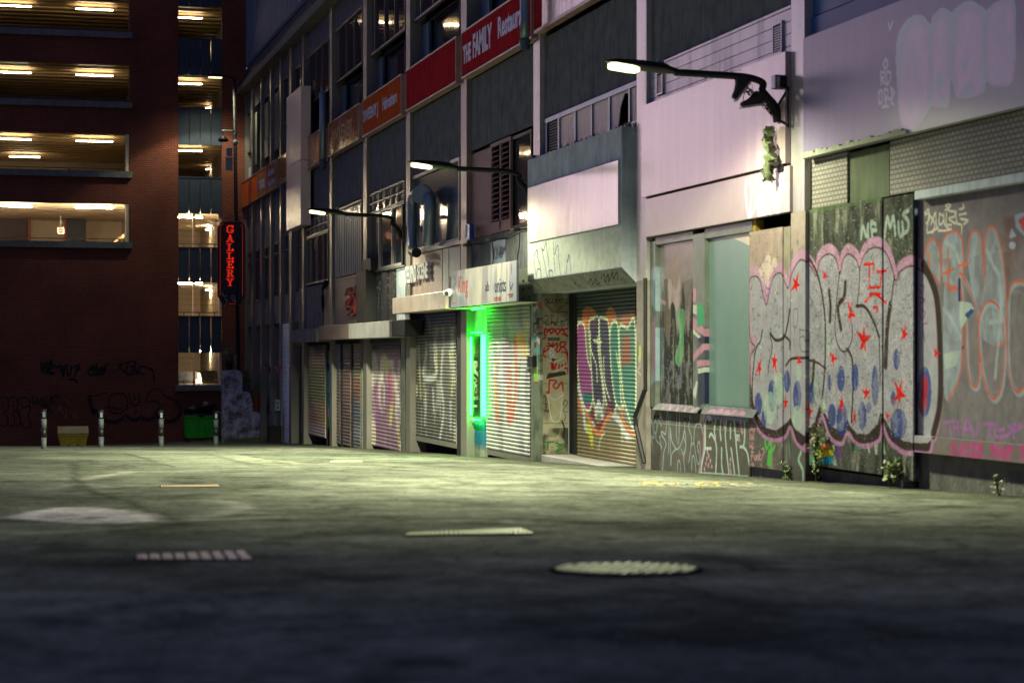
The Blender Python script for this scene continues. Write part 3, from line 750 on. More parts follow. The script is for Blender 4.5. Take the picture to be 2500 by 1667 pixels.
# fascias and street-level frontage
def box_part(name, a, b, z0, z1, e0, e1, m, label=None, bevel=0): return obj(name, MB().fbox(a, b, z0, z1, e0, e1), M[m], b1, label, bevel=bevel)
box_part('fascia', 711, 771.6, .36, .76, 0, .5, 'clad_light', 'plain grey fascia box at the far end', .01)
M['brownf'] = mat('brown_fascia', (.15, .10, .09), .5, streak=.3)
M['greyf'] = mat('grey_fascia', (.36, .34, .35), .5, streak=.3, dark=(.12, .1, .1))
box_part('fascia', 779, 851, .40, .80, 0, .5, 'brownf', 'brown fascia box', .01)
box_part('fascia', 851.3, 950, .40, .80, 0, .51, 'greyf', 'pale grey fascia box with faint red scrawl', .01)
box_part('fascia', 950.3, 988, .42, .80, 0, .44, 'black', 'black end of the fascia', .01)
box_part('infill_panel', 729.5, 787.5, .80, 2.12, -.05, .03, 'clad_light')
box_part('infill_panel', 791, 869, .80, 2.12, -.05, .03, 'brownf')
box_part('junction_cupboard', 870, 893, .82, 2.2, 0, .28, 'black')
box_part('infill_panel', 893, 908, .80, 2.12, -.05, .02, 'clad')
M['glitter'] = paintmat('glitter_panel', .4)
def gl(cv):
    m = (rng.random(cv.UU.shape) > .965) & (cv.VV > 1.15); cv.blend(m*.9, (.5, .5, .5))
for a, b in ((911, 927), (929.5, 946), (948.5, 966)): fsheet('glitter_panel', a, b, .80, 2.1, .01, (.02, .02, .022), [gl], M['glitter'], b1, ry=.05, rz=.02)
box_part('infill_panel', 968, 990, .80, 2.14, -.05, .0, 'conc')
box_part('window_ledge', 897, 990, 2.12, 2.175, 0, .06, 'dirtyconc')
M['pinkdirty'] = mat('stained_pink_fascia', (.42, .32, .30), .45, streak=.45, dark=(.16, .09, .08), var=.25)
box_part('awning_box', 958, 1087, .945, 1.325, .0, .5, 'pinkdirty', 'stained pinkish awning box under the raised white letters', .012)
box_part('infill_panel', 1002, 1079, 1.325, 2.32, -.02, .04, 'pinkdirty', 'stained board behind the raised white letters')
box_part('infill_panel', 1081, 1095, 1.325, 2.32, -.02, .03, 'greyf'); box_part('infill_panel', 1097, 1123, 1.325, 2.32, -.02, .02, 'greyf')
box_part('fan_panel', 1262, 1300, .95, 1.6, 0, .10, 'post')
box_part('lintel', 989, 1300, .93, 1.0, -.5, -.0, 'black')
box_part('lintel', 709, 990, .28, .42, -.5, -.0, 'black')
obj('ground_floor_soffit', MB().box(P, P + .6, Yp(709), YEND, 1.0, 1.05), M['black'], b1)
# jambs and posts
for a, b, z1, m, e in ((979, 988.5, .42, 'post', .03), (1115.5, 1126, .95, 'blackshort', .03), (1296.5, 1301.5, 1.0, 'post', .05), (796, 797.5, .3, 'black', .0), (881, 882.5, .4, 'post', .02), (831.2, 833, .4, 'black', .0), (857.3, 859, .4, 'black', .0), (732, 733, .3, 'black', 0)):
    obj('door_post', MB().fbox(a, b, gz(P, Yp(a)) - .1, z1, -.10, e), M[m.replace('short', '')], b1)
# underside plinths
M['plinth'] = mat('rough_stone_plinth', (.13, .12, .115), .95, var=.6, sc=4, bump=1.0, bsc=12, streak=.3)
obj('plinth', MB().fbox(1975, 2232, -1.9, -1.40, -.5, -.10), M['plinth'], b1)
obj('plinth', MB().fbox(2244, 2700, -1.8, -1.06, -.5, -.06), M['plinth'], b1)
obj('plinth', MB().fbox(1830, 1967, -1.9, -1.48, -.5, -.03), M['dirtyconc'], b1)
obj('boarding_gap', MB().fbox(2229, 2245, -1.9, 1.7, -.5, -.25), M['navy'], b1)
obj('ledge', MB().fbox(2232, 2700, 1.655, 1.75, -.2, .09), M['conc'], b1, bevel=.01)
# white brick pier near the far end
M['whitebrick'] = brickmat('white_painted_brick', (.64, .67, .76), (.78, .80, .88), (.20, .22, .30), rot=False)
obj('brick_pier', MB().fbox(687, 709.5, gz(P, Yp(700)) - .2, 1.04, -.5, .04), M['whitebrick'], b1)
# ------------------------------------------------------------------ concrete canopy box over the recessed doorway
E1 = .24
def cbox():
    Y0, Y1 = Yp(1518, E1), Yp(1288, E1)
    mb = MB()
    mb.prism([(P - E1, 3.535), (P - E1, 1.345), (P - .0, 1.105), (P + .5, 1.105), (P + .5, 3.535)], lambda u, v, t: (u, t, v), Y0, Y1)
    return obj('canopy_box', mb, M['conc'], b1, 'painted concrete canopy box above the doorway', bevel=.008)
cbox()
def boxbottom(cv):
    t2 = T(1280, 450, 3.484); bl = (.10, .08, .25); wh = (.55, .56, .5)
    for g in ([(85, 610), (105, 560), (120, 640), (135, 700), (145, 800)], [(85, 640), (95, 750), (110, 820), (135, 810), (140, 740), (115, 720), (100, 790)],
              [(105, 500), (115, 600), (110, 620)], [(145, 545), (165, 560), (185, 490), (190, 560), (205, 640), (215, 790)], [(150, 560), (175, 680), (195, 780), (235, 800), (240, 740), (210, 740), (215, 790)],
              [(245, 490), (255, 640), (262, 760)], [(258, 600), (285, 520), (295, 650), (310, 790)], [(355, 770), (365, 660), (380, 600), (392, 690), (400, 770)], [(360, 660), (375, 640), (380, 610)]):
        cv.stroke(t2(g), .03, bl, soft=.5, a=.85)
    for g in ([(490, 440), (500, 540), (530, 520), (545, 600)], [(560, 480), (590, 560), (615, 400), (625, 500), (640, 560), (665, 590)], [(710, 420), (715, 500), (730, 430), (745, 500), (735, 560), (720, 620)]):
        cv.stroke(t2(g), .02, wh, soft=.6, a=.5)
fsheet('painted_underband', 1289, 1517, 1.36, 2.0, E1 + .004, (.50, .53, .50), [boxbottom], M['paint'], b1, 'lower front of the canopy box with thin purple tag', ry=.02, rz=.01, thick=.004)
def wb_paint(cv):
    cv.grad((.30, .27, .25), .55, lambda u, v: (fbm(u*5, v*.8, 4) - .48) * 5)
    cv.grad((.12, .11, .10), .75, lambda u, v: (fbm(u*7 + 3, v*1.3, 4) - .50) * 6 * np.exp(-((u - Yp(1400, E1))/.55)**2 - ((v - 2.45)/.4)**2))
    t2 = T(1280, 0, 3.136); g_ = (.40, .38, .40)
    for g in ([(520, 1500), (545, 1390), (580, 1290), (610, 1290), (635, 1360), (630, 1450)], [(470, 1480), (480, 1380), (510, 1320), (520, 1440)], [(90, 1500), (130, 1420), (180, 1500), (240, 1380), (280, 1400), (340, 1350)]):
        cv.stroke(t2(g), .03, g_, soft=.8, a=.6)
fsheet('white_board', 1288.5, 1508.5, 2.017, 3.012, E1 + .035, (.50, .47, .46), [wb_paint], paintmat('glossy_white_board', .16, dirt=.1, bump=.03, spec=.9), b1, 'white scuffed board on the front of the canopy box', ry=.02, rz=.012, thick=.03)
def under(cv):
    for t_, g in ((T(1280, 450, 3.484), [(655, 800), (680, 760), (690, 830), (715, 760), (720, 830), (750, 745), (760, 800), (790, 745), (800, 810), (835, 800)]), (T(1280, 450, 3.484), [(545, 840), (570, 800), (585, 850), (610, 800), (620, 850), (650, 830)]), (T(1280, 450, 3.484), [(400, 790), (440, 830), (430, 850), (470, 860)])):
        cv.stroke(t_(g), .03, (.04, .04, .045), soft=.5)
U = np.linspace(Yp(1517, E1), Yp(1289, E1), 160); V = np.linspace(0, 1, 26)
def um(px, py):
    # ray onto the 45 degree underside
    best = min(((abs(Zp(px, py, E1*(1-t)) - (1.345 - .24*t)), t) for t in np.linspace(0, 1, 21))); return Yp(px, E1*(1-best[1])), best[1]
sheet('chamfered_underside', None, U, V, lambda u, v, o: (P - E1*(1-v) - .004, u, 1.345 - .24*v - .004), (.27, .27, .25), [under], M['paintrough'], b1, 'chamfered underside of the canopy box with black tags', 0, .003, um)
# doorway beneath: tiled return wall, roller shutter, step
YR = Yp(1319)
REC = .55
obj('doorway_jamb', MB().box(P + .0, P + REC + .1, YR, YR + .4, gz(P, YR) - .3, 1.102), M['conc'], b1)
def tile_paint(cv):
    cv.grad((.10, .085, .06), .6, lambda u, v: (fbm(u*4, v*2, 5) - .5)*4)
    cv.grad((.04, .045, .03), .9, lambda u, v: (fbm(u*6, v*5, 4) - .35)*4 * (v < -1.35))
    cv.stroke([(1320, 1033), (1400, 1033)], .01, (.08, .07, .06)); cv.stroke([(1320, 936), (1400, 936)], .008, (.1, .09, .07)); cv.stroke([(1370, 720), (1370, 936)], .006, (.12, .1, .08))
    t = T(1280, 700, 3.266); K_ = (.012, .012, .012); RD = (.42, .015, .015); W_ = (.5, .5, .5)
    for g in ([(165, 120), (175, 95), (185, 115), (178, 130), (195, 130)], [(200, 95), (190, 120), (205, 135), (222, 115)], [(225, 90), (222, 125), (240, 128)], [(250, 130), (252, 95), (268, 118), (282, 95), (286, 130)], [(300, 128), (298, 98), (320, 98), (316, 128)], [(335, 115), (350, 95), (355, 118), (330, 132), (360, 132)],
              [(148, 250), (180, 225), (190, 260), (150, 275), (175, 300)], [(150, 290), (150, 300)], [(205, 230), (240, 230)], [(222, 232), (215, 285)], [(205, 285), (245, 285)], [(262, 205), (330, 200), (372, 225), (340, 262), (290, 275)], [(272, 210), (262, 285)],
              [(195, 275), (165, 285), (200, 300), (170, 310)], [(210, 310), (228, 275), (242, 305)], [(250, 275), (245, 310)], [(272, 280), (250, 298), (275, 312)], [(290, 280), (320, 280)], [(290, 295), (318, 295)], [(290, 310), (320, 310)], [(350, 270), (375, 280), (345, 300), (355, 310)],
              [(150, 880), (165, 870), (175, 960), (160, 1000)], [(150, 930), (195, 940)], [(175, 880), (200, 960), (180, 1000), (170, 950)], [(150, 980), (200, 990)], [(330, 900), (310, 930), (330, 950), (345, 920), (325, 900)], [(325, 960), (310, 990), (340, 1000)], [(320, 1010), (330, 1040), (315, 1070)]):
        cv.stroke(t(g), .012, K_, soft=.4)
    for g in ([(165, 335), (160, 380), (175, 385)], [(165, 340), (190, 345), (180, 365)], [(200, 340), (215, 375), (235, 340), (215, 335), (200, 345)], [(245, 345), (265, 380), (285, 345), (265, 335), (245, 350)], [(300, 330), (330, 380), (350, 400)], [(290, 345), (365, 330)], [(300, 375), (375, 395)], [(170, 400), (155, 415)],
              [(190, 450), (220, 470), (180, 475)], [(230, 445), (225, 480), (260, 450), (262, 490)], [(290, 440), (285, 470), (310, 480), (330, 445), (300, 440)], [(160, 490), (150, 540), (175, 560)], [(200, 490), (160, 520)], [(250, 500), (270, 520), (300, 480), (330, 500), (360, 560)], [(300, 520), (340, 540), (365, 700)],
              [(215, 600), (222, 660), (230, 610), (240, 660), (255, 610)], [(280, 620), (275, 660), (300, 640), (305, 620)], [(330, 610), (322, 650), (345, 650), (350, 690)], [(200, 740), (195, 840), (180, 840)], [(210, 745), (255, 750), (230, 790), (260, 810), (300, 760), (310, 830)]):
        cv.stroke(t(g), .03, RD, soft=.35)
    for g in ([(175, 570), (215, 595), (260, 560)], [(240, 600), (310, 570)], [(170, 720), (330, 630)], [(190, 860), (240, 900), (310, 860)], [(185, 860), (220, 1060), (285, 1050), (300, 870)]):
        cv.stroke(t(g), .016, W_, soft=.5)
    cv.poly(t([(205, 480), (235, 490), (240, 560), (210, 570), (195, 530)]), (.55, .53, .55)); cv.stroke(t([(215, 500), (225, 530), (212, 545), (230, 560)]), .006, K_)
    cv.poly(t([(190, 690), (320, 670), (340, 700), (260, 715), (170, 735)]), K_, .9); cv.poly(t([(215, 570), (260, 575), (225, 600)]), K_, .9)
    cv.poly(t([(185, 405), (285, 405), (280, 430), (185, 432)]), (.08, .08, .06), .9)
    cv.stroke(t([(170, 140), (240, 200), (300, 160)]), .05, (.16, .13, .04), soft=.8, a=.8)
    for g in ([(165, 1240), (235, 1235)], [(190, 1240), (185, 1300)], [(250, 1245), (290, 1260), (260, 1310), (300, 1290)], [(260, 1270), (320, 1250)], [(300, 1070), (320, 1130), (310, 1200)]):
        cv.stroke(t(g), .03, (.03, .16, .05) if g[0][1] > 1200 else (.02, .02, .02), soft=.9)
ysheet('tiled_return_wall', YR - .004, P + .012, P + REC - .02, gz(P, YR) - .1, 1.10, (.36, .33, .24), [tile_paint], M['paint'], b1, 'cream return wall of the doorway covered in black and red tags', .008)
box_part('doorway_step', 1320, 1554, gz(P, Yp(1320)) - .3, -1.83, -.6, .03, 'greyf', bevel=.01)
box_part('shutter_frame', 1400, 1411, -1.83, 1.10, -REC, -REC + .03, 'black')
def pierp(cv):
    pal = [(.4,.38,.36), (.03,.03,.03), (.5,.5,.45), (.35,.06,.08), (.06,.10,.06), (.1,.25,.3)]
    r = random.Random(3)
    for k in range(46):
        y = 730 + r.random()*200; x = 1301 + r.random()*15
        cv.poly([(x, y), (x+3+r.random()*5, y+r.random()*3), (x+2+r.random()*4, y+6+r.random()*12), (x-1, y+5+r.random()*8)], pal[r.randrange(6)], .8)
    cv.poly([(1303.5, 897), (1314, 895), (1314, 931), (1303.5, 932)], (.30, .48, .12)); cv.grad((.05,.06,.05), .6, lambda u, v: (fbm(u*3, v*3)-.55)*5)
    cv.stroke([(1317, 890), (1317, 990)], .02, (.02, .25, .32))
fsheet('pier', 1301.6, 1318, gz(P, YR) - .2, 1.34, .06, (.17, .19, .15), [pierp], M['paint'], b1, 'green-grey pier plastered with stickers beside the doorway', ry=.02, rz=.01, thick=.055)
box_part('red_return', 1302.5, 1321, 5.83, ZT, -.02, .16, 'red', 'red end of the pink panel')

# ------------------------------------------------------------------ signs on the upper band (each a thing)
M['signframe'] = mat('sign_edge_trim', (.34, .20, .18), .4)
M['letterblue'] = mat('pale_blue_lettering', (.36, .40, .62), .5)
M['lettergold'] = mat('faded_gold_lettering', (.45, .22, .08), .5)
M['letterwhite'] = mat('white_lettering', (.62, .62, .66), .4)
M['letterred'] = mat('dull_red_lettering', (.35, .05, .05), .5)
M['letterdark'] = mat('dark_blue_lettering', (.03, .04, .10), .5)
def sign(name, label, a, b, z0, z1, m, words=(), e=.20, back=.03, group=None, trim='signframe', cat='shop sign'):
    t = thing(name, label, cat, (P - e, Yp((a+b)/2, e), z0), group)
    obj('face', MB().fbox(a, b, z0 + .02, z1 - .02, back, e), M[m], t)
    tr = MB(); tr.fbox(a, b, z0 - .015, z0 + .0198, back, e + .02); tr.fbox(a, b, z1 - .0198, z1 + .015, back, e + .02)
    tr.fbox(a - .4, a, z0 - .015, z1 + .015, back, e + .02); tr.fbox(b, b + .5, z0 - .015, z1 + .015, back, e + .02)
    obj('edge_trim', tr, M[trim], t)
    for w_ in words:
        body, p0, p1, q0, q1, lm = w_[:6]
        obj('lettering', text_mb(body, p0, p1, q0, q1, e + .002, .006, w_[6] if len(w_) > 6 else .02), M[lm], t)
    return t
sign('shop_sign', 'dark red sign with pale blue words THE FAMILY Restaurant, behind the bluish drain duct', 1126, 1296, 5.75, 6.70, 'red', [('THE', 1131, 1150, 6.02, 6.40, 'letterblue', .04), ('FAMILY', 1155, 1201, 6.02, 6.52, 'letterblue', .04), ('Restaurant', 1216, 1290, 6.10, 6.52, 'letterblue', .03)])
sign('shop_sign', 'plain dark red sign with no words left of the THE FAMILY sign', 990, 1112, 5.75, 6.70, 'red')
sign('shop_sign', 'orange-red sign reading SWEENY J Haircutters', 884.5, 978, 5.75, 6.70, 'orange', [('SWEENY J', 887, 923, 6.02, 6.42, 'letterblue', .03), ('Haircutters', 934, 969, 6.10, 6.42, 'letterblue', .03)])
sign('shop_sign', 'narrow brown-orange sign with faded gold word WHOLESALERS', 802, 876, 5.75, 6.70, 'copper', [('WHOLESALERS', 812, 860, 6.02, 6.45, 'lettergold', .02)])
sign('shop_sign', 'shiny copper-coloured sign with wavy lamp reflections beside the tall pale slab', 737, 786, 5.75, 6.72, 'copper')
sign('shop_sign', 'plain brown-orange sign just left of the tall pale slab', 679, 698, 5.78, 6.72, 'copper')
sign('shop_sign', 'small orange sign with two faded blue patches', 651.5, 673.5, 5.75, 6.72, 'copper', [('KEBAB', 655, 669, 6.3, 6.5, 'letterblue', .03), ('HOUSE', 655, 671, 5.95, 6.12, 'letterblue', .03)])
sign('shop_sign', 'small orange sign with one faded blue patch', 629, 649, 5.75, 6.72, 'copper', [('TAXI', 631.5, 646, 6.0, 6.35, 'letterblue', .03)])
sign('shop_sign', 'plain bright orange sign, second from the far end', 608, 627.5, 5.75, 6.72, 'orange')
sign('shop_sign', 'plain bright orange sign at the far end of the parade', 589, 606.6, 5.75, 6.72, 'orange')
pk = thing('pale_pink_sign_panel', 'large blank pale pink sign panel at the top edge with a red left end', 'sign panel', (P, Yp(1430), 5.83))
obj('face', MB().fbox(1321.5, 1553, 5.86, 7.6, .03, .15), M['pink'], pk); obj('edge_trim', MB().fbox(1303, 1553, 5.80, 5.858, .03, .19), M['signframe'], pk)
slab = thing('tall_slab_sign', 'tall blank pale slab sign hanging full height on the dark facade', 'sign panel', (P - .5, Yp(716), 4.1))
M['slabpink'] = mat('pale_salmon_slab', (.85, .64, .56), .34, var=.06, spec=.8, rvar=.04)
ml = MB(); ml.box(P - .42, P - .1, Yp(734, .42), Yp(699, .42), 6.05, 8.35); ml.box(P - .42, P - .1, Yp(734, .42), Yp(699, .42), 4.02, 6.04)
obj('face', ml, M['slabpink'], slab, bevel=.01)
obj('bracket', MB().fbox(702, 730, 5.0, 5.1, 0, .12), M['black'], slab)
# big blank panels by the first lamp
bp_ = thing('blank_pink_panel', 'large blank streaky pale pink panel beneath the lavender siding', 'sign panel', (P, Yp(1750), 2.37))
def pinkp(cv):
    cv.grad((.30, .22, .27), .6, lambda u, v: (fbm(u*7, v*.45, 4) - .52)*6)
    cv.grad((.58, .46, .44), .5, lambda u, v: (fbm(u*5 + 8, v*.35, 3) - .56)*6)
    cv.grad((.26, .20, .24), .5, lambda u, v: (.10 - abs(v - 3.72))*14*(fbm(u*6, v*9) > .45))
    for x, y, h in ((1628, 288, 9), (1628, 412, 5), (1758, 272, 18), (1783, 352, 30), (1784, 390, 3), (1696, 330, 4), (1655, 370, 3), (1588, 435, 5), (1847, 300, 8)): cv.stroke([(x, y), (x + .4, y + h)], .012, (.10, .07, .09), soft=.8, a=.8)
    for x in (1654, 1736, 1826): cv.stroke([(x, 180), (x, 480)], .008, (.24, .18, .2), curve=False, a=.5)
fsheet('face', 1566, 1917, 2.37, 3.755, .16, (.40, .29, .31), [pinkp], paintmat('glossy_pale_panel', .22, dirt=.06, bump=.03, spec=.9), bp_, ry=.02, rz=.02, thick=.14)
def scrib(cv):
    t = T(1800, 380, 6.53); Wc = (.92, .95, .88)
    for g in ([(140, 400), (135, 600), (160, 850), (185, 1000)], [(215, 390), (230, 600), (185, 1000)], [(185, 1000), (290, 800), (300, 600), (285, 400)], [(285, 360), (300, 600), (330, 850), (350, 1000), (360, 840), (400, 600), (410, 800), (370, 1000)], [(510, 300), (480, 600), (430, 990)], [(500, 500), (470, 800), (540, 960)],
              [(520, 330), (530, 700), (480, 850)], [(590, 380), (570, 700), (600, 850), (640, 600), (700, 450)], [(745, 240), (720, 450), (640, 950)], [(380, 450), (340, 800), (365, 900)]):
        cv.stroke(t(g), .055, Wc, soft=.5, a=.9)
    cv.grad((.48, .38, .52), .35, lambda u, v: (Yp(1800, .13) - u) * 1.2)
lf = fsheet('lower_panel', 1576, 1928, 1.765, 2.335, .13, (.42, .33, .34), [scrib], paintmat('glossy_lower_panel', .24, dirt=.1, bump=.03, spec=.6), None, None, ry=.015, rz=.008, thick=.11)
tag(lf, 'lower pink panel with a dripping white scrawl at its right end', 'sign panel'); lf.name = 'lower_pink_panel'
# purple tagged panel, top right
def purple(cv):
    t = T(1950, 0, 2.851)
    cv.grad((.34, .24, .34), .5, lambda u, v: (fbm(u*.8+2, v*.7) - .35)*2)
    cv.grad((.20, .20, .32), .6, lambda u, v: (fbm(u*9, v*.6, 3) - .5)*4)
    cv.grad((.50, .50, .46), .75, lambda u, v: np.clip((Yp(2180) - u)*1.3, 0, 1) * np.clip((3.2 - v)*1.3, 0, 1))  # blurred lamp reflection at the lower right put into the colour
    lb, pk_ = (.55, .62, .70), (.85, .58, .80)
    blobs = [[(760, 940), (700, 800), (690, 650), (675, 400), (700, 220), (780, 120), (860, 110), (915, 170), (930, 120), (1000, 55), (1070, 90), (1090, 60), (1190, 5), (1290, 60), (1310, 70), (1400, 0), (1500, 0), (1510, 300), (1490, 560), (1400, 600), (1310, 570), (1290, 640), (1200, 680), (1100, 680), (1060, 560), (1040, 740), (930, 740), (900, 780), (860, 840)]]
    cv.poly(t(blobs[0]), lb, .9, curve=True)
    for b_ in ([(760, 930), (705, 780), (720, 400), (760, 220), (840, 170), (890, 230), (905, 500), (890, 720), (850, 800)], [(940, 700), (930, 300), (985, 120), (1035, 180), (1045, 500), (1040, 710), (990, 660), (970, 720)], [(1110, 660), (1085, 400), (1110, 140), (1200, 70), (1270, 160), (1275, 500), (1255, 650), (1180, 580)], [(1325, 560), (1310, 300), (1340, 80), (1430, 20), (1490, 90), (1500, 400), (1480, 560), (1400, 590)]):
        cv.poly(t(b_), pk_, .85, curve=True, streaky=.35); cv.stroke(t(b_), .05, (.66, .52, .64), soft=.7, a=.6, closed=True)
    cv.oval(*t([(980, 560)])[0], 8, 22, lb, .9); cv.oval(*t([(1155, 460)])[0], 8, 18, lb, .9)
    wt = (.66, .62, .70)
    for g in ([(590, 440), (605, 415), (620, 450), (600, 480), (588, 450)], [(570, 500), (575, 590)], [(570, 505), (600, 510), (595, 540), (575, 545), (600, 585)], [(615, 500), (640, 510), (635, 560), (612, 590), (615, 500)], [(555, 640), (560, 720), (580, 700), (575, 630), (555, 650)], [(595, 625), (605, 720), (620, 640), (600, 620)], [(610, 680), (650, 690), (640, 610)], [(650, 620), (665, 650), (640, 700), (660, 730)], [(585, 745), (625, 740)], [(640, 200), (655, 150)], [(625, 165), (635, 205)]):
        cv.stroke(t(g), .035, wt, soft=.6)
pp = fsheet('tagged_panel', 1961, 2700, 2.375, 3.84, .13, (.25, .22, .35), [purple], paintmat('glossy_tagged_panel', .32, dirt=.08, bump=.03, spec=.25), None, None, ry=.02, rz=.012, thick=.11)
tag(pp, 'long purple-grey panel with big pale bubble letters at the top right', 'sign panel'); pp.name = 'purple_tagged_panel'
fo = MB(); Y = Yp(2700, .13)
r_ = random.Random(5)
Ya = Yp(1962, .13); y = Ya
while y > Yp(2210, .13):
    h = .02 + r_.random()*.035; w_ = .05 + r_.random()*.09; fo.box(P - .17, P - .12, y - w_, y, 2.372, 2.372 + h + .02); y -= w_ * .92
obj('foam_edge', fo, mat('cream_foam', (.42, .44, .33), .8), b1)
# mesh tile band
M['meshband'] = brickmat('small_tile_band', (.33, .30, .27), (.28, .26, .235), (.12, .11, .10), rot=False)
for q in M['meshband'].node_tree.nodes:
    if q.type == 'TEX_BRICK': q.inputs['Brick Width'].default_value = .10; q.inputs['Row Height'].default_value = .055; q.inputs['Mortar Size'].default_value = .009
box_part('tile_band', 1976, 2068, 1.765, 2.368, -.1, .0, 'meshband', 'narrow band of small tiles'); box_part('tile_band', 2173, 2700, 1.765, 2.368, -.1, .0, 'meshband', 'long band of small tiles')
M['mossy'] = mat('mossy_board', (.09, .115, .065), .85, var=.4, streak=.6, dark=(.03, .045, .02), bump=.4)
box_part('mossy_board', 2070, 2171, 1.765, 2.35, -.1, -.03, 'mossy'); box_part('dark_opening', 1966, 2700, 1.74, 2.372, -.3, -.12, 'navy')

# letters and the smaller shop signs
bk = thing('raised_letter_sign', 'white raised letters DELKIND SCENE on the stained pinkish board', 'shop sign', (P - .1, Yp(1028), 1.85))
for w_, a, b in (('DELKIND', 999, 1026), ('SCENE', 1029, 1054)):
    obj('lettering', text_mb(w_, a, b, 1.68 if a < 1010 else 1.72, 2.08 if a < 1010 else 2.09, .06, .10, .03), M['letterwhite'], bk)
rn = thing('ornate_red_sign', 'red curly raised letters on the brown board left of the black cupboard', 'shop sign', (P - .1, Yp(855), 1.1))
cr = MB(); tt = T(500, 450, 2.412)
for g in ([(830, 650), (845, 610), (860, 625), (850, 690), (835, 740), (832, 690), (860, 660)], [(855, 700), (870, 660), (885, 680), (880, 760), (860, 770)], [(840, 770), (870, 740), (888, 700)], [(845, 640), (880, 640), (885, 600)], [(840, 720), (885, 730)]):
    cr.tube([(P - .10, Yp(x, .1), Zp(x, y, .1)) for x, y in crom(tt(g))], .035, 6)
obj('lettering', cr, M['letterred'], rn)
obj('backing', MB().fbox(842, 872, .98, 1.85, .031, .045), M['brownf'], rn)
op = thing('opticians_sign', 'white peeling projecting sign with faded words Kings and onists above the green-lit door', 'shop sign', (P - .5, Yp(1180), .95))
def opt(cv):
    cv.grad((.50, .47, .47), .9, lambda u, v: (fbm(u*3.5+5, v*.8, 4) - .47)*9 * (u > Yp(1246, .52)) * (u < Yp(1122, .52)))
    cv.grad((.58, .54, .48), .8, lambda u, v: (fbm(u*5+1, v*.5, 3) - .56)*9)
    cv.grad((.42, .18, .16), .35, lambda u, v: (fbm(u*6, v*2.5, 4) - .60)*8)
    t = T(900, 400, 3.92)
    for g in ([(820, 1070), (835, 1130), (815, 1180), (830, 1210)], [(825, 1210), (830, 1250)], [(1365, 970), (1368, 1040)], [(1350, 1130), (1360, 1200), (1380, 1150)]):
        cv.stroke(t(g), .05, (.05, .06, .14), soft=.5)
fo_ = fsheet('face', 1101, 1261, .955, 1.69, .55, (.27, .30, .36), [opt], M['paintgloss'], op, ry=.02, rz=.012, thick=.04)
for w_, a, b, q0, q1, m in (('King', 1119, 1142, 1.12, 1.58, 'letterred'), ('ab', 1185, 1194, 1.20, 1.38, 'letterdark'), ('onists', 1208, 1235, 1.15, 1.40, 'letterdark'), ('OKNIA', 1206, 1224, .99, 1.07, 'letterred'), ('OF THE', 1105, 1112, 1.02, 1.05, 'letterred'), ('OPTICAL', 1240, 1254, 1.07, 1.10, 'letterred'), ('UNITY', 1243, 1252, 1.03, 1.06, 'letterred')):
    obj('lettering', text_mb(w_, a, b, q0, q1, .552, .004, .0), M[m], op)
obj('side_panel', MB().fbox(1095, 1101, .96, 1.6, .0, .5), M['black'], op)
kg = thing('small_poster', 'pale blue KING poster on the dark wall above the white peeling sign', 'poster', (P - .02, Yp(1215), 1.72))
obj('face', MB().fbox(1198, 1233, 1.70, 2.26, .001, .012), mat('pale_blue_poster', (.28, .36, .42), .5), kg)
obj('lettering', text_mb('KING', 1205, 1226, 1.88, 2.12, .013, .003), M['letterdark'], kg)
# ------------------------------------------------------------------ street lamps
M['lens'] = emit('lit_lamp_lens', (1.0, .95, .50), 2.2)
M['grey'] = mat('grey_plastic', (.30, .32, .35), .5)
def lamp_light(parent, loc, power, floor=.17, cut=.30):
    # road-lamp distribution: strong throw at 50-75 degrees from straight down, little light back to the wall, none above the cut-off
    d = bpy.data.lights.new('lamp_light', 'POINT'); d.shadow_soft_size = .16; d.energy = power; d.color = LAMPCOL
    d.use_nodes = True; n = d.node_tree; em = n.nodes['Emission']; g = n.nodes.new('ShaderNodeNewGeometry'); sp = n.nodes.new('ShaderNodeSeparateXYZ')
    n.links.new(g.outputs['Incoming'], sp.inputs[0])
    def mr(src, pts):
        r = n.nodes.new('ShaderNodeFloatCurve'); c = r.mapping.curves[0]
        for i, (x, y) in enumerate(pts):
            if i < 2: c.points[i].location = (x, y)
            else: c.points.new(x, y)
        r.mapping.update(); n.links.new(src, r.inputs['Value']); return r.outputs[0]
    def mth(op, a, b=None):
        q = n.nodes.new('ShaderNodeMath'); q.operation = op
        for i, v in enumerate((a, b)):
            if v is None: continue
            if isinstance(v, (int, float)): q.inputs[i].default_value = v
            else: n.links.new(v, q.inputs[i])
        return q.outputs[0]
    down = mth('MAXIMUM', mth('MULTIPLY', sp.outputs[2], LSIGN), 0.0)
    toward = mth('MAXIMUM', mth('MULTIPLY', sp.outputs[0], -LSIGN), 0.0)
    pos = lambda q: mth('MAXIMUM', q, 0.0)
    v = mth('MULTIPLY', pos(mr(down, [(0, 0), (1, .50), (cut*.5, .0), (cut, .32), (cut + .14, .90), (.6, .90), (.8, .68)])), pos(mr(toward, [(0, 1), (1, floor*.8), (.10, 1), (.50, floor)])))
    outward = mth('MAXIMUM', mth('MULTIPLY', sp.outputs[0], LSIGN), 0.0)
    v = mth('MULTIPLY', v, pos(mr(outward, [(0, 1), (1, .10), (.45, 1), (.72, .50), (.88, .14)])))
    n.links.new(v, em.inputs['Strength'])
    o = bpy.data.objects.new('lamp_light', d); C.objects.link(o); o.parent = parent; o.location = Vector(loc) - wloc(parent); return o
LSIGN = -1.0
LAMPCOL = (.97, 1.0, .63); LAMPW = 9300
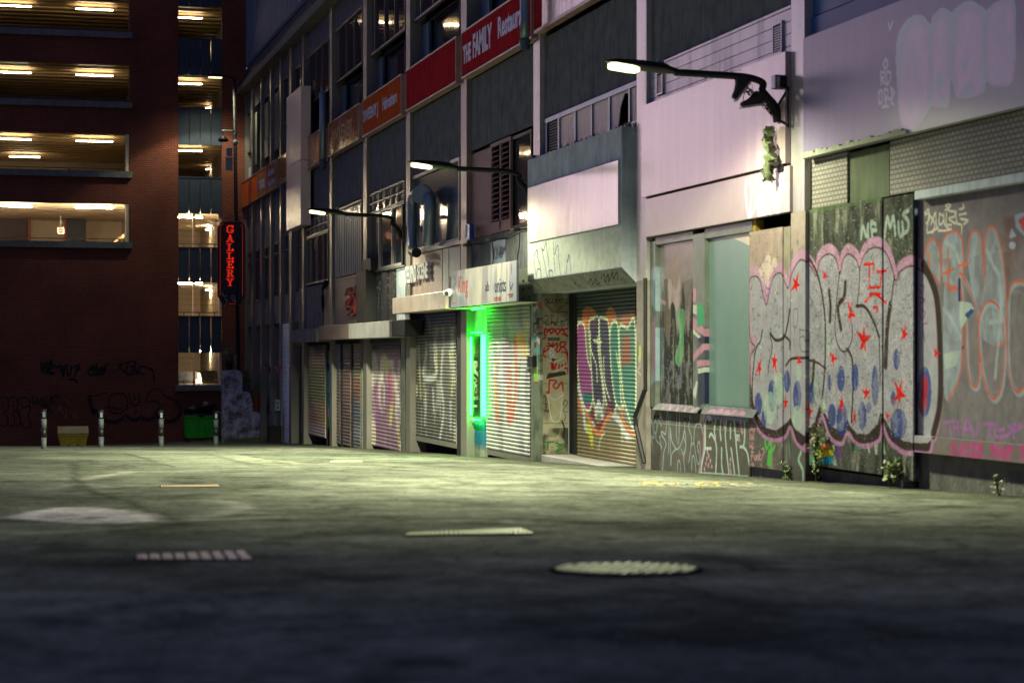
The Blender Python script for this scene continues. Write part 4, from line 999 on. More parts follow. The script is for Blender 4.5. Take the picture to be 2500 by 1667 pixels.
def wall_lamp():
    px = 1931; Y = Yp(px); z0 = Zp(px, 275)
    t = thing('wall_street_lamp', 'black wall-mounted street lamp nearest the camera with shoes hanging from its arm', 'street lamp', (P, Y, z0), 'street lamps on curved arms along the shop wall')
    zarm = z0 + .40
    obj('bracket', MB().box(P - .15, P - .095, Y - .09, Y + .09, z0 - .75, z0 + .72), M['black'], t, bevel=.008)
    tr = MB(); tr.box(P - .17, P - .152, Y - .30, Y - .27, z0 - .22, z0 + .28); tr.tube([(P - .16, Y, z0 + .1), (P - .16, Y - .29, z0 + .25)], .02, 6); tr.tube([(P - .16, Y, z0 - .1), (P - .16, Y - .29, z0 - .2)], .02, 6); tr.quad((P-.158, Y, z0+.05), (P-.158, Y-.24, z0+.05), (P-.158, Y, z0-.35))
    obj('stay', tr, M['black'], t)
    A0, A1 = far(1650, 177, Y), far(1475, 150, Y)          # arm end and head tip
    xa, za = A0; xt, zt_ = A1; sl_ = (zt_ - za) / (xa - xt)
    kx, kz = far(1822, 189, Y)
    pts = [(P - .16, Y, z0 - .12), (P - .22, Y, z0 + .06), (P - .38, Y, z0 + .25), far(1862, 203, Y)[0:1] + (Y, far(1862, 203, Y)[1]), (kx, Y, kz), (xa + .5, Y, za + (kz - za)*.42), (xa - .02, Y, za)]
    cp_ = crom(pts, n=5)
    obj('arm', MB().tube(cp_, [.07 - .025*min(1, i/12) for i in range(len(cp_))], 12), M['black'], t, smooth=True)
    # luminaire: tapering flat head
    xs = [0, .06, .14, .42, .78, .93]; hw = [.05, .07, .15, .17, .14, .04]; ht = [.055, .06, .085, .085, .055, .012]
    mb = MB(); n = 14; x0 = xa; zc = za
    for i, x in enumerate(xs):
        for k in range(n):
            a = 2*math.pi*k/n; sn = math.sin(a); mb.v.append((x0 - x, Y + hw[i]*math.cos(a), zc + x*sl_ + (ht[i]*sn if sn > 0 else ht[i]*.45*sn)))
    for i in range(len(xs) - 1):
        for k in range(n): k2 = (k+1) % n; mb.f.append((i*n+k, i*n+k2, (i+1)*n+k2, (i+1)*n+k)); mb.mi.append(0)
    mb.f.append(tuple(range(n))); mb.mi.append(0); mb.f.append(tuple(range((len(xs)-1)*n, len(xs)*n))[::-1]); mb.mi.append(0)
    h = obj('head', mb, M['black'], t, smooth=True)
    lm = MB(); o_l = [(-.50, -.10), (-.58, -.13), (-.80, -.12), (-.86, -.07), (-.86, .07), (-.80, .12), (-.58, .13), (-.50, .10)]
    lm.prism(o_l, lambda u, v, q: (x0 + u, Y + v, zc - u*sl_ + q), -.075, -.01)
    obj('lens', lm, M['lens'], h)
    obj('photocell', MB().lathe((x0 - .20, Y, zc + .07 + .2*sl_), [(.045, 0), (.045, .07), (.03, .085)], 14), M['grey'], h, smooth=True)
    lamp_light(t, (x0 - .68, Y, zc + .68*sl_ - .20), LAMPW)
    return t, Y, z0
L1, LY, LZ = wall_lamp()
L2 = dup(L1, (P, Yp(1318) + .05, Zp(1310, 420) - .44), 'black wall-mounted street lamp whose arm starts behind the canopy box')
L3 = dup(L1, (P, Yp(996), Zp(996, 527) - .44), 'black wall-mounted street lamp at the window of vent lights, farthest of the wall lamps')
# cable box and rag on the nearest bracket
cj = MB(); cj.box(P - .26, P - .155, LY - .12, LY + .02, LZ + .28, LZ + .45)
jb = obj('junction_box', cj, M['pipe'], L1, bevel=.01); jb2 = obj('switch_box', MB().box(P - .25, P - .155, LY - .25, LY - .14, LZ + .27, LZ + .42), M['black'], L1, bevel=.008)
wr = MB()
for k in range(7):
    a = k*.9; pts = []
    for i in range(14):
        s = i/13; pts.append((P - .2 - .45*s - .05*math.sin(6*s + a), LY + .05*math.sin(9*s + a*2), LZ - .1 + .38*s**.7 + .06*math.sin(7*s + a)))
    wr.tube(pts, .006, 4)
wr.tube([(P - .55 + .09*math.cos(q/3), LY, LZ + .16 + .09*math.sin(q/3)) for q in range(20)], .006, 4)
obj('loose_wire', wr, M['black'], L1)
# plastic rag hanging from the bracket
rg = MB(); r_ = random.Random(11); n = 8; m_ = 22
for j in range(m_):
    v = j/(m_-1); wd = [.03, .05, .085, .06, .10, .075, .05, .03][min(7, int(v*8))]*(1 + .25*r_.random()); off = .05*math.sin(v*9) - .02
    for i in range(n):
        u = i/(n-1) - .5
        rg.v.append((P - .24 - .07*math.sin(u*11 + v*7) - .03*r_.random(), LY + .10 + off - u*wd*2.2 + .015*r_.gauss(0, 1), LZ - .16 - v*.68 - .04*r_.random()*(1 + abs(u))))
for j in range(m_-1):
    for i in range(n-1):
        if (i in (0, n-2)) and r_.random() < .35: continue
        rg.f.append((j*n+i, j*n+i+1, (j+1)*n+i+1, (j+1)*n+i)); rg.mi.append(0)
M['rag'] = mat('pale_green_plastic_rag', (.13, .16, .08), .7, var=.5)
rag = obj('torn_plastic_rag', rg, M['rag'], None, smooth=True); tag(rag, 'torn pale green plastic rag caught below the nearest lamp bracket', 'plastic rag')
# pair of shoes
M['shoe'] = mat('black_shoe', (.012, .012, .014), .7); M['sole'] = mat('pale_sole', (.30, .28, .27), .7)
def shoe(cx, cz, Y, tilt, label):
    t = thing('hanging_shoe', label, 'shoe', (cx, Y, cz), 'pair of shoes slung over the nearest lamp arm')
    prof = [(-.15, 0), (.13, 0), (.15, .05), (.145, .12), (.06, .165), (.02, .12), (-.06, .075), (-.14, .055), (-.165, .025)]
    ca, sa = math.cos(tilt), math.sin(tilt)
    f = lambda u, v, y: (cx + (u*ca - v*sa), Y + y, cz + (u*sa + v*ca))
    mb = MB()
    for y0, y1, s in ((-.045, .045, 1),): mb.prism(prof, f, y0, y1)
    obj('upper', mb, M['shoe'], t, bevel=.02)
    obj('sole', MB().prism([(-.17, -.028), (.145, -.028), (.15, -.002), (-.168, -.002)], f, -.05, .05), M['sole'], t, bevel=.006)
    obj('lace', MB().tube([f(.02, .13, 0), (cx - .01, Y, cz + .25), (P - .95, Y, LZ + .44)], .004, 4), M['shoe'], t)
shX = far(1842, 240, LY)[0]
shoe(far(1838, 250, LY)[0], far(1838, 256, LY)[1], LY, R(10), 'large black high-top shoe with pale sole hanging below the nearest lamp arm')
shoe(far(1812, 205, LY)[0], far(1812, 220, LY)[1], LY, R(52), 'smaller tilted black shoe tucked up against the nearest lamp arm')
# street lamp on a tall post by the far corner
px, py = 583, 1076
gx, gy, gzz = gnd(px, py)
sl = thing('post_street_lamp', 'tall dark street lamp post with cameras at the far corner of the parade', 'street lamp', (gx, gy, gzz))
ztop = far(572, 190, gy)[1]
lean = far(572, 190, gy)[0] - far(583, 190, gy)[0]
ptx = lambda z: gx + lean * (z - gzz) / (ztop - gzz)
obj('post', MB().tube([(ptx(z), gy, z) for z in (gzz - .1, gzz + 2.1, gzz + 2.15, gzz + 6, ztop)], [.12, .12, .085, .08, .06], 14), M['black'], sl, smooth=True)
obj('arm', MB().tube([(ptx(ztop), gy, ztop - .05), (ptx(ztop) - .3, gy, ztop + .05), (ptx(ztop) - .45, gy, ztop + .05)], .035, 8), M['black'], sl, smooth=True)
hx = ptx(ztop) - .42
hd = obj('head', MB().prism([(0, -.03), (-.08, .05), (-.5, .05), (-.62, -.01), (-.6, -.045), (0, -.05)], lambda u, v, t: (hx + u, gy + t, ztop + .04 + v), -.13, .13), M['black'], sl, bevel=.01)
obj('lens', MB().box(hx - .56, hx - .05, gy - .11, gy + .11, ztop - .045, ztop - .011), M['lens'], hd, bevel=.01)
lamp_light(sl, (hx - .3, gy, ztop - .17), 900, .8, .60)
z_ = lambda y: far(575, y, gy)[1]
gb = obj('equipment_box', MB().box(ptx(9) - .33, ptx(9) - .12, gy - .2, gy - .02, z_(383), z_(362)), M['grey'], sl, bevel=.01)
gb2 = obj('equipment_box', MB().box(ptx(9) - .36, ptx(9) - .10, gy - .2, gy - .02, z_(417), z_(386)), M['grey'], sl, bevel=.01)
obj('camera_dome', MB().lathe((ptx(8) - .02, gy - .28, z_(352)), [(.02, .13), (.08, .10), (.10, .03), (.09, -.04), (.05, -.09)], 14), M['grey'], sl, smooth=True)
cd = MB(); cd.tube([(ptx(8), gy, z_(320)), (ptx(8) - .5, gy, z_(320))], .02, 6); cd.tube([(ptx(8) - .45, gy, z_(320)), (ptx(8) - .45, gy, z_(333))], .02, 6); obj('camera_bracket', cd, M['pipe'], sl)
obj('camera_cluster', MB().lathe((ptx(8) - .45, gy, z_(346)), [(.05, .22), (.10, .16), (.19, .08), (.20, .0), (.12, -.03)], 12), M['black'], sl, smooth=True)
st = MB()
for q in range(7): st.lathe((ptx(8), gy, z_(320 + q*11)), [(.085, 0), (.085, .03)], 12)
obj('strap', st, M['pipe'], sl)

# ------------------------------------------------------------------ bollards
M['bw'] = mat('bollard_white', (.10, .105, .125), .6, var=.2); M['bb'] = mat('bollard_black', (.012, .012, .014), .5)
bd = [(107, 1095), (247, 1092), (393.6, 1089.5), (527, 1087)]
blab = ['black and white bollard left of the yellow grit bin, leftmost of the row', 'black and white bollard just right of the yellow grit bin', 'black and white bollard in front of the long black scalloped graffiti, third of the row', 'black and white bollard in front of the green wheeled bins, rightmost of the row']
proto = None
for (px, py), lb_ in zip(bd, blab):
    X, Y, Z = gnd(px, py)
    if proto is None:
        proto = thing('bollard', lb_, 'bollard', (X, Y, Z), 'row of bollards across the street')
        r = .072
        for nm, a, b, m in (('shaft_band', -.1, .30, 'bw'), ('shaft_band', .30, .54, 'bb'), ('shaft_band', .54, .80, 'bw'), ('shaft_top', .80, 1.02, 'bb')):
            obj(nm, MB().lathe((X, Y, Z), [(r, a + .001), (r, b)], 20), M[m], proto, smooth=True)
        obj('cap', MB().lathe((X, Y, Z), [(r + .006, 1.02), (r + .006, 1.035), (r - .02, 1.05)], 20), M['bb'], proto)
        obj('reflector', MB().box(X - .035, X + .035, Y - r - .012, Y - r + .002, Z + .84, Z + .98), M['pipe'], proto, bevel=.003)
    else: dup(proto, (X, Y, Z), lb_)

# ------------------------------------------------------------------ grit bin
X, Y, Z = gnd(178, 1088)
gbn = thing('grit_bin', 'yellow plastic grit bin with sloping lid between two bollards', 'grit bin', (X, Y, Z))
M['yel'] = mat('faded_yellow_plastic', (.95, .68, .05), .5, var=.2, streak=.2, dark=(.2, .15, .05)); M['yel2'] = mat('dusty_yellow_lid', (.66, .56, .24), .6, var=.3)
sc_ = dep(X, Y)/F_PX; hw = 36*sc_
mb = MB()
def ring(z, w_, d0, d1): return [(X - w_, Y - d0, Z + z), (X + w_, Y - d0, Z + z), (X + w_, Y + d1, Z + z), (X - w_, Y + d1, Z + z)]
lv_ = [(0.06, hw*.84, .26, .26), (.38, hw*.97, .32, .30), (.38, hw*1.0, .35, .33), (.44, hw*1.0, .35, .33)]
for q in lv_: mb.v += ring(*q)
for i in range(3):
    for k in range(4): a, b = i*4+k, i*4+(k+1) % 4; mb.f.append((a, b, b+4, a+4)); mb.mi.append(0)
mb.f.append((3, 2, 1, 0)); mb.mi.append(0)
for a in (-1, 0, 1): mb.box(X + a*hw*.62 - .13, X + a*hw*.62 + .13, Y - .28, Y + .25, Z, Z + .07)
obj('bin_body', mb, M['yel'], gbn, bevel=.012)
obj('lid', MB().prism([(-.36, .442), (.34, .442), (.34, .50), (.22, .70), (.02, .74), (-.36, .50)], lambda u, v, t: (X + t, Y + u, Z + v), -hw*1.02, hw*1.02), M['yel2'], gbn, bevel=.03)
# ------------------------------------------------------------------ wheeled bins
M['green'] = mat('bright_green_plastic', (.02, .55, .03), .45, var=.15); M['bag'] = mat('black_bin_bag', (.015, .012, .016), .3, var=.3, bump=1, bsc=8)
def wbin(px, py, w_, h, label, lidopen):
    X, Y = far(px, YH, 76.7)[0], 76.7; Z = gz(X, Y); t = thing('wheeled_bin', label, 'bin', (X, Y, Z), 'green wheeled bins against the brick wall')
    hw = w_/2; mb = MB()
    for z, a, d in ((.16, hw*.88, .36), (h*.82, hw, .44), (h*.83, hw*1.05, .48), (h*.9, hw*1.05, .48)): mb.v += [(X - a, Y - d, Z + z), (X + a, Y - d, Z + z), (X + a, Y + d, Z + z), (X - a, Y + d, Z + z)]
    for i in range(3):
        for k in range(4): a, b = i*4+k, i*4+(k+1) % 4; mb.f.append((a, b, b+4, a+4)); mb.mi.append(0)
    mb.f.append((3, 2, 1, 0)); mb.mi.append(0)
    for s in (-.5, 0, .5): mb.box(X + s*w_ - .015, X + s*w_ + .015, Y - .44, Y - .37, Z + .25, Z + h*.8)
    obj('bin_body', mb, M['green'], t, bevel=.015)
    for s in (-1, 1):
        for d in (-.3, .3): obj('wheel', MB().tube([(X + s*hw*.78 - .03, Y + d, Z + .09), (X + s*hw*.78 + .03, Y + d, Z + .09)], .09, 14), M['black'], t)
    obj('lid', MB().prism([(-.5, h*.9 + .002), (.5, h*.9 + .002), (.5, h*.9 + (.35 if lidopen else .1)), (0, h*.9 + .16), (-.5, h*.9 + .04)], lambda u, v, q: (X + q, Y + u, Z + v), -hw, hw), M['bag'], t, bevel=.02)
    return X, Y, Z
x1_, y1_, z1_ = wbin(473, 1076, .72, 1.15, 'green wheeled bin with scratched front, left of the pair', False)
x2_, y2_, z2_ = wbin(506, 1076.5, .80, 1.12, 'green wheeled bin behind the rightmost bollard, right of the pair', True)
def blob(name, c, r, m, label, cat, group=None, sq=(1, 1, .6), seed=0):
    bm = bmesh.new(); bmesh.ops.create_icosphere(bm, subdivisions=3, radius=1)
    rr = np.random.default_rng(seed); off = rr.random(3)*20
    me = bpy.data.meshes.new(name)
    for v in bm.verts:
        d = v.co.normalized(); k = .8 + .5*float(fbm(np.array([d.x*2.2 + off[0] + 30]), np.array([d.y*2.2 + d.z*3 + off[1] + 30]), 3)[0])
        v.co = Vector((d.x*sq[0], d.y*sq[1], d.z*sq[2])) * r * k
    bm.to_mesh(me); bm.free(); me.materials.append(m); me.polygons.foreach_set('use_smooth', [True]*len(me.polygons))
    o = bpy.data.objects.new(name, me); C.objects.link(o); o.location = c; LOC[o.name] = Vector(c); return tag(o, label, cat, group)
import bmesh
blob('bin_bag', (x1_ - .05, y1_ - .1, z1_ + 1.24), .30, M['bag'], 'black bin bag heaped on the left green bin', 'bin bag', sq=(1, .9, .55), seed=2)
blob('bin_bag', (x2_ - .05, y2_ - .1, z2_ + 1.36), .30, M['bag'], 'black bin bag heaped on the right green bin', 'bin bag', sq=(1.1, .9, .5), seed=3)
# pale debris: a few paper scraps on the bins
pm = MB(); pm.box(x2_ + .22, x2_ + .42, y2_ - .5, y2_ - .3, z2_ + 1.12, z2_ + 1.16); tag(obj('paper_scrap', pm, M['white'], None), 'white paper scrap on the edge of the right green bin', 'litter')
# ------------------------------------------------------------------ the big silver piece across the boards at the right
A7 = T(1550, 450, 2.09); A8 = T(1950, 450, 2.036)
SIL = A7([(590, 1000), (588, 900), (592, 840), (612, 800), (592, 770), (585, 700), (583, 480), (612, 440), (640, 465), (655, 540), (672, 585), (690, 500), (710, 440), (745, 425), (765, 470), (783, 500), (800, 430), (840, 360), (875, 368), (905, 400)]) + \
      A8([(88, 425), (105, 350), (150, 318), (188, 350), (203, 420), (222, 345), (250, 318), (288, 350), (302, 385), (330, 315), (380, 285), (432, 310), (465, 390), (482, 450), (505, 405), (555, 378), (600, 395), (645, 440), (672, 520), (690, 640), (700, 800), (705, 950), (700, 1100), (690, 1180), (675, 1250)])
BOT = A8([(668, 1262), (640, 1285), (580, 1285), (520, 1275), (460, 1225), (425, 1160), (405, 1130), (392, 1190), (345, 1240), (290, 1238), (255, 1200), (243, 1165), (215, 1225), (165, 1205), (122, 1120), (105, 1090), (80, 1180), (30, 1235)]) + A7([(870, 1285), (820, 1250), (795, 1190), (775, 1215), (720, 1255), (665, 1240), (620, 1170), (600, 1090)])
BOTD = A8([(668, 1262), (650, 1335), (590, 1335), (520, 1330), (450, 1275), (418, 1200), (400, 1270), (340, 1300), (285, 1288), (243, 1235), (212, 1290), (155, 1255), (115, 1150), (85, 1250), (25, 1305)]) + A7([(870, 1355), (825, 1320), (793, 1240), (765, 1290), (700, 1305), (635, 1260), (592, 1150)])
def piece(cv, silver=(.34, .325, .39), pinkc=(.50, .22, .42)):
    brown = (.055, .04, .038); blue = (.025, .05, .24); red = (.62, .02, .018); mint = (.40, .58, .44)
    cv.poly(SIL + BOTD, brown)
    cv.poly(SIL + BOT, silver)
    cv.stroke(SIL[:], .11, (.46, .26, .40), soft=.4, curve=True)
    cv.stroke(BOTD[:], .055, (.42, .20, .38), soft=.3)
    cv.stroke([(x, y + 14) for x, y in SIL[:44]], .022, (.10, .06, .07), soft=.4)
    for g, w_ in ((A7([(650, 745), (640, 800), (615, 850), (600, 1000), (600, 1100)]), .03), (A7([(690, 760), (720, 795), (760, 780), (778, 720), (790, 640)]), .035), (A7([(690, 770), (700, 830), (685, 910), (680, 960)]), .02), (A7([(760, 770), (790, 800), (790, 840)]), .03),
                  (A8([(42, 350), (90, 440), (118, 560), (132, 700), (130, 900), (118, 1050), (104, 1150)]), .035), (A8([(150, 525), (158, 600), (155, 680)]), .055), (A8([(232, 490), (225, 560), (195, 610), (210, 720)]), .06), (A8([(205, 430), (190, 560), (180, 720), (200, 810), (235, 830), (265, 770), (265, 700)]), .02),
                  (A8([(240, 815), (265, 870), (270, 1000), (262, 1180)]), .035), (A8([(285, 605), (330, 610), (372, 680), (400, 760)]), .035), (A8([(455, 600), (440, 720), (432, 900)]), .08), (A8([(475, 460), (460, 580), (440, 700)]), .025), (A8([(40, 870), (90, 885), (135, 915)]), .025), (A7([(770, 925), (800, 890), (870, 885)]), .03),
                  (A8([(75, 880), (72, 960), (62, 1020)]), .06), (A8([(620, 400), (660, 480), (690, 600), (705, 900), (700, 1100), (670, 1240)]), .10), (A8([(400, 760), (405, 1000)]), .02), (A8([(303, 420), (300, 520), (290, 600)]), .02)):
        cv.stroke(g, w_*1.2, brown, soft=.35)
    for c, rx, ry in ((A7([(630, 1120)])[0], 9, 28), (A7([(700, 1080)])[0], 10, 40), (A7([(776, 1005)])[0], 8, 28), (A7([(828, 1080)])[0], 10, 38), (A7([(660, 1195)])[0], 7, 22), (A8([(210, 965)])[0], 9, 32), (A8([(152, 985)])[0], 5, 20), (A8([(65, 1040)])[0], 8, 28), (A8([(165, 1150)])[0], 10, 30), (A8([(215, 1170)])[0], 14, 40),
                      (A8([(280, 960)])[0], 9, 34), (A8([(315, 1150)])[0], 10, 36), (A8([(380, 1000)])[0], 9, 50), (A8([(348, 1110)])[0], 6, 14), (A8([(487, 870)])[0], 9, 26), (A8([(470, 1065)])[0], 6, 18), (A8([(497, 1190)])[0], 20, 38), (A8([(625, 1030)])[0], 17, 62)):
        cv.oval(c[0], c[1], rx, ry, blue, .85, fade=.35)
    for c, rx, ry in ((A7([(735, 1040)])[0], 14, 40), (A8([(148, 780)])[0], 4, 34), (A7([(835, 960)])[0], 6, 20), (A7([(690, 1140)])[0], 16, 40), (A7([(830, 1190)])[0], 14, 30), (A8([(85, 1010)])[0], 5, 40), (A8([(120, 1100)])[0], 6, 20)):
        cv.oval(c[0], c[1], rx, ry, mint, .55, fade=.4)
    for x, y, r, ys in [(*p, r, ys) for p, r, ys in ((A7([(635, 935)])[0], 9, 3.2), (A7([(712, 905)])[0], 10, 3.2), (A7([(822, 510)])[0], 13, 2.2), (A7([(838, 900)])[0], 7, 2.6), (A7([(770, 1115)])[0], 8, 2.6), (A7([(888, 1165)])[0], 12, 2.3), (A8([(130, 455)])[0], 8, 2.), (A8([(258, 640)])[0], 10, 4), (A8([(322, 775)])[0], 16, 2.9), (A8([(170, 865)])[0], 9, 2.8),
                     (A8([(52, 1130)])[0], 10, 2.5), (A8([(213, 1090)])[0], 10, 2.6), (A8([(335, 1040)])[0], 10, 2.4), (A8([(278, 1155)])[0], 8, 2.6), (A8([(525, 745)])[0], 10, 2.5), (A8([(500, 1040)])[0], 16, 2.6), (A8([(440, 1150)])[0], 7, 2.4), (A8([(682, 840)])[0], 8, 2.8))]:
        cv.star(x, y, r, red, ys, rot=(x % 7)*.1)
    for g in ([(325, 400), (370, 395), (372, 425)], [(352, 400), (350, 480)], [(390, 435), (435, 430)], [(410, 440), (405, 500)], [(345, 515), (405, 512)], [(330, 585), (375, 545), (435, 590)], [(352, 545), (405, 545)], [(370, 610), (392, 615), (388, 635)], [(352, 500), (350, 515)]):
        cv.stroke(A8(g), .035, red, soft=.3)
    cv.oval(*A8([(622, 1010)])[0], 11, 30, (.45, .03, .02), .75, fade=.5); cv.oval(*A8([(620, 1090)])[0], 9, 22, (.50, .05, .02), .8, fade=.4)
    for g in ([(600, 500), (625, 510), (610, 540), (600, 520)], [(598, 560), (628, 575), (605, 590)], [(605, 620), (630, 640), (610, 670), (600, 640)], [(640, 690), (615, 700), (620, 740), (628, 780)]): cv.stroke(A8(g), .018, (.35, .08, .32), soft=.4)
    for g in ([(810, 640), (830, 640), (828, 720), (808, 720), (810, 640)], [(840, 740), (890, 760), (885, 840), (850, 850), (840, 790), (860, 775), (870, 800)], [(812, 790), (812, 830)], [(815, 720), (815, 760)]): cv.stroke(A7(g), .014, (.12, .11, .12), soft=.5)
    cv.poly(A7([(597, 480), (655, 400), (680, 345), (700, 390), (720, 360), (725, 410), (690, 470), (672, 560), (655, 500), (625, 440)]), (.60, .48, .46), .8)
    for g in ([(655, 450), (665, 520), (690, 540), (670, 570), (672, 500)],): cv.stroke(A7(g), .02, (.25, .12, .4), soft=.4)
def drips(cv):
    r = random.Random(31)
    for k in range(46):
        x = 1830 + r.random()*440; y = 640 + r.random()*430; h = 8 + r.random()*34
        cv.stroke([(x, y), (x + .3, y + h)], .006 + .008*r.random(), [(.05, .04, .04), (.45, .03, .03), (.03, .05, .17), (.45, .28, .38), (.5, .5, .52)][r.randrange(5)], soft=.8, a=.7, curve=False)
    for k in range(26):
        x = 1830 + r.random()*440; y = 560 + r.random()*500; w_ = 1.5 + r.random()*4
        cv.poly([(x, y), (x + w_, y + 2), (x + w_*.8, y + 3 + r.random()*7), (x - 1, y + 4)], [(.10, .09, .08), (.55, .53, .54), (.20, .18, .16)][r.randrange(3)], .85)
def low_blotch(cv):
    drips(cv)
    t = T(1900, 920, 5.2275)
    for p, c in (([(530, 850), (640, 845), (660, 920), (560, 925)], (.60, .12, .02)), ([(520, 930), (690, 930), (705, 1000), (620, 1010), (525, 1030)], (.55, .48, .02)), ([(560, 1020), (690, 1010), (705, 1110), (545, 1110)], (.03, .25, .42)), ([(360, 960), (480, 930), (480, 1100), (360, 1080)], (.08, .36, .30)), ([(370, 940), (430, 950), (440, 1000), (380, 985)], (.40, .04, .04)), ([(740, 890), (820, 900), (820, 1050), (740, 1060)], (.13, .07, .22)), ([(980, 880), (1085, 890), (1020, 950), (985, 980)], (.08, .24, .20)), ([(1140, 900), (1170, 900), (1165, 980), (1150, 960)], (.35, .40, .38)), ([(1225, 840), (1270, 850), (1260, 990), (1235, 980)], (.35, .40, .38)), ([(1320, 700), (1340, 980), (1375, 990), (1350, 850)], (.30, .38, .34)),
                 ([(600, 700), (630, 700), (640, 800), (610, 800)], (.30, .38, .36)), ([(690, 870), (725, 870), (720, 930), (700, 1130), (750, 1130), (720, 1000)], (.30, .34, .30))):
        cv.poly(t(p), c, .9, streaky=.2)
    cv.stroke(t([(290, 960), (260, 1060), (310, 1180), (320, 1330)]), .05, (.32, .48, .38), soft=.4)
    for k in range(14): cv.stroke(t([(70 + k*7, 830 + (k % 3)*20), (75 + k*6, 1180)]), .006, (.26, .32, .30), soft=.6, a=.6)
    g = T(1560, 980, 5.6)
    cv.stroke(g([(1725, 520), (1740, 650), (1790, 560), (1810, 690), (1860, 600)]), .045, (.10, .45, .08)); cv.poly(g([(1775, 650), (1795, 655), (1812, 870), (1780, 890), (1748, 865)]), (.10, .45, .08))
    pk_ = (.50, .26, .32)
    for s_ in ([(1545, 690), (1535, 800)], [(1530, 740), (1560, 735)], [(1535, 690), (1565, 690)], [(1575, 740), (1580, 790), (1598, 790), (1600, 740)], [(1612, 800), (1612, 740), (1630, 745), (1632, 800)], [(1645, 680), (1642, 800)], [(1665, 720), (1645, 760), (1668, 800)], [(1680, 650), (1700, 640), (1712, 690), (1690, 740), (1675, 800)], [(1672, 850), (1672, 880)],
                [(1490, 440), (1490, 330), (1510, 430), (1515, 330)], [(1525, 400), (1545, 330), (1560, 400)], [(1530, 380), (1555, 375)], [(1575, 320), (1575, 400), (1590, 360)], [(1490, 520), (1490, 450), (1512, 520), (1520, 440)], [(1535, 450), (1532, 510), (1555, 500), (1550, 450)], [(1570, 420), (1568, 520)], [(1512, 560), (1512, 620), (1545, 600)], [(1550, 560), (1545, 640), (1570, 620)]):
        cv.stroke(g(s_), .022, pk_, soft=.4)
    cv.stroke(g([(1555, 880), (1560, 1060)]), .10, pk_, soft=.5, a=.8)
def oldboard(cv):
    cv.grad((.30, .30, .24), .7, lambda u, v: (fbm(u*9, v*2.5, 4) - .52)*6)
    cv.grad((.03, .035, .03), .7, lambda u, v: (fbm(u*8+4, v*3+2, 4) - .52)*6)
    for s_ in ([(310, 270), (320, 210), (335, 260), (345, 200), (345, 265)], [(365, 260), (360, 190), (382, 200)], [(365, 230), (385, 228)], [(425, 270), (440, 165), (455, 215), (470, 160), (480, 250)], [(495, 190), (500, 250), (518, 250), (515, 190)], [(545, 130), (520, 150), (545, 185), (540, 230), (515, 245)]):
        cv.stroke(A8(s_), .05, (.36, .43, .40), soft=.5, a=.9)
    cv.grad((.32, .10, .10), .5, lambda u, v: (fbm(u*8, v*5, 3) - .5)*6*(abs(v - .62) < .22)*(u < Yp(2170)))
def chips(cv):
    m = (rng.random(cv.UU.shape) > .990); cv.blend(m*.8, (.62, .60, .58))
    m = (fbm(cv.UU*22, cv.VV*22, 3) > .70); cv.blend(m*.6, (.13, .12, .11))
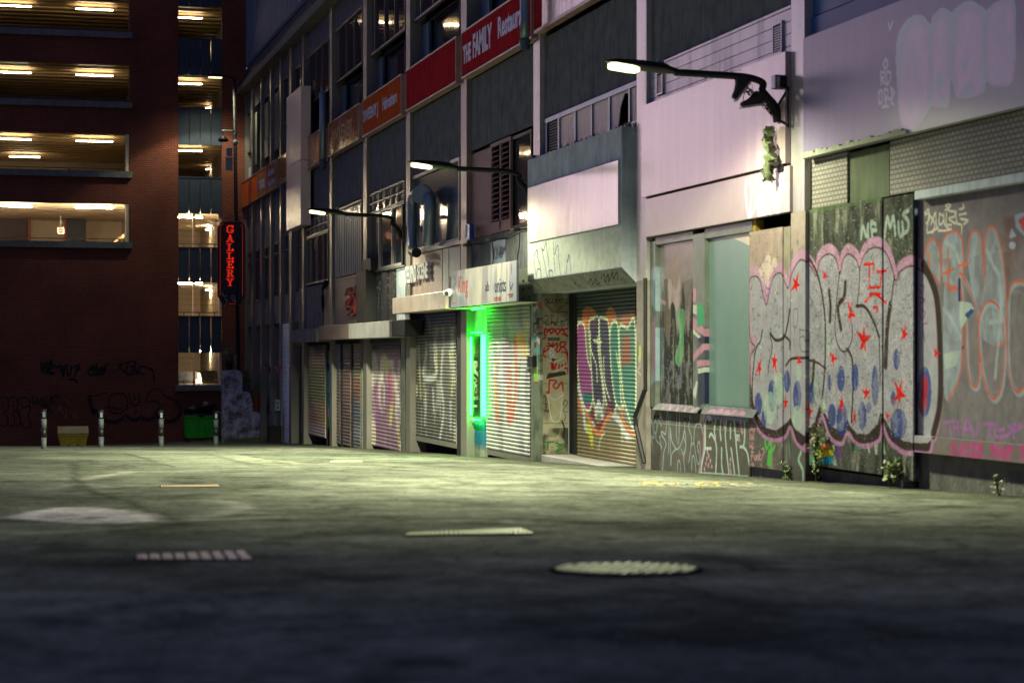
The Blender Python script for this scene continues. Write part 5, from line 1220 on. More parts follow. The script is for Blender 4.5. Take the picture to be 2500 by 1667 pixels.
def rightpaint(cv):
    t5 = T(2200, 500, 5.2267)
    cv.grad((.10, .12, .13), .55, lambda u, v: (fbm(u*7, v*1.6, 4) - .5)*5*(v < 1.0))
    cv.grad((.17, .07, .05), .5, lambda u, v: (fbm(u*2.2, v*1.2, 4) - .42)*5*(v < 1.35)*(u < Yp(2420)))
    gr = (.30, .36, .44); orr = (.48, .12, .08)
    for b_ in ([(290, 700), (330, 520), (400, 440), (470, 520), (500, 700), (500, 1000), (420, 900), (340, 800)], [(520, 800), (530, 480), (640, 340), (750, 380), (790, 600), (780, 1000), (640, 1080), (540, 1000)], [(850, 700), (870, 430), (950, 330), (1020, 450), (1050, 800), (1080, 1100), (950, 1300)], [(1070, 900), (1070, 450), (1140, 280), (1230, 350), (1300, 700), (1340, 1100), (1330, 1700), (1200, 1800), (1000, 1600)], [(560, 1000), (760, 1200), (760, 2100), (600, 2500), (540, 2200)]):
        cv.poly(t5(b_), gr, .75, curve=True, streaky=.45); cv.stroke(t5(b_[:-1]), .035, orr, soft=.7, a=.75); cv.grad((.19, .165, .19), .30, lambda u, v: (fbm(u*16, v*3, 4) - .5)*5*(v < 1.0)*(v > -.7))
    for b_ in ([(760, 900), (830, 1500), (850, 2000), (900, 2300), (1000, 2280), (1010, 1700), (960, 1300)], [(1010, 1500), (1080, 1300), (1180, 1260), (1280, 1400), (1330, 1800), (1300, 2300), (1200, 2500), (1080, 2300), (1020, 1900)], [(1370, 1400), (1400, 1100), (1500, 1000), (1620, 1100), (1700, 1800), (1600, 2300), (1480, 2400), (1380, 2100)]):
        cv.stroke(t5(b_), .06, gr, soft=.5, a=.7, closed=True); cv.stroke(t5([(x - 12, y - 25) for x, y in b_]), .028, orr, soft=.4, closed=True)
        cv.stroke(t5([(x*.9 + 115, y*.86 + 250) for x, y in b_]), .03, (.20, .22, .26), soft=.5, a=.5, closed=True)
    for s_ in ([(1090, 580), (1180, 780), (1260, 960), (1270, 1400), (1200, 2200)], [(1130, 1500), (1280, 1480)], [(560, 480), (680, 560), (750, 760)], [(540, 1330), (640, 1450), (760, 1700)]): cv.stroke(t5(s_), .05, (.33, .38, .42), soft=.5, a=.8)
    for s_ in ([(600, 560), (600, 1000), (630, 1090), (700, 1030)], [(730, 780), (860, 745)], [(540, 880), (670, 820)], [(790, 740), (790, 960)], [(345, 590), (370, 800)]): cv.stroke(t5(s_), .035, (.50, .14, .08), soft=.4)
    cv.poly(t5([(750, 1230), (890, 1250), (930, 1330), (850, 1440), (760, 1600), (740, 1400)]), (.40, .46, .45)); cv.poly(t5([(810, 1400), (900, 1320), (930, 1360), (850, 1450)]), (.03, .08, .22)); cv.poly(t5([(725, 930), (760, 940), (760, 1230), (725, 1230)]), (.02, .05, .14))
    cv.poly(t5([(540, 1900), (760, 1850), (700, 2050), (560, 2100)]), (.38, .44, .43), .8); cv.star(*t5([(790, 1820)])[0], 6, (.03, .05, .1), 1.2)
    cv.poly(t5([(1450, 130), (1568, 100), (1800, 80), (1800, 420), (1568, 400), (1460, 280)]), (.28, .34, .50)); cv.poly(t5([(1490, 200), (1560, 150), (1800, 140), (1800, 360), (1560, 340)]), (.48, .10, .09)); cv.poly(t5([(1380, 420), (1410, 290), (1470, 400), (1400, 430)]), (.30, .34, .48)); cv.oval(*t5([(1420, 520)])[0], 8, 9, (.32, .36, .52))
    wt = (.58, .54, .48)
    for s_ in ([(300, 110), (350, 60), (360, 180), (320, 240)], [(310, 130), (350, 120), (330, 340)], [(370, 140), (430, 250), (400, 360)], [(430, 110), (380, 250)], [(440, 100), (450, 250), (480, 340)], [(490, 110), (485, 240), (520, 240), (545, 160), (490, 110)], [(545, 110), (550, 240), (600, 300)], [(560, 70), (610, 60)], [(580, 110), (575, 240), (640, 260)], [(610, 80), (680, 90), (680, 150), (610, 180), (690, 240)], [(700, 80), (710, 230), (770, 260), (770, 370)], [(740, 60), (800, 40), (790, 0)], [(740, 130), (830, 110)], [(760, 180), (850, 200), (800, 250)], [(330, 360), (400, 340), (470, 290)], [(480, 330), (560, 330), (640, 310)], [(570, 10), (600, 45), (630, 10), (600, -10), (570, 10)]):
        cv.stroke(t5(s_), .022, wt, soft=.5)
    pu = (.36, .14, .42)
    for s_ in ([(720, 1185), (775, 1175)], [(748, 1180), (755, 1240)], [(790, 1180), (792, 1240)], [(775, 1210), (810, 1205)], [(815, 1240), (840, 1170), (870, 1250)], [(825, 1215), (860, 1215)], [(890, 1190), (885, 1240)], [(920, 1190), (975, 1190)], [(945, 1190), (950, 1250)], [(980, 1190), (980, 1250), (1030, 1250)], [(985, 1220), (1025, 1215)], [(1040, 1195), (1060, 1220), (1035, 1250)], [(1070, 1190), (1070, 1260)], [(1070, 1195), (1110, 1200), (1075, 1225)]):
        cv.stroke(A8(s_), .035, pu, soft=.5, a=.8)
def shoptext(cv):
    mg = (.50, .05, .24)
    t = A8
    for s_ in ([(775, 1285), (757, 1300), (775, 1318), (755, 1342)], [(785, 1285), (787, 1335), (803, 1340), (806, 1290)], [(818, 1285), (815, 1345)], [(848, 1290), (830, 1310), (832, 1340), (850, 1345)], [(862, 1290), (860, 1350)], [(868, 1288), (868, 1352), (890, 1335), (888, 1300), (868, 1290)], [(908, 1290), (900, 1350)], [(893, 1292), (912, 1292)], [(895, 1320), (910, 1320)], [(892, 1352), (912, 1352)],
                [(975, 1295), (955, 1310), (977, 1330), (955, 1355)], [(988, 1285), (986, 1360)], [(988, 1330), (1003, 1320), (1005, 1362)], [(1020, 1310), (1012, 1350), (1030, 1358), (1034, 1315), (1020, 1305)], [(1022, 1325), (1026, 1340)], [(1048, 1300), (1046, 1372)], [(1048, 1302), (1064, 1312), (1048, 1335)], [(1105, 1300), (1118, 1340), (1110, 1370)], [(1120, 1300), (1105, 1340)]):
        cv.stroke(t(s_), .026, mg, soft=.35)
RT = 'RIGHT'
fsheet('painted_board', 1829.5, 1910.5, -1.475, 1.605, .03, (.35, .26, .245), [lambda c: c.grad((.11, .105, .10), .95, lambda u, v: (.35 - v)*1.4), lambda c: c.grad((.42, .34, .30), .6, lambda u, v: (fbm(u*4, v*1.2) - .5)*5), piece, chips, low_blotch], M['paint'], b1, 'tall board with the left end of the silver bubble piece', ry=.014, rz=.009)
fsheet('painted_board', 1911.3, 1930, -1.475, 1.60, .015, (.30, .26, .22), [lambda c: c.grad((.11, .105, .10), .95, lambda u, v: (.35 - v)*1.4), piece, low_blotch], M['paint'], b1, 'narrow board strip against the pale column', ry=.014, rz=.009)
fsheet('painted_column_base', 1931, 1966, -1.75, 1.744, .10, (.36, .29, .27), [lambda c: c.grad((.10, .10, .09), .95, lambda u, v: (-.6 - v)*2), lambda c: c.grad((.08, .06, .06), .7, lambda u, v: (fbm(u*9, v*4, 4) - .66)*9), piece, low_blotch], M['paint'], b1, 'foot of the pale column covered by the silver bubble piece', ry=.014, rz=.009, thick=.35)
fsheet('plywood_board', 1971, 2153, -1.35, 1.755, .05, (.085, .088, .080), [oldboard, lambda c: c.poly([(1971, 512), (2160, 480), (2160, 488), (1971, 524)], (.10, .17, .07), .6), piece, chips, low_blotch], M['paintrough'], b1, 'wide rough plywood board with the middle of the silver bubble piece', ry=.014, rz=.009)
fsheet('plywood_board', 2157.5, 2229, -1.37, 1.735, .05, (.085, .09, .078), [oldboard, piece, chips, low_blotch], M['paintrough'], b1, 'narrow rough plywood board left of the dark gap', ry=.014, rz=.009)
fsheet('painted_wall_panel', 2240, 2700, -.885, 1.655, -.02, (.19, .165, .19), [rightpaint, lambda c: piece(c, (.35, .335, .40))], M['paint'], b1, 'long mauve-grey panel with faded blue and orange letters', ry=.013, rz=.009)
fsheet('painted_ledge', 2232, 2700, -1.055, -.88, .05, (.19, .155, .165), [lambda c: piece(c, (.35, .335, .40)), shoptext], M['paint'], b1, 'low ledge with magenta words SUICIDE SHOP', ry=.013, rz=.007, thick=.2)
# panel under the two shop windows
def undersill(cv):
    t = T(1560, 980, 5.6); lbx = (.30, .38, .42); mn = (.42, .52, .48); pk_ = (.40, .22, .32)
    cv.grad((.16, .145, .14), .5, lambda u, v: (fbm(u*2, v*3) - .45)*4)
    for g in ([(185, 590), (150, 380), (130, 250), (150, 230), (175, 280), (200, 400), (205, 500), (180, 470)], [(225, 250), (205, 320), (215, 430), (240, 400), (245, 300), (225, 250)], [(255, 240), (305, 330)], [(290, 210), (240, 400), (235, 520), (300, 600), (305, 640), (280, 480), (295, 490)],
              [(320, 950), (340, 700), (370, 570), (305, 440), (320, 410), (365, 430), (390, 140), (410, 350), (405, 700)], [(430, 180), (430, 270)], [(435, 870), (430, 370), (445, 520), (500, 640), (540, 640), (590, 540), (625, 400), (640, 600), (610, 720), (575, 640)], [(515, 150), (510, 400), (525, 560)], [(555, 160), (550, 400), (540, 580)], [(630, 180), (625, 380), (610, 480), (640, 600), (610, 760), (630, 960)], [(435, 870), (450, 720), (500, 650)], [(525, 950), (530, 830), (545, 800), (565, 850), (570, 950)],
              [(700, 200), (680, 350), (715, 480), (710, 640), (680, 830)], [(750, 570), (760, 380), (800, 300), (850, 330), (870, 440)], [(710, 600), (750, 570), (770, 680), (800, 840), (830, 820), (835, 600), (815, 550), (800, 620), (815, 700)], [(720, 940), (725, 780), (745, 740), (765, 800), (780, 980)]):
        cv.stroke(t(g), .024, lbx, soft=.5, a=.85)
    cv.stroke(t([(900, 190), (890, 400), (885, 650), (850, 850), (815, 980)]), .07, pk_, soft=.4, a=.9)
    cv.poly(t([(830, 960), (1060, 970), (1500, 1010), (1515, 1080), (1100, 1040), (820, 1000)]), (.36, .44, .44), .9)
    for g in ([(925, 220), (905, 330), (905, 500), (900, 650), (860, 850), (850, 960)], [(965, 480), (980, 440), (1010, 470), (1050, 560), (1060, 700), (1050, 960)], [(900, 640), (985, 640)], [(1050, 250), (1030, 400), (1045, 500)], [(1120, 250), (1110, 400), (1120, 520)], [(1130, 640), (1130, 850), (1150, 1000)], [(1195, 250), (1180, 450), (1200, 700), (1230, 980)], [(1250, 310), (1250, 500)], [(1260, 640), (1290, 850), (1310, 1010)], [(1300, 250), (1320, 480), (1340, 700), (1370, 1000)], [(1320, 470), (1370, 465)], [(1325, 530), (1350, 510)], [(1440, 280), (1445, 450), (1430, 600), (1385, 620)], [(1430, 620), (1480, 700), (1510, 870)]):
        cv.stroke(t(g), .042, mn, soft=.35)
    cv.poly(t([(900, 190), (980, 180), (1500, 230), (1480, 280), (1000, 240), (930, 270)]), (.22, .22, .38), .8)
    for x, y in ((935, 690), (955, 740), (930, 780), (975, 810), (915, 850), (950, 870), (895, 920), (995, 890), (1160, 300), (1165, 340), (1155, 280), (1250, 790), (1245, 860), (1250, 930), (1260, 970), (1390, 290), (1400, 360), (1410, 420), (1370, 520)): cv.oval(*t([(x, y)])[0], 1.6, 6, (.50, .28, .36))
    for x, y in ((215, 200), (258, 205), (630, 240), (675, 245), (930, 275), (980, 285), (1345, 315)): cv.oval(*t([(x, y)])[0], 2, 3, (.01, .01, .01))
    cv.stroke(t([(160, 285), (1460, 420)]), .006, (.35, .34, .32), curve=False)
fsheet('under_window_panel', 1579, 1829, gz(P, Yp(1700)) - .25, -.835, .02, (.115, .105, .10), [undersill], M['paint'], b1, 'dark panel below the two shop windows, tagged in thin pale blue and mint', ry=.013, rz=.008)
# the two shop windows with their sloping sills and frames
M['framegrey'] = paintmat('tagged_aluminium_frame', .35, metal=.3, dirt=.3)
def frp(cv):
    cv.c[:] = (.17, .19, .17)
    cv.grad((.05, .06, .10), .8, lambda u, v: (fbm(u*7, v*1.6, 3) - .45)*7*(v < .75))
    for p_ in ([(1690, 700), (1700, 706), (1700, 735), (1690, 740)], [(1690, 770), (1722, 805), (1722, 822), (1690, 800)], [(1690, 868), (1722, 832), (1722, 852), (1690, 885)], [(1702, 880), (1722, 878), (1722, 892), (1702, 896)]): cv.poly(p_, (.50, .24, .34))
    for p_ in ([(1690, 745), (1701, 745), (1701, 768), (1690, 765)], [(1690, 800), (1712, 824), (1712, 832), (1690, 812)], [(1704, 900), (1722, 896), (1722, 908), (1704, 912)], [(1690, 960), (1700, 930), (1704, 932), (1698, 975)]): cv.poly(p_, (.55, .58, .50))
    cv.poly([(1704, 825), (1722, 820), (1722, 840), (1704, 835)], (.02, .025, .05)); cv.poly([(1704, 912), (1722, 908), (1722, 985), (1704, 990)], (.02, .03, .07))
    cv.poly([(1703, 740), (1718, 745), (1719, 790), (1702, 800)], (.02, .35, .14)); cv.poly([(1590, 660), (1600, 650), (1600, 800), (1594, 820), (1590, 940), (1600, 930), (1600, 760), (1590, 740)], (.26, .36, .44), .9); cv.poly([(1592, 790), (1599, 770), (1600, 930), (1593, 900)], (.40, .20, .34), .9)
for a, b in ((1581, 1600), (1692, 1720)): fsheet('window_post', a, b, -.80, 1.70, .035, (.17, .19, .17), [frp], M['framegrey'], b1, ry=.012, rz=.01, thick=.1)
fsheet('window_head', 1600.3, 1691.7, 1.64, 1.755, .03, (.18, .20, .18), [], M['framegrey'], b1, thick=.1); fsheet('window_head', 1720.3, 1836, 1.615, 1.755, .03, (.18, .20, .18), [], M['framegrey'], b1, thick=.1)
def w1(cv):
    cv.grad((.30, .22, .20), .8, lambda u, v: (fbm(u*3, v*.8) - .45)*4*(v > .7))
    cv.grad((.03, .03, .03), 1, lambda u, v: (.75 + .35*np.sin(u*14) - v)*5)
    cv.grad((.20, .19, .18), .7, lambda u, v: (fbm(u*13, v*2.4, 5) - .5)*6*(v < .9))
    cv.grad((.18, .18, .24), .6, lambda u, v: (fbm(u*9+3, v*5, 5) - .5)*6*(v < -.1))
    t = T(1280, 450, 3.484)
    cv.poly(t([(1185, 810), (1220, 800), (1245, 1200), (1235, 1400), (1190, 1250)]), (.13, .105, .09)); cv.poly(t([(1225, 800), (1290, 900), (1320, 780), (1320, 1000), (1300, 1080), (1260, 1000), (1230, 1060)]), (.42, .33, .36), .7, curve=True)
    cv.poly(t([(1300, 1080), (1370, 1080), (1360, 1250), (1350, 1450), (1320, 1550), (1280, 1480), (1320, 1300)]), (.16, .36, .20), .85, curve=True, streaky=.3)
    for k in range(14): cv.stroke(t([(1340 + k*7, 800 + (k*37 % 40)), (1345 + k*6, 1000 + (k*53 % 200))]), .012, (.05, .045, .045), soft=.5)
    cv.stroke(t([(1120, 1000), (1150, 990), (1200, 1010)]), .06, (.42, .24, .34), soft=.5, a=.7)
    m = rng.random(cv.UU.shape) > .992; cv.blend(m*1.0*(cv.VV < .5), (.5, .48, .42))
fsheet('shop_window_pane', 1600.3, 1691.7, -.735, 1.64, -.035, (.26, .22, .23), [w1], paintmat('tagged_glass', .18, bump=.05), b1, 'left shop window, scraped and torn black over pale film', ry=.012, rz=.009)
def w2(cv):  # reflected building and pale sky painted into the pane's colour
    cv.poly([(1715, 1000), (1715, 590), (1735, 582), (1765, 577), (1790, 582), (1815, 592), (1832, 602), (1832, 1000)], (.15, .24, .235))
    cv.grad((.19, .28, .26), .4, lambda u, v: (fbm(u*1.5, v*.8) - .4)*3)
fsheet('painted_window_reflection', 1720.3, 1829, -.712, 1.615, -.035, (.62, .50, .44), [w2], paintmat('teal_reflection_paint', .28, dirt=.08, bump=.02), b1, 'right shop window with a teal roofline and cream sky painted in as its reflection', ry=.02, rz=.01)
M['sillpaint'] = paintmat('grimy_sloping_sill', .8, spec=0, dirt=.4)
def sillf(a, b, zt, zb, name='window_sill'):
    U = np.linspace(Yp(b, .14), Yp(a, .14), 120); V = np.linspace(0, 1, 22)
    def sp(cv):
        pk_ = (.36, .20, .32)
        L_ = U[-1] - U[0]
        if b < 1700:
            for k in range(5):
                c0 = U[-1] - L_*(.16 + .17*k); mid = [(c0, .95), (c0 - .05*L_, .1), (c0 - .1*L_, .9)]
                A = cv.tm; cv.tm = lambda x, y: (x, y); cv.stroke(mid, .05, pk_, soft=.5, curve=False); cv.tm = A
        else:
            A = cv.tm; cv.tm = lambda x, y: (x, y)
            for k in range(5):
                c0 = U[-1] - L_*(.2 + .14*k); cv.poly([(c0 + .07*L_*math.cos(q*.39), .15 + (.5 + .1*(k % 2))*abs(math.sin(q*.39))) for q in range(9)], pk_)
            cv.tm = A
    return sheet(name, None, U, V, lambda u, v, o: (P - .10 + .08*v, u, zb + (zt - zb)*v), (.16, .165, .18), [sp], M['sillpaint'], b1, None, 0, -.02, lambda x, y: (x, y))
sillf(1586, 1694, -.735, -.832); sillf(1704, 1831, -.712, -.832)
obj('yellow_bracket', MB().fbox(1832, 1845, 1.61, 1.755, -.1, .02), mat('yellow_foam', (.30, .20, .02), .8), b1)
# bent trunking on the column by the doorway
bt = MB(); bt.tube([(P - .11, Yp(1577, .1), z) for z in (1.15, -.55)] , .03, 6); bt.tube([(P - .12, Yp(1577, .1), -.55), (P - .2, Yp(1566, .1), -.95), (P - .19, Yp(1566, .1), -1.1), (P - .12, Yp(1576, .1), -1.65)], .035, 6)
obj('bent_trunking', bt, M['black'], b1)
fsheet('column_foot', 1554, 1577.5, gz(P, Yp(1560)) - .2, 1.12, .095, (.22, .19, .185), [lambda c: c.grad((.10, .10, .09), .6, lambda u, v: (fbm(u*5, v*3, 4) - .5)*5), lambda c: c.poly([(1560, 843), (1565, 845), (1565, 880), (1560, 885)], (.36, .40, .10)), lambda c: c.stroke([(1558, 870), (1563, 890), (1557, 905), (1564, 915)], .03, (.34, .33, .33), soft=.6)], M['paint'], b1, 'grey-brown foot of the column right of the doorway', ry=.012, rz=.01, thick=.3)

# ------------------------------------------------------------------ roller shutters
def bands(cv, tr, data, w_=.05, soft=.4, a=.9):
    for g, c, ww in data: cv.stroke(tr(g), ww, c, soft=soft, a=a)
def shutC(cv):
    t = T(1280, 700, 3.266); cr = (.50, .54, .38); nv = (.03, .025, .07); pu = (.22, .05, .20); te = (.02, .14, .12); orr = (.50, .17, .06); dr = (.13, .02, .03)
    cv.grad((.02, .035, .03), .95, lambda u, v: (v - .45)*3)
    cv.grad((.17, .13, .07), .9, lambda u, v: (-1.05 - v)*3)
    for p, c in (([(470, 280), (475, 190), (520, 160), (580, 210), (570, 330), (500, 330)], orr), ([(655, 230), (690, 160), (735, 200), (740, 300), (660, 300)], orr), ([(770, 280), (820, 220), (888, 240), (888, 640), (830, 640), (770, 560)], (.36, .10, .05))): cv.poly(t(p), c, .75, curve=True)
    cv.poly(t([(425, 1330), (420, 900), (440, 770), (470, 1000), (540, 1150), (600, 1330)]), (.15, .12, .07), .8)
    bl = [([(430, 330), (460, 285), (490, 330), (510, 560), (550, 700), (560, 850), (530, 980), (490, 960), (450, 800), (430, 600)], pu), ([(525, 300), (560, 250), (600, 260), (605, 560), (640, 900), (600, 1000), (560, 900), (540, 600)], nv), ([(605, 290), (640, 250), (680, 300), (700, 600), (740, 900), (720, 1000), (670, 950), (630, 700)], nv), ([(695, 330), (750, 300), (765, 600), (780, 900), (800, 960), (740, 930), (700, 640)], te), ([(765, 340), (830, 330), (890, 300), (890, 1080), (830, 1000), (790, 800)], te)]
    for p, c in bl: cv.poly(t(p), c, .9, curve=True); cv.stroke(t(p), .05, cr, soft=.35, closed=True)
    cv.poly(t([(795, 380), (850, 380), (860, 600), (780, 640)]), (.22, .07, .04), .9)
    for g in ([(440, 800), (480, 1000), (500, 1130), (560, 1090), (600, 930), (640, 1060), (680, 1000), (760, 1060), (820, 1180), (888, 1160)],): cv.stroke(t(g), .14, (.40, .42, .44), soft=.3)
    cv.poly(t([(530, 1020), (550, 950), (590, 1100), (640, 1050), (680, 900), (730, 1010), (700, 1010), (600, 1150)]), dr, .9)
    for g in ([(500, 1000), (560, 1130), (610, 1170), (660, 1060), (700, 1020)], [(780, 980), (800, 1080), (850, 1160), (888, 1170)], [(420, 590), (400, 700), (420, 860), (470, 1000)]): cv.stroke(t(g), .09, orr, soft=.4)
    cv.poly(t([(500, 1080), (530, 1100), (560, 1200), (550, 1300), (520, 1180)]), (.40, .42, .04)); cv.poly(t([(480, 850), (540, 840), (550, 920), (490, 930)]), te)
    for g in ([(535, 360), (540, 500), (580, 620), (590, 760)], [(590, 400), (600, 540)], [(640, 560), (650, 760), (690, 900)], [(740, 520), (770, 700)], [(560, 430), (620, 440)], [(600, 1290), (620, 1200), (650, 1160)], [(780, 1110), (790, 1230)]): cv.stroke(t(g), .04, cr, soft=.4)
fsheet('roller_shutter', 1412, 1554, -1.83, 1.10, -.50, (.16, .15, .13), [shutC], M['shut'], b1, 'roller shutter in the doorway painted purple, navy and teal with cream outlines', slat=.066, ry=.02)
def shutD(cv):
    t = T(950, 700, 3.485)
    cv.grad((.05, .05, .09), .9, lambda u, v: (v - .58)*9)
    cv.grad((.28, .30, .22), .6, lambda u, v: (v + .1)*2)
    cv.grad((.10, .08, .14), .7, lambda u, v: (fbm(u*2.6, v*1.4, 4) - .48)*7)
    for g, c, w_ in (([(925, 640), (920, 900), (930, 1100)], (.42, .06, .05), .28), ([(1010, 500), (1000, 760)], (.28, .07, .22), .30), ([(1030, 760), (1030, 1090)], (.42, .04, .035), .42), ([(1080, 460), (1090, 700), (1085, 900), (1060, 1100)], (.48, .05, .03), .22), ([(1100, 455), (1140, 460), (1150, 600)], (.58, .24, .03), .26), ([(950, 560), (930, 740), (945, 900)], (.20, .10, .26), .15), ([(860, 470), (870, 800), (860, 1100)], (.20, .16, .24), .3), ([(1180, 340), (1180, 560)], (.42, .33, .12), .2), ([(1150, 650), (1140, 1000), (1120, 1250)], (.24, .25, .30), .25), ([(900, 760), (905, 1000)], (.45, .14, .05), .08)):
        cv.stroke(t(g), w_, c, soft=.6, a=.85)
    for g in ([(880, 560), (890, 850), (880, 1150)], [(975, 480), (985, 900), (975, 1130)], [(1125, 620), (1110, 900), (1090, 1150)], [(1180, 600), (1180, 1000)]): cv.stroke(t(g), .07, (.05, .05, .10), soft=.6, a=.6)
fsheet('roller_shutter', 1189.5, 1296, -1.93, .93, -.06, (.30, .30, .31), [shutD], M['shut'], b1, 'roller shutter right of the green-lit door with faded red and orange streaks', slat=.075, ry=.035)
obj('shutter_base_bar', MB().fbox(1189.5, 1296, -2.04, -1.935, -.09, -.045), M['steel'], b1)
def shutE(cv):
    t = T(950, 700, 3.485)
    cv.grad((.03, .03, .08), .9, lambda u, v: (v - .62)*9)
    r = random.Random(9)
    for g, c, w_ in (([(200, 400), (165, 560), (190, 800), (240, 880)], (.42, .44, .36), .25), ([(175, 560), (180, 1200)], (.34, .36, .34), .12), ([(260, 530), (275, 940)], (.40, .36, .12), .14), ([(320, 560), (300, 760), (400, 760), (395, 600)], (.40, .42, .42), .16), ([(410, 540), (415, 720)], (.40, .36, .14), .14), ([(380, 880), (385, 1050)], (.36, .36, .38), .16), ([(460, 560), (450, 800), (470, 1050), (440, 1290)], (.36, .37, .40), .16), ([(520, 560), (530, 640)], (.40, .37, .12), .10), ([(545, 760), (540, 920)], (.38, .34, .12), .12), ([(320, 900), (310, 1170)], (.36, .38, .38), .14), ([(220, 900), (235, 1230)], (.34, .36, .36), .10), ([(530, 1000), (530, 1200)], (.26, .26, .34), .2), ([(330, 250), (350, 330)], (.12, .12, .22), .15), ([(200, 250), (230, 360)], (.14, .13, .20), .15)):
        cv.stroke(t(g), w_, c, soft=.7, a=.85)
    cv.grad((.35, .36, .33), .5, lambda u, v: (fbm(u*3.5, v*1.1, 4) - .52)*7*(v < .6))
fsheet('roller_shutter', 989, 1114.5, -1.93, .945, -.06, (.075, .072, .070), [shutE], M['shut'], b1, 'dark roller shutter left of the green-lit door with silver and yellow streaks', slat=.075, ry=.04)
obj('shutter_base_bar', MB().fbox(989, 1114.5, -2.05, -1.935, -.09, -.045), M['steel'], b1)
def shutF(cv):
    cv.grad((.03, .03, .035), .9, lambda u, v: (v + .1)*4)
    cv.grad((.62, .56, .52), .9, lambda u, v: (fbm(u*1.6, v*.9, 4) - .47)*6*(v < -.15))
    t = T(700, 780, 4.9)
    for g, c, w_ in (([(1000, 470), (1060, 500), (1090, 640)], (.45, .44, .34), .4), ([(1180, 500), (1240, 620), (1270, 900), (1250, 1200)], (.56, .52, .16), .35), ([(1150, 520), (1210, 560)], (.50, .50, .30), .4), ([(1240, 700), (1260, 900)], (.36, .05, .26), .5), ([(960, 800), (960, 1100)], (.26, .08, .22), .6), ([(1080, 880), (1100, 1240)], (.24, .09, .22), .6), ([(1350, 1250), (1350, 1500)], (.50, .46, .08), .15), ([(1050, 1330), (1040, 1480)], (.46, .44, .14), .2), ([(950, 540), (940, 700)], (.45, .40, .30), .35), ([(1320, 900), (1330, 1300)], (.45, .42, .44), .3)):
        cv.stroke(t(g), w_, c, soft=.8, a=.75)
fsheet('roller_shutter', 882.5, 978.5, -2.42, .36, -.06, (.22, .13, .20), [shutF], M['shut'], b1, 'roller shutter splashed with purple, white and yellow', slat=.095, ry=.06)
def shutN(k):
    def f(cv):
        cv.grad([(.14, .16, .22), (.13, .12, .14), (.20, .20, .25)][k], .8, lambda u, v: (v + [.75, .1, .2][k])*6)
        if k == 2:
            for z, c in ((.15, (.16, .07, .04)), (-.55, (.20, .24, .08)), (-.9, (.25, .10, .05)), (-1.6, (.05, .10, .20)), (-2.2, (.22, .24, .30))): cv.grad(c, .6, lambda u, v, z=z: 1 - abs(v - z)*2.5)
        if k == 1: cv.grad((.26, .14, .12), .6, lambda u, v: (1 - abs(v + 1.0)*1.2))
        cv.grad((.25, .12, .14), .4, lambda u, v: (fbm(u*2, v*1.5) - .45)*4*(v < -.4))
    return f
for k, (a, b) in enumerate(((808.5, 831), (833.2, 857), (859.2, 881))):
    fsheet('roller_shutter', a, b, -2.62, .38, -.06, (.11, .09, .095), [shutN(k)], M['shut'], b1, ['narrow roller shutter, blue-grey upper half, beside the turquoise strip', 'narrow roller shutter, middle of the three narrow ones', 'narrow roller shutter with posters of many colours, right of the three narrow ones'][k], slat=.095, ry=.08)
def shutI(cv):
    cv.grad((.36, .24, .16), .8, lambda u, v: (.0 - v)*4)
    cv.grad((.11, .19, .07), .85, lambda u, v: (1 - abs(v + .95)*1.25)*(u < Yp(741))*(u > Yp(791))*1.6)
    cv.grad((.45, .38, .40), .6, lambda u, v: (-2.05 - v)*4)
    cv.grad((.38, .20, .12), .5, lambda u, v: (fbm(u*1.5, v*1.5) - .5)*6)
fsheet('roller_shutter', 733.5, 795, -2.55, .24, -.06, (.10, .09, .09), [shutI], M['shut'], b1, 'roller shutter banded in green and peach at the far end', slat=.095, ry=.08)
def turq(cv):
    for z0, z1, c in ((-3, -2.2, (.01, .01, .01)), (-2.2, -1.9, (.02, .2, .02)), (-1.9, -1.6, (.2, .2, .35)), (-1.6, -.15, (.02, .22, .30)), (-.5, -.3, (.02, .03, .12)), (-.15, .0, (.05, .2, .03)), (.0, .1, (.3, .08, .02)), (.1, .5, (.01, .01, .01))): cv.grad(c, 1, lambda u, v, a=z0, b=z1: (v >= a)*(v < b)*1.0)
    cv.stroke([(797, 960), (805, 965), (799, 975), (806, 985)], .05, (.02, .03, .12))
fsheet('mural_strip', 797.6, 807, -2.95, .42, -.03, (.02, .22, .30), [turq], M['paint'], b1, 'narrow strip painted turquoise, navy and green', ry=.05, rz=.03)

# ------------------------------------------------------------------ door lit by green neon
obj('door_surround', MB().fbox(1126.2, 1189, -2.3, 1.0, -.16, -.10), M['conc'], b1)
def doorp(cv):
    t = T(950, 700, 3.485)
    cv.poly(t([(690, 1120), (830, 1125), (830, 1400), (690, 1360)]), (.03, .16, .30)); cv.grad((.12, .20, .24), .6, lambda u, v: (fbm(u*5, v*4, 4) - .5)*6*(v < -1.1))
    cv.grad((.25, .24, .20), .8, lambda u, v: (-1.85 - v)*8)
    cv.grad((.16, .15, .10), .6, lambda u, v: (fbm(u*4, v*3, 4) - .5)*6*(v > 0))
box_part('door_jamb', 1126.5, 1139, -2.3, .94, -.1, .0, 'black')
fsheet('door_surround_face', 1139.5, 1188.5, -2.3, .95, -.07, (.52, .55, .52), [doorp], M['paint'], b1, 'pale door surround, blue-painted at its foot, glowing green', ry=.03, rz=.015)
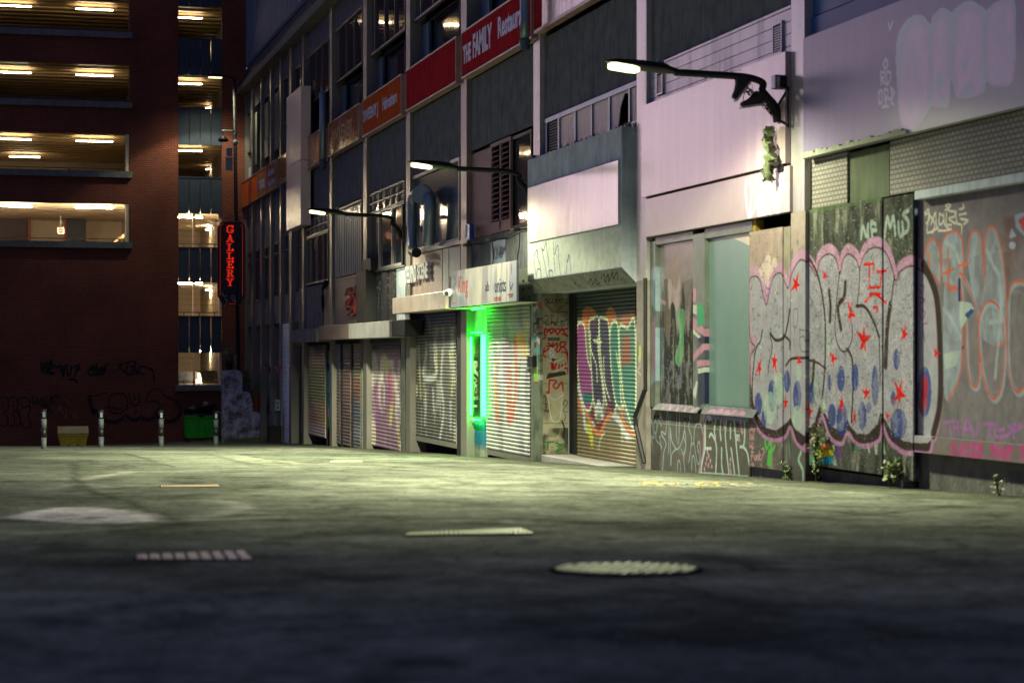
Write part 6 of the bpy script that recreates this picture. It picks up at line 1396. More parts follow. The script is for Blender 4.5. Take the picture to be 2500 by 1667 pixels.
def post(cv):
    t = T(950, 700, 3.485)
    cv.poly(t([(700, 420), (760, 420), (760, 600), (700, 600)]), (.08, .10, .06)); cv.grad((.18, .20, .06), .8, lambda u, v: (fbm(u*6, v*6, 4) - .45)*5*(v > .02))
    cv.poly(t([(715, 630), (752, 630), (752, 680), (735, 700), (757, 730), (757, 765), (700, 710), (700, 680)]), (.50, .42, .36)); cv.stroke(t([(720, 650), (740, 660), (735, 680)]), .02, (.4, .05, .05))
    cv.poly(t([(708, 760), (757, 770), (757, 940), (708, 940)]), (.10, .07, .05))
    cv.stroke(t([(725, 770), (745, 800), (722, 820), (748, 840), (725, 850), (735, 900), (748, 880), (735, 850)]), .022, (.5, .48, .42))
    cv.poly(t([(702, 940), (757, 930), (757, 960), (702, 965)]), (.25, .23, .20)); cv.poly(t([(710, 1005), (750, 1005), (750, 1025), (710, 1020)]), (.55, .5, .5))
fsheet('poster_door', 1149.5, 1170.5, -1.30, .38, -.04, (.03, .05, .035), [post], M['paint'], b1, 'narrow dark door with a poster and a looping pale scribble', ry=.02, rz=.01)
M['neon'] = emit('green_neon', (.006, 1.0, .022), 42)
nn = thing('green_neon_tube', 'bright green neon tubing framing the narrow door between two shutters', 'neon light', (P + .0, Yp(1160), -1.3))
nm = MB(); nm.fbox(1174, 1184, -1.28, .40, -.02, .0); obj('right_tube', nm, M['neon'], nn)
obj('left_tube', MB().fbox(1145.5, 1147.5, -1.28, .36, -.02, .03), M['neon'], nn)
obj('top_tube', MB().fbox(1149, 1172, .43, .455, -.01, .03), M['neon'], nn)
obj('bottom_tube', MB().fbox(1150, 1170, -1.37, -1.34, -.01, .03), M['neon'], nn)
obj('glow_stop_plate', MB().fbox(1096, 1261, .935, .953, .0, .449), M['white'], op)  # plate added to keep the green glow from leaking up the wall
obj('added_glow_bar', MB().fbox(1150, 1180, .905, .925, .1, .14), M['neon'], nn)  # emitter added for the green glow under the sign, where no tube hangs
# ------------------------------------------------------------------ low building across the square (outside the frame, seen only in reflections)
lb = thing('low_building', 'low dark slate building across the square to the far left', 'building', (-40, 112, gz(-40, 95)))
LBM = mat('slate_render', (.05, .075, .08), .8)
obj('wall', MB().box(-75, -13, 108, 120, -6, 5.6), LBM, lb)
obj('roof', MB().prism([(-75.5, 5.602), (-12.5, 5.602), (-14, 6.5), (-24, 7.3), (-74, 7.3)], lambda u, v, t: (u, t, v), 107.6, 120.4), LBM, lb)
for k in range(9): obj('window', MB().box(-70 + k*6.2, -68 + k*6.2, 107.93, 107.99, 1, 3), M['glass'], lb)

# ------------------------------------------------------------------ roof-top cladding block above the parade
cb = thing('ribbed_upper_block', 'blue-grey ribbed metal block rising above the eaves at the far end of the parade', 'building', (P, Yp(650), 11.3))
rb = MB(); y = 36.0
while y < Yp(601) - .2:
    rb.box(P - .05, P + .02, y, y + .16, 11.35, 24); y += .30
rb.box(P, P + 8, 36, Yp(601), 11.301, 24); obj('wall', rb, M['blueclad'], cb)

# ------------------------------------------------------------------ gallery sign
GY = 75.2
gX = lambda px: far(px, YH, GY)[0]; gZ = lambda py: far(560, py, GY)[1]
gs = thing('gallery_sign', 'tall dark six-sided sign with red neon edge and red letters GALLERY', 'shop sign', (gX(565), GY, gZ(745)))
hexo = [(531.5, 556), (542, 541), (588, 541), (598, 556), (598, 724), (588, 744), (544, 744), (531.5, 722)]
f2 = lambda t0: (lambda u, v, t: (gX(u), GY + t, gZ(v)))
obj('body', MB().prism(hexo, f2(0), 0, .22), mat('dark_sign_body', (.018, .03, .032), .6), gs, bevel=.01)
M['redneon'] = emit('red_neon', (1.0, .06, .02), .18); M['redletter'] = emit('red_sign_letter', (1.0, .035, .015), .50)
ed = MB()
for a, b in zip(hexo, hexo[1:] + hexo[:1]):
    ed.tube([(gX(a[0]), GY - .005, gZ(a[1])), (gX(b[0]), GY - .005, gZ(b[1]))], .018, 6)
obj('rim', ed, mat('red_rim', (.32, .03, .02), .4), gs)
ne_ = MB()
for a, b in (((537.5, 554), (537.5, 721)), ((537.5, 554), (545, 546)), ((592, 556), (592, 722)), ((592, 556), (588, 549)), ((557, 741.5), (575, 741.5))): ne_.tube([(gX(a[0]), GY - .03, gZ(a[1])), (gX(b[0]), GY - .03, gZ(b[1]))], .009, 6)
obj('neon_outline', ne_, M['redneon'], gs)
SER = {'G': [(0,1,1.1,6),(1,0,4,1.1),(1,5.9,4.2,7),(3.9,.6,5,2.6),(3.9,4.6,5,7),(2.8,2.5,5.4,3.3)], 'L': [(0,0,5,.9),(4.1,0,5,2.2),(1.2,.9,2.5,6.2),(0,6.2,3.6,7)], 'E': [(0,0,5,.9),(4.1,0,5,2),(1,.9,2.3,6.1),(0,6.1,5,7),(4.1,5,5,7),(2.3,3.1,3.6,3.9),(3.3,2.6,3.9,4.4)],
       'A': [(-.4,0,1.9,.8),(3.1,0,5.4,.8),(1.4,2.1,3.7,2.9)], 'R': [(0,0,2.7,.8),(.8,.8,2,6.2),(0,6.2,3.6,7),(3.4,4.1,4.6,6.5),(2,3.3,3.8,4.1),(3.6,0,5.4,.8)], 'Y': [(-.3,6.2,2,7),(3,6.2,5.3,7),(1.3,0,3.7,.8),(1.95,.8,3.05,3.3)]}
DIAG = {'A': [(.5,.8,1.4,.8,2.9,6.8,2.1,6.8),(3.2,.8,4.5,.8,3.1,7,2.2,7)], 'R': [(2.6,3.4,3.7,3.4,4.8,.8,3.7,.8)], 'Y': [(.4,6.2,1.6,6.2,2.9,3.2,2.05,3.2),(3.6,6.2,4.5,6.2,3.0,3.2,2.3,3.2)]}
for ch, y0, y1 in (('G', 550.5, 569.5), ('A', 573.5, 591.5), ('L', 595, 612.5), ('L', 616, 633.5), ('E', 637, 655), ('R', 658.5, 676.5), ('Y', 680, 698.5)):
    mb = MB(); zt_, zb_ = gZ(y0), gZ(y1); hs = (zt_ - zb_)/7; x0 = gX(553); ws = (gX(569.5) - gX(553))/5
    for a, b, c, d in SER[ch]: mb.box(x0 + a*ws, x0 + c*ws, GY - .075, GY - .02, zb_ + b*hs, zb_ + d*hs)
    for dd in DIAG.get(ch, []): mb.prism([(x0 + dd[i]*ws, zb_ + dd[i+1]*hs) for i in (0, 2, 4, 6)], lambda u, v, t: (u, GY + t, v), -.074, -.022)
    obj('letter', mb, M['redletter'], gs)
sw = MB()
for g in ([(545, 715), (543, 719), (548, 724), (554, 722)], [(549, 729), (554, 735), (551, 742), (547, 750)], [(567, 720), (566, 728), (570, 736), (576, 736)], [(573, 722), (572, 731), (577, 735)]):
    sw.tube([(gX(x), GY - .01, gZ(y)) for x, y in crom(g)], .012, 4)
obj('scribble', sw, M['letterwhite'], gs)
br_ = MB(); br_.tube([(gX(545), GY + .1, gZ(533)), (P + .05, GY + .1, gZ(531))], .02, 6); br_.tube([(gX(548), GY + .1, gZ(533)), (P + .05, GY + .1, gZ(495))], .014, 6)
for q in (552, 583): br_.tube([(gX(q), GY + .1, gZ(542)), (gX(q), GY + .1, gZ(531))], .012, 5)
obj('bracket', br_, mat('red_oxide_bracket', (.25, .05, .04), .5), gs)

# ------------------------------------------------------------------ graffitied white brick ramp wall with plants
WY = 73.6
wx = lambda px: far(px, YH, WY)[0]; wz = lambda py: far(600, py, WY)[1]
M['rampbrick'] = brickmat('flaking_white_brick', (.14, .06, .05), (.18, .09, .07), (.2, .18, .18), paintmask=True)
gzb = gz(wx(600), WY) - .25
rw = thing('ramp_wall', 'stepped brick ramp wall with flaking white paint below the gallery sign', 'wall', (wx(600), WY, gzb))
zp_ = lambda py: wz(py)
prof = [(543, zp_(905)), (575, zp_(902)), (592, zp_(908)), (592, zp_(956)), (603, zp_(956)), (612, zp_(962)), (618, zp_(985)), (618, zp_(1003)), (637, zp_(1010)), (640, zp_(1022)), (650, zp_(1036)), (655, zp_(1060)), (660, gzb), (543, gzb)]
obj('wall', MB().prism(prof, lambda u, v, t: (wx(u), WY + t, v), 0, .45), M['rampbrick'], rw)
M['terra'] = mat('orange_pot', (.34, .08, .02), .6); M['purp'] = mat('purple_pot', (.22, .04, .20), .5); M['pinkpot'] = mat('pink_pot', (.36, .08, .24), .5); M['greypot'] = mat('grey_planter', (.09, .10, .13), .6)
def leafmat(name, a, b):
    m, n, bb = newmat(name); L = n.links; tc = n.nodes.new('ShaderNodeTexCoord'); z = n.nodes.new('ShaderNodeTexNoise'); z.inputs['Scale'].default_value = 9
    L.new(tc.outputs['Object'], z.inputs['Vector']); mm = n.nodes.new('ShaderNodeMix'); mm.data_type = 'RGBA'; mm.inputs[6].default_value = (*a, 1); mm.inputs[7].default_value = (*b, 1)
    L.new(z.outputs[0], mm.inputs[0]); L.new(mm.outputs[2], bb.inputs['Base Color']); bb.inputs['Roughness'].default_value = .6; return m
M['leaf'] = leafmat('green_leaf', (.02, .06, .01), (.09, .17, .02)); M['leafd'] = leafmat('dull_leaf', (.03, .04, .02), (.10, .11, .06)); M['weed'] = leafmat('weed_leaf', (.05, .10, .02), (.20, .26, .05))
def leaves(mb, c, rad, h, n, size, r, shape='cone', droop=0):
    for k in range(n):
        t = r.random()
        if shape == 'cone': rr = rad*(1 - t)**.7*(.35 + .65*r.random())
        elif shape == 'dome': rr = rad*math.sqrt(r.random())*math.sqrt(max(0, 1 - t*t))
        else: rr = rad*r.random()
        a = r.random()*6.283; p = Vector((c[0] + rr*math.cos(a), c[1] + rr*math.sin(a), c[2] + t*h - droop*rr))
        d = Vector((r.gauss(0, 1), r.gauss(0, 1), r.gauss(.4, .8))).normalized(); s = d.orthogonal().normalized(); L_ = size*(.6 + .8*r.random())
        mb.quad(p, p + d*L_*.5 + s*L_*.22, p + d*L_, p + d*L_*.5 - s*L_*.22)
def plant(name, label, px, py, Y, potm, pr, ph, rad, h, n, shape, lm, size=.07, cat='potted plant', base=None, group=None):
    X, Z = far(px, py, Y); t = thing(name, label, cat, (X, Y, Z), group)
    if pr: obj('pot', MB().lathe((X, Y, Z), [(pr*.7, 0), (pr*.95, ph*.85), (pr*1.08, ph*.86), (pr*1.08, ph), (pr*.9, ph), (pr*.85, ph*.9)], 16), potm, t, smooth=False)
    mb = MB(); leaves(mb, (X, Y, Z + ph*.9), rad, h, n, size, random.Random(int(px)), shape)
    mb.tube([(X, Y, Z + ph*.5), (X, Y, Z + ph + h*.6)], .012, 5)
    obj('foliage', mb, lm, t)
    return t
PY = WY + .2
plant('potted_conifer', 'taller narrow green conifer in a purple bowl on the ramp wall', 644, 1009, PY, M['purp'], .17, .22, .17, .88, 900, 'cone', M['leaf'])
plant('potted_conifer', 'shorter rounder green conifer beside the tall grey planter', 661, 1012, PY - 1.3, M['black'], .14, .12, .17, .62, 700, 'cone', M['leaf'])
plant('potted_plant', 'grey-green bushy plant in an orange pot on the ramp wall', 627, 1004, PY, M['terra'], .20, .62, .28, .30, 500, 'dome', M['leafd'])
plant('potted_plant', 'straggly pale-flowered plant in a dark tub at the left end of the ramp wall', 560, 905, PY, M['black'], .16, .35, .24, .55, 420, 'dome', M['leafd'], .09)
plant('potted_plant', 'straggly trailing plant on the ramp wall right of the lamp post', 601, 956, PY, M['greypot'], .14, .25, .22, .55, 350, 'dome', M['leafd'], .08)
plant('hanging_pot', 'pink hanging bowl on the dark shopfront, left of the pair', 652, 908, 70.2, M['pinkpot'], .14, .19, .09, .12, 40, 'dome', M['leafd'], .05)
plant('hanging_pot', 'pink hanging bowl on the dark shopfront, right of the pair', 677.5, 907, 66.9, M['pinkpot'], .13, .18, .09, .10, 40, 'dome', M['leafd'], .05)
X, Z = far(672, 1076, 67.3); pl = thing('tall_planter', 'tall tapering grey planter on a black box beside the white brick pier', 'planter', (X, 67.3, Z))
obj('base_box', MB().box(X - .22, X + .2, 67.1, 67.5, Z - .1, Z + .52), M['black'], pl, bevel=.01)
obj('pot', MB().lathe((X, 67.3, Z), [(.11, .522), (.17, .98), (.19, .99), (.19, 1.03), (.16, 1.03)], 18), M['greypot'], pl)
X, Z = far(677, 1001, 66.9); bx_ = thing('small_notice_box', 'small pale blue box with dark marks above the tall grey planter', 'sign', (X, 66.9, Z))
obj('face', MB().box(X - .085, X + .085, 66.8, 66.9, Z, Z + .36), mat('pale_blue_box', (.25, .36, .42), .5), bx_, bevel=.006)
obj('mark', MB().box(X - .03, X + .03, 66.79, 66.799, Z + .21, Z + .27).box(X - .03, X + .035, 66.79, 66.799, Z + .05, Z + .13), M['letterdark'], bx_)
X, Z = far(640, 1040, WY - .3); cr_ = thing('purple_leg_stand', 'purple slanting leg propped on the ramp wall below the taller conifer', 'stand', (X, WY - .3, Z))
obj('leg', MB().tube([far(637, 1000, WY-.2)[0:1] + (WY - .2, far(637, 1000, WY-.2)[1]), far(642.5, 1036, WY-.2)[0:1] + (WY - .2, far(642.5, 1036, WY-.2)[1])], .035, 6), M['purp'], cr_)
# pale shapes lettered on the dark far shopfront
lt = MB()
for g in ([(598.5, 828), (613.5, 829), (613.5, 852), (610, 865), (602, 851), (598.5, 838)], [(619.5, 857), (624, 851), (634, 851), (634, 890), (619, 890)], [(640, 863), (656, 862), (657, 893), (651, 895), (650, 908), (640, 902)], [(662, 877), (675, 875), (682, 888), (682, 892), (674, 892), (667, 902), (662, 899)], [(664, 917), (670, 908), (681, 908), (681, 917)]):
    lt.prism([(Yp(x, -.2), Zp(x, y, -.2)) for x, y in g], lambda u, v, t: (t, u, v), P + .2, P + .205)
obj('window_lettering', lt, mat('pale_window_lettering', (.26, .32, .40), .5), b1, 'large broken pale letters on the dark far shopfront')
obj('dark_shopfront', MB().fbox(596, 687, gz(P, 72) - .2, 1.05, -.28, -.205), M['glass'], b1)
# grass strip at the foot of the ramp wall
gr = MB(); r = random.Random(4)
for k in range(1500):
    px = 440 + r.random()*215; X, Y, Z = gnd(px, 1076 + 3.0*r.random() - .012*(px - 540)*(px < 540)*0); h = .05 + .16*r.random()*(1 if px > 540 else .45); a = r.random()*3.14; w_ = .012
    Y = min(Y, WY - .02 if 543 < px < 660 else 99)
    mb_ = (w_*math.cos(a), w_*math.sin(a)); gr.quad((X - mb_[0], Y - mb_[1], Z - .02), (X + mb_[0], Y + mb_[1], Z - .02), (X + r.gauss(0, .04), Y + r.gauss(0, .04), Z + h))
tag(obj('grass', gr, M['weed'], None), 'rough grass along the foot of the ramp wall and brick wall', 'grass', kind='stuff')
# weeds by the near wall
def weed(px, py, h, label, n=90, size=.08):
    X = P - .14; Y = Yp(px, .14); Z = gz(X, Y); t = thing('wall_weed', label, 'weed', (X, Y, Z), 'weeds at the foot of the boarded wall')
    r = random.Random(int(px)); st_ = MB(); lf_ = MB()
    for k in range(7):
        a = r.random()*6.28; top = Vector((X + .04*math.cos(a), Y + .14*math.sin(a)*r.random(), Z + h*(.5 + .5*r.random()))); st_.tube([(X, Y, Z - .02), ((X + top.x)/2, (Y + top.y)/2 + .02, Z + (top.z - Z)*.5), tuple(top)], .005, 4)
        for q in range(n//7):
            s = .2 + .8*r.random(); p = Vector((X, Y, Z)).lerp(top, s) + Vector((r.gauss(0, .015), r.gauss(0, .04), r.gauss(0, .02))); d = Vector((r.gauss(0, .5), r.gauss(0, 1), r.gauss(.2, .6))).normalized(); s_ = d.orthogonal().normalized(); L_ = size*(.5 + r.random()*.7)
            lf_.quad(p, p + d*L_*.5 + s_*L_*.25, p + d*L_, p + d*L_*.5 - s_*L_*.25)
    obj('stem', st_, M['leafd'], t); obj('leaf', lf_, M['weed'], t)
weed(1923, 1160, .24, 'small yellowish weed left of the painted column foot', 50, .06)
weed(1992, 1168, .95, 'tall straggly weed growing up beside the painted column foot', 220, .07)
weed(2175, 1188, .38, 'bright green leafy weed under the narrow plywood board', 130, .09)
weed(2440, 1195, .22, 'tiny weed under the magenta lettering', 40, .05)

# ------------------------------------------------------------------ ducts, pipes, cameras and cables on the facade
def duct(a, label):
    t = thing('duct_pipe', label, 'duct', (P - .3, Yp(a, .3), 2.5), None); return t
d1 = duct(1030, 'pair of metal ducts with a fan collar on the large window')
e_ = .26; zz = lambda py, px: Zp(px, py, e_)
def fpt(px, py, e): return (P - e, Yp(px, e), Zp(px, py, e))
obj('left_duct', MB().tube(crom([fpt(1008, 608, .26), fpt(1006, 560, .26), fpt(1006, 495, .26), fpt(1010, 478, .26), fpt(1020, 468, .26)], n=5), .115, 16), M['pipe'], d1, smooth=True)
obj('right_duct', MB().tube(crom([fpt(1046, 596, .24), fpt(1048, 560, .24), fpt(1050, 500, .24), fpt(1046, 480, .24), fpt(1036, 466, .24)], n=5), .14, 16), M['pipe'], d1, smooth=True)
fc = MB()
fc.tube([(P - .42, Yp(1030, .4) , Zp(1028, 476, .4)), (P - .20, Yp(1030, .3), Zp(1028, 476, .4))], .21, 24); obj('fan_collar', fc, M['pipe'], d1)
obj('outlet', MB().tube([fpt(1008, 614, .3), fpt(1017, 617, .42)], [.115, .11], 16), M['black'], d1)
d2 = thing('drain_duct', 'bluish metal duct hanging over the right end of the THE FAMILY Restaurant sign', 'duct', (P - .4, Yp(1281, .4), 5.6))
obj('pipe', MB().tube([fpt(1281, 96, .42), fpt(1281, 40, .42), fpt(1281, -200, .42)], .085, 16), M['pipe'], d2, smooth=True)
obj('outlet', MB().tube([fpt(1281, 99, .42), fpt(1281, 122, .42)], [.105, .075], 16), mat('dark_blue_outlet', (.04, .07, .11), .5), d2)
d3 = thing('drain_duct', 'bluish metal duct covering the seam between the copper sign and the WHOLESALERS sign', 'duct', (P - .4, Yp(789, .4), 5.4))
obj('pipe', MB().tube([fpt(788, 392, .42), fpt(788, 300, .42), fpt(788, 227, .42)], .10, 14), M['pipe'], d3, smooth=True)
obj('outlet', MB().tube([fpt(788, 394, .42), fpt(789, 414, .42)], [.12, .08], 14), mat('dark_blue_outlet', (.04, .07, .11), .5), d3)
ct = thing('security_camera', 'round white security camera at the left edge of the white peeling sign', 'security camera', (P - .62, Yp(1093, .6), 1.15))
obj('housing', MB().tube([fpt(1090, 716, .72), fpt(1098, 714, .6), fpt(1101, 713, .56)], [.07, .085, .05], 12), M['white'], ct, smooth=True)
obj('lens', MB().tube([fpt(1089.5, 716.4, .74), fpt(1090.5, 716, .715)], .045, 12), M['black'], ct)
al = thing('alarm_box', 'white and blue alarm box on the post left of the weathered board', 'alarm box', (P - .16, Yp(1146), 2.45))
ah = MB(); z0, z1 = Zp(1146, 590, .1), Zp(1146, 549, .1); yc = Yp(1150, .1); ah.prism([(yc - .28, z0 + .02), (yc + .0, z0), (yc + .14, z0 + .05), (yc + .17, z1), (yc - .26, z1)], lambda u, v, t: (t, u, v), P - .2, P - .1)
obj('cover', ah, mat('blue_cover', (.02, .07, .42), .3), al, bevel=.015); obj('side_cover', MB().box(P - .215, P - .201, yc + .0, yc + .16, z0 + .1, z1 - .01), M['white'], al)
cab = MB()
for pts in ([(1137, 596), (1150, 588), (1165, 594), (1180, 596), (1192, 588), (1199, 582), (1220, 582), (1240, 576), (1256, 568), (1268, 562), (1290, 560)], [(1135, 598), (1128, 630), (1126, 660)], [(1152, 600), (1153, 640), (1152, 655)], [(1202, 590), (1204, 625), (1203, 645)], [(1269, 570), (1268, 600), (1264, 630), (1266, 655), (1262, 680)], [(1100, 602), (1122, 597), (1137, 596)]):
    cab.tube([fpt(x, y, .06) for x, y in crom(pts, n=4)], .011, 5)
tag(obj('loose_cable', cab, M['black'], None), 'loose black cables sagging along the wall above the white peeling sign', 'cable')
for (x, y), lb_ in zip(((1264, 561), (1204, 586), (1146, 598)), ('small floodlight at the right end of the sagging cables', 'small floodlight midway along the sagging cables', 'small floodlight at the left end of the sagging cables')):
    q = thing('small_floodlight', lb_, 'floodlight', fpt(x, y, .3), 'floodlights over the white peeling sign')
    c = Vector(fpt(x, y, .3)); obj('head', MB().box(c.x - .12, c.x + .02, c.y - .14, c.y + .10, c.z - .03, c.z + .03), M['black'], q, bevel=.01); obj('arm', MB().tube([tuple(c), (P - .02, c.y, c.z + .04)], .012, 5), M['black'], q)
dp = thing('drainpipe', 'thin dark drainpipe between the grey and brown boards above the fascia', 'drainpipe', (P - .08, Yp(788), .85))
obj('pipe', MB().tube([fpt(788, 760, .1), fpt(788, 702, .1)], .03, 8), M['black'], dp); obj('casing', MB().tube([fpt(788, 752, .1), fpt(788, 722, .1)], .055, 8), M['black'], dp); obj('hopper', MB().tube([fpt(788, 705, .1), fpt(796, 690, .1)], [.05, .08], 8), M['black'], dp)
bx2 = MB(); bx2.fbox(884, 905, 2.16, 2.48, .02, .22); tag(obj('cable_box', bx2, M['black'], None), 'black box on the ledge left of the window of vent lights', 'cable box')
wr_ = MB(); r = random.Random(8)
for k in range(9): wr_.tube([fpt(900 + k*10 + r.random()*4, 668 - k*1.7, .05), fpt(905 + k*10, 664 - k*1.7 + r.random()*4, .1), fpt(912 + k*10, 667 - k*1.7, .05)], .012, 4)
obj('cable_bundle', wr_, M['black'], b1)
lk = thing('shutter_lock_box', 'black lock box with padlock on the post right of the red-streaked shutter', 'lock box', (P - .14, Yp(1292, .1), -.2))
obj('box', MB().fbox(1287, 1300, -.235, -.03, .03, .14), M['black'], lk, bevel=.008); obj('padlock', MB().fbox(1284, 1290, -.33, -.26, .03, .08), M['steel'], lk, bevel=.006)
# small clutter on the lower facade
vx = MB()
for k in range(2):
    for q in range(3): vx.fbox(1275 + k*14, 1279 + k*14, 1.02 + q*.16 + .02*k, 1.06 + q*.16, .101, .11)
obj('vent_slot', vx, M['black'], b1)
mo = MB(); r = random.Random(12)
for k in range(260):
    px = 1322 + r.random()*228; z = 3.535 if px < 1517 else 3.54; Y = Yp(px, .1); X = P - E1*r.random()*.9
    mo.tube([(X, Y, z - .01), (X + r.gauss(0, .02), Y + r.gauss(0, .03), z + .02 + .05*r.random())], [.012, .003], 4)
tag(obj('moss', mo, M['leafd'], None), 'dark moss and debris along the top of the concrete canopy box', 'moss', kind='stuff')

# ------------------------------------------------------------------ ironwork and marks on the ground
M['iron'] = mat('lamp_glint_iron', (.50, .54, .16), .58, var=.3, sc=8, spec=.5)  # yellow-green lamp glint on studs and bars put into the base colour
M['irond'] = mat('dark_iron', (.03, .03, .03), .8, spec=0)
def gn(X, Y): return gz(X, Y)
c = gnd(1529, 1393); mh = thing('manhole_cover', 'round iron manhole cover with raised studs in the foreground', 'manhole cover', (c[0], c[1], c[2]), None)
d0 = dep(c[0], c[1]); RR = 187/F_PX*d0
def tilt(X, Y, h): return (X, Y, gn(X, Y) + h)
rim = MB(); n = 48
for (r0, r1, h) in ((RR*.0, RR*.93, .008), (RR*.945, RR, .014)):
    b0 = len(rim.v)
    for k in range(n):
        a = 2*math.pi*k/n
        rim.v += [tilt(c[0] + r0*math.cos(a), c[1] + r0*math.sin(a), h), tilt(c[0] + r1*math.cos(a), c[1] + r1*math.sin(a), h), tilt(c[0] + r1*math.cos(a), c[1] + r1*math.sin(a), -.02)]
    for k in range(n):
        q = (k+1) % n; rim.f += [(b0+3*k, b0+3*k+1, b0+3*q+1, b0+3*q), (b0+3*k+1, b0+3*k+2, b0+3*q+2, b0+3*q+1)]; rim.mi += [0, 0]
obj('cover', rim, M['irond'], mh)
stn = MB(); sp = .060
for i in range(-8, 9):
    for j in range(-8, 9):
        x = i*sp + (j % 2)*sp/2; y = j*sp*.87
        if math.hypot(x, y) < RR*.90:
            X, Y = c[0] + x, c[1] + y; z = gn(X, Y); s = .020
            b0 = len(stn.v); stn.v += [(X-s, Y-s, z+.007), (X+s, Y-s, z+.007), (X+s, Y+s, z+.007), (X-s, Y+s, z+.007), (X-s*.6, Y-s*.6, z+.018), (X+s*.6, Y-s*.6, z+.018), (X+s*.6, Y+s*.6, z+.018), (X-s*.6, Y+s*.6, z+.018)]
            for q in ((4,5,6,7), (0,1,5,4), (1,2,6,5), (2,3,7,6), (3,0,4,7)): stn.f.append(tuple(b0+t for t in q)); stn.mi.append(0)
obj('studs', stn, M['iron'], mh)
def gridcover(pix, label, n=16, m='iron'):
    cs = [Vector(gnd(*p)) for p in pix]; cen = sum(cs, Vector())/4; t = thing('iron_grate', label, 'manhole cover', (cen.x, cen.y, cen.z), None)
    P_ = lambda u, v, h: (lambda q: (q.x, q.y, gn(q.x, q.y) + h))((cs[0]*(1-u) + cs[1]*u)*(1-v) + (cs[3]*(1-u) + cs[2]*u)*v)
    fr_ = MB(); fr_.quad(P_(0,0,.006), P_(1,0,.006), P_(1,1,.006), P_(0,1,.006)); obj('frame', fr_, M['irond'], t)
    bb = MB()
    for k in range(n):
        for j in range(3):
            u0, u1 = (k + .12)/n, (k + .88)/n; v0, v1 = (j + .1)/3, (j + .9)/3
            a = [P_(u0,v0,.007), P_(u1,v0,.007), P_(u1,v1,.007), P_(u0,v1,.007)]; b = [P_(u0+.1/n,v0+.03,.016), P_(u1-.1/n,v0+.03,.016), P_(u1-.1/n,v1-.03,.016), P_(u0+.1/n,v1-.03,.016)]
            b0 = len(bb.v); bb.v += a + b
            for q in ((4,5,6,7), (0,1,5,4), (1,2,6,5), (2,3,7,6), (3,0,4,7)): bb.f.append(tuple(b0+s for s in q)); bb.mi.append(0)
    obj('bars', bb, M[m], t)
M['ironw'] = mat('lamp_shine_iron', (.80, .60, .40), .6, var=.15, spec=.5)  # warm shine put into the pale orange base colour
gridcover([(330, 1368), (622, 1370), (600, 1348), (330, 1360)], 'warm shiny rectangular cover on the left foreground', 9, 'ironw')
gridcover([(985, 1310), (1306, 1306), (1270, 1293), (1000, 1304)], 'long rectangular grate left of the round manhole', 26, 'iron')
gridcover([(393, 1190), (536, 1188), (530, 1185), (392, 1187)], 'thin distant grate in the middle of the street', 20, 'ironw')
gridcover([(806, 1129), (886, 1128), (880, 1125), (808, 1126)], 'farthest thin grate before the purple shutter', 12, 'iron')
# yellow and orange litter scraps below the shop window
lm_ = MB(); r = random.Random(21)
for k in range(120):
    px = 1560 + abs(r.gauss(0, 1))*70 + (r.random() < .55)*140; px = min(px, 1830); py = 1184 + r.gauss(0, 3.0) + (px - 1700)*.012
    X, Y, Z = gnd(px, py); s = .012 + .022*r.random(); a = r.random()*3; Z += .006
    lm_.quad(*[(X + s*1.6*math.cos(a + q), Y + s*math.sin(a + q), Z + .012*r.random()) for q in (0, 1.6, 3.1, 4.7)])
tag(obj('litter_scraps', lm_, mat('yellow_scraps', (.36, .25, .07), .8), None), 'scatter of yellow scraps on the ground below the shop windows', 'litter', kind='stuff')
pb = MB(); r = random.Random(22)
for k in range(700):
    px = r.random()*2500; py = 1110 + 540*r.random()**2; X, Y, Z = gnd(px, py); s = .004 + .007*r.random(); a = r.random()*3
    pb.quad(*[(X + s*math.cos(a + q), Y + s*math.sin(a + q), Z + .005 + .006*(q > 3)) for q in (0, 1.6, 3.1, 4.7)])
tag(obj('grit', pb, mat('pale_grit', (.22, .21, .18), .9), None), 'fine pale grit scattered over the asphalt', 'grit', kind='stuff')

# ------------------------------------------------------------------ black spray tags on the car park wall (flat paint ribbons)
def ribbon(mb, pts, w, Y):
    q = [Vector(far(x, y, Y)) for x, y in crom(pts, n=5)]
    n0 = len(mb.v)
    for i, p in enumerate(q):
        t = (q[min(i+1, len(q)-1)] - q[max(i-1, 0)]).normalized(); nrm = Vector((-t.y, t.x))*w/2
        mb.v += [(p.x + nrm.x, Y, p.y + nrm.y), (p.x - nrm.x, Y, p.y - nrm.y)]
    for i in range(len(q)-1): mb.f.append((n0+2*i, n0+2*i+1, n0+2*i+3, n0+2*i+2)); mb.mi.append(0)
t2 = T(0, 600, 3.016)
M['blackpaint'] = mat('black_spray', (.010, .010, .011), .8); M['orangepaint'] = mat('orange_spray', (.40, .10, .02), .7)
def tags(name, label, strokes, w, m='blackpaint', lift=.004):
    mb = MB()
    for i, g in enumerate(strokes): ribbon(mb, t2(g), w, YW - lift - .0006*i)
    obj(name, mb, M[m], cp, label)
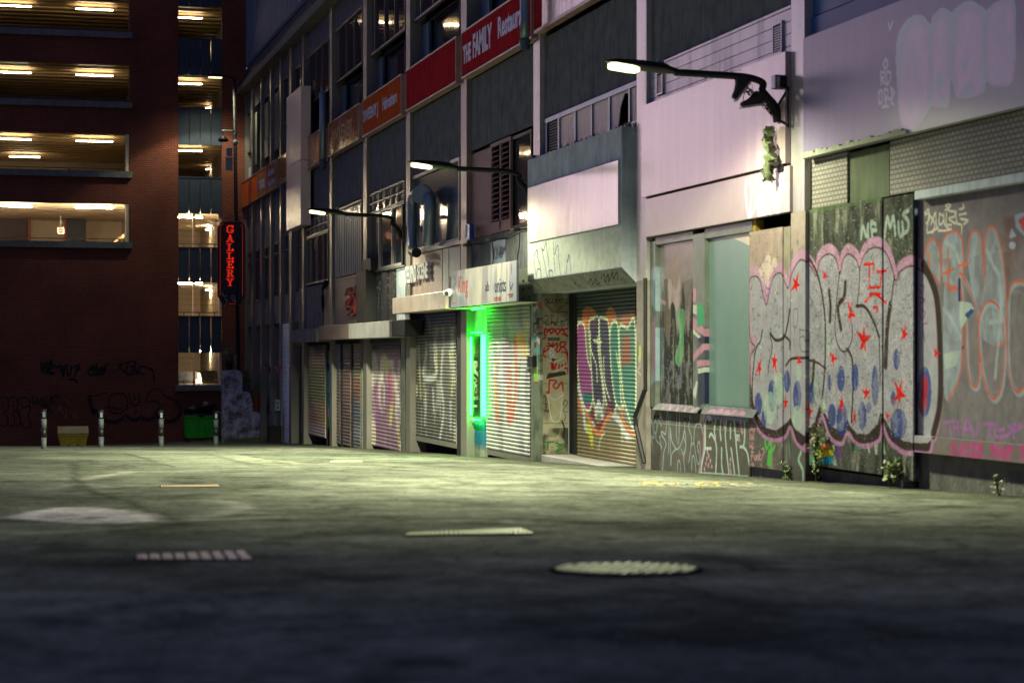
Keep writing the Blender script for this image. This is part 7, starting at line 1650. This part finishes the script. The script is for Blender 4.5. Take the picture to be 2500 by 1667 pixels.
tags('spray_tag', 'long black scalloped outline graffiti', [[(650, 1110), (690, 1105), (790, 1085)], [(650, 1100), (665, 1150), (675, 1210)], [(700, 1190), (730, 1245), (790, 1280), (850, 1285), (900, 1260), (930, 1240)], [(930, 1240), (970, 1275), (1010, 1270), (1040, 1250)], [(1040, 1250), (1080, 1270), (1120, 1265), (1150, 1240)], [(1150, 1240), (1200, 1280), (1270, 1285), (1320, 1240), (1330, 1190), (1290, 1140), (1210, 1100), (1180, 1060), (1130, 1050), (1090, 1090), (1075, 1150)], [(800, 1160), (810, 1110), (850, 1085), (910, 1090), (935, 1130), (935, 1190), (880, 1230), (820, 1220), (800, 1160)], [(775, 1190), (830, 1185), (860, 1200), (900, 1190)], [(950, 1080), (965, 1150), (1000, 1175), (1030, 1140), (1020, 1080)], [(985, 1075), (995, 1140)], [(1090, 1150), (1140, 1140), (1180, 1180), (1140, 1230), (1170, 1235)], [(840, 1155), (842, 1157)], [(905, 1157), (907, 1158)], [(1000, 1200), (1000, 1240)]], .045)
tags('spray_tag', 'thick lower edge of the long black outline graffiti', [[(655, 1100), (672, 1180), (690, 1235), (700, 1200)], [(720, 1245), (790, 1288), (860, 1290), (915, 1262)], [(930, 1250), (980, 1282), (1035, 1262)], [(1045, 1262), (1090, 1280), (1145, 1255)], [(1160, 1262), (1230, 1292), (1300, 1270), (1330, 1215)]], .13, lift=.012)
tags('spray_tag', 'black bubble outline at the left edge of the brick wall', [[(-20, 1140), (20, 1110), (55, 1130), (60, 1200), (30, 1230), (60, 1270), (40, 1330), (-20, 1310)], [(60, 1150), (90, 1110), (130, 1140), (125, 1200), (95, 1230), (110, 1290), (90, 1330), (55, 1300)], [(130, 1150), (150, 1120), (200, 1115), (220, 1150), (205, 1180), (165, 1190), (160, 1150)], [(165, 1190), (215, 1180), (220, 1220), (205, 1250), (225, 1290), (220, 1335), (180, 1340), (150, 1280), (140, 1200)], [(125, 1210), (150, 1290), (120, 1330), (90, 1320)], [(10, 1180), (30, 1185)], [(95, 1160), (100, 1190)]], .045)
tags('spray_tag', 'black tag with a heart beneath it', [[(235, 1105), (250, 1165), (275, 1130), (250, 1110)], [(280, 1130), (275, 1165), (300, 1160)], [(280, 1145), (298, 1140)], [(320, 1120), (300, 1130), (325, 1150), (300, 1165)], [(335, 1115), (335, 1155), (365, 1150), (370, 1110)], [(380, 1100), (380, 1160)], [(410, 1100), (385, 1130), (425, 1165)], [(400, 1100), (428, 1100), (420, 1120)], [(300, 1180), (380, 1170)], [(330, 1185), (360, 1190)], [(345, 1260), (305, 1220), (315, 1200), (342, 1215), (365, 1200), (378, 1220), (345, 1260)], [(325, 1215), (335, 1240), (350, 1225)]], .045)
tags('spray_tag', 'dense black tag high on the brick wall, leftmost', [[(300, 850), (315, 930), (330, 860), (345, 920)], [(350, 850), (360, 910), (375, 840), (385, 910)], [(395, 870), (420, 900), (440, 880), (450, 930)], [(460, 880), (465, 960), (480, 880)], [(490, 870), (500, 950), (520, 940), (525, 880)], [(535, 900), (570, 880), (550, 960), (510, 985)], [(590, 870), (560, 920), (595, 900)], [(510, 985), (560, 990), (570, 1010)], [(320, 930), (400, 940), (350, 920), (395, 890)]], .075)
tags('spray_tag', 'dense black tag high on the brick wall, middle one', [[(645, 935), (680, 880), (690, 930), (710, 870), (715, 940)], [(650, 945), (700, 950), (770, 940)], [(725, 900), (745, 940), (750, 890), (770, 930), (775, 900)], [(760, 900), (795, 865)], [(660, 910), (720, 905)]], .09)
tags('spray_tag', 'dense black tag high on the brick wall, right one with a trailing tail', [[(870, 870), (900, 870), (880, 900), (920, 920), (940, 880)], [(920, 870), (960, 850), (1000, 860), (960, 940), (930, 930)], [(960, 880), (1010, 920), (1030, 890), (1060, 890)], [(900, 910), (950, 950), (1010, 930), (1060, 950)], [(1050, 890), (1100, 900), (1130, 930), (1135, 1000)], [(1000, 870), (990, 930), (1020, 940)]], .075)
tags('spray_tag', 'small orange scribble above the yellow grit bin', [[(430, 1180), (430, 1220), (450, 1180), (460, 1230), (480, 1240)], [(470, 1130), (500, 1150), (520, 1180)], [(490, 1200), (480, 1270), (500, 1240)], [(510, 1225), (560, 1215), (580, 1230), (540, 1245), (575, 1260)], [(530, 1215), (545, 1260), (570, 1275)]], .03, 'orangepaint')
# cars on the lowest visible deck
M['carpaint'] = mat('silver_car_paint', (.35, .32, .28), .25, metal=.6, var=.05, coat=.8); M['carpaintd'] = mat('dark_car_paint', (.06, .045, .04), .25, metal=.4, var=.05, coat=.8)
M['taillight'] = emit('red_tail_lamp', (.9, .02, .01), .8)
def car(x, y, z, label, m, side=1):
    t = thing('parked_car', label, 'car', (x, y, z), 'cars parked on the lowest visible deck')
    prof = [(-2.1, .25), (-2.15, .7), (-1.9, .88), (-1.0, .98), (-.35, 1.42), (1.1, 1.45), (1.85, 1.05), (2.15, .95), (2.2, .3)]
    obj('body', MB().prism(prof, lambda u, v, q: (x + q, y + u*side, z + v), -.85, .85), M[m], t, bevel=.06)
    obj('windscreen', MB().prism([(-.96, 1.0), (-.36, 1.40), (-.34, 1.40), (-.90, .99)], lambda u, v, q: (x + q, y + u*side - .02*side, z + v + .01), -.7, .7), M['glass'], t)
    obj('side_window', MB().prism([(-.75, 1.02), (-.3, 1.36), (1.0, 1.38), (1.5, 1.06)], lambda u, v, q: (x + q, y + u*side, z + v), -.862, .862), M['glass'], t)
    for s in (-1, 1):
        for u in (-1.35, 1.35): obj('wheel', MB().tube([(x + s*.70, y + u*side, z + .31), (x + s*.87, y + u*side, z + .31)], .31, 20), M['black'], t)
        obj('tail_light', MB().box(x + s*.72 - .1, x + s*.72 + .1, y - 2.26, y - 2.2, z + .72, z + .9) if side < 0 else MB().box(x + s*.72 - .1, x + s*.72 + .1, y - 2.22, y - 2.17, z + .62, z + .72), M['taillight' if side < 0 else 'white'], t)
zl = cols_open[-1][1] - .95
obj('parking_deck', MB().box(xc0 - .9, xc1 + .7, YW + TH + .02, YB, zl - .25, zl), M['slab'], cp)
obj('parking_deck', MB().box(xc0 - .9, xc1 + .7, YW + TH + .02, YB, cols_open[-2][1] - 1.2, cols_open[-2][1] - .95), M['slab'], cp)
car(X_(447, YW + 4) - .2, YW + 3.6, zl, 'light-roofed parked car nearest the opening at street-level deck', 'carpaint')
car(X_(515, YW + 9), YW + 9.5, zl, 'dark parked car with red tail lights deeper inside the lowest deck', 'carpaintd', -1)
for i in (4, 5, 6):
    zt, zb = cols_open[i]
    obj('deck_post', MB().box(X_(471, YW + 2), X_(477, YW + 2), YW + 2, YW + 2.15, zb - .9, zt + .3), M['white'], cp)
    ms = MB(); x = xc0 + .03
    while x < xc1: ms.box(x, x + .008, YW + .30, YW + .308, zb - .2, zt + .1); x += .085
    for k in range(6): z = zb + k*(zt - zb)/6; ms.box(xc0, xc1, YW + .31, YW + .316, z, z + .008)
    obj('mesh_screen', ms, M['rail'], cp)
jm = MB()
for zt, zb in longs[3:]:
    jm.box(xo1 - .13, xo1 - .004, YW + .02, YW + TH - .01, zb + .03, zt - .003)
obj('cream_reveal', jm, M['cream'], cp)  # cream boxes along the right side of the openings
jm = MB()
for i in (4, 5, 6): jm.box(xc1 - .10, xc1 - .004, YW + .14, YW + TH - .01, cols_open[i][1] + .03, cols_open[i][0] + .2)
obj('cream_reveal', jm, M['cream'], cp)
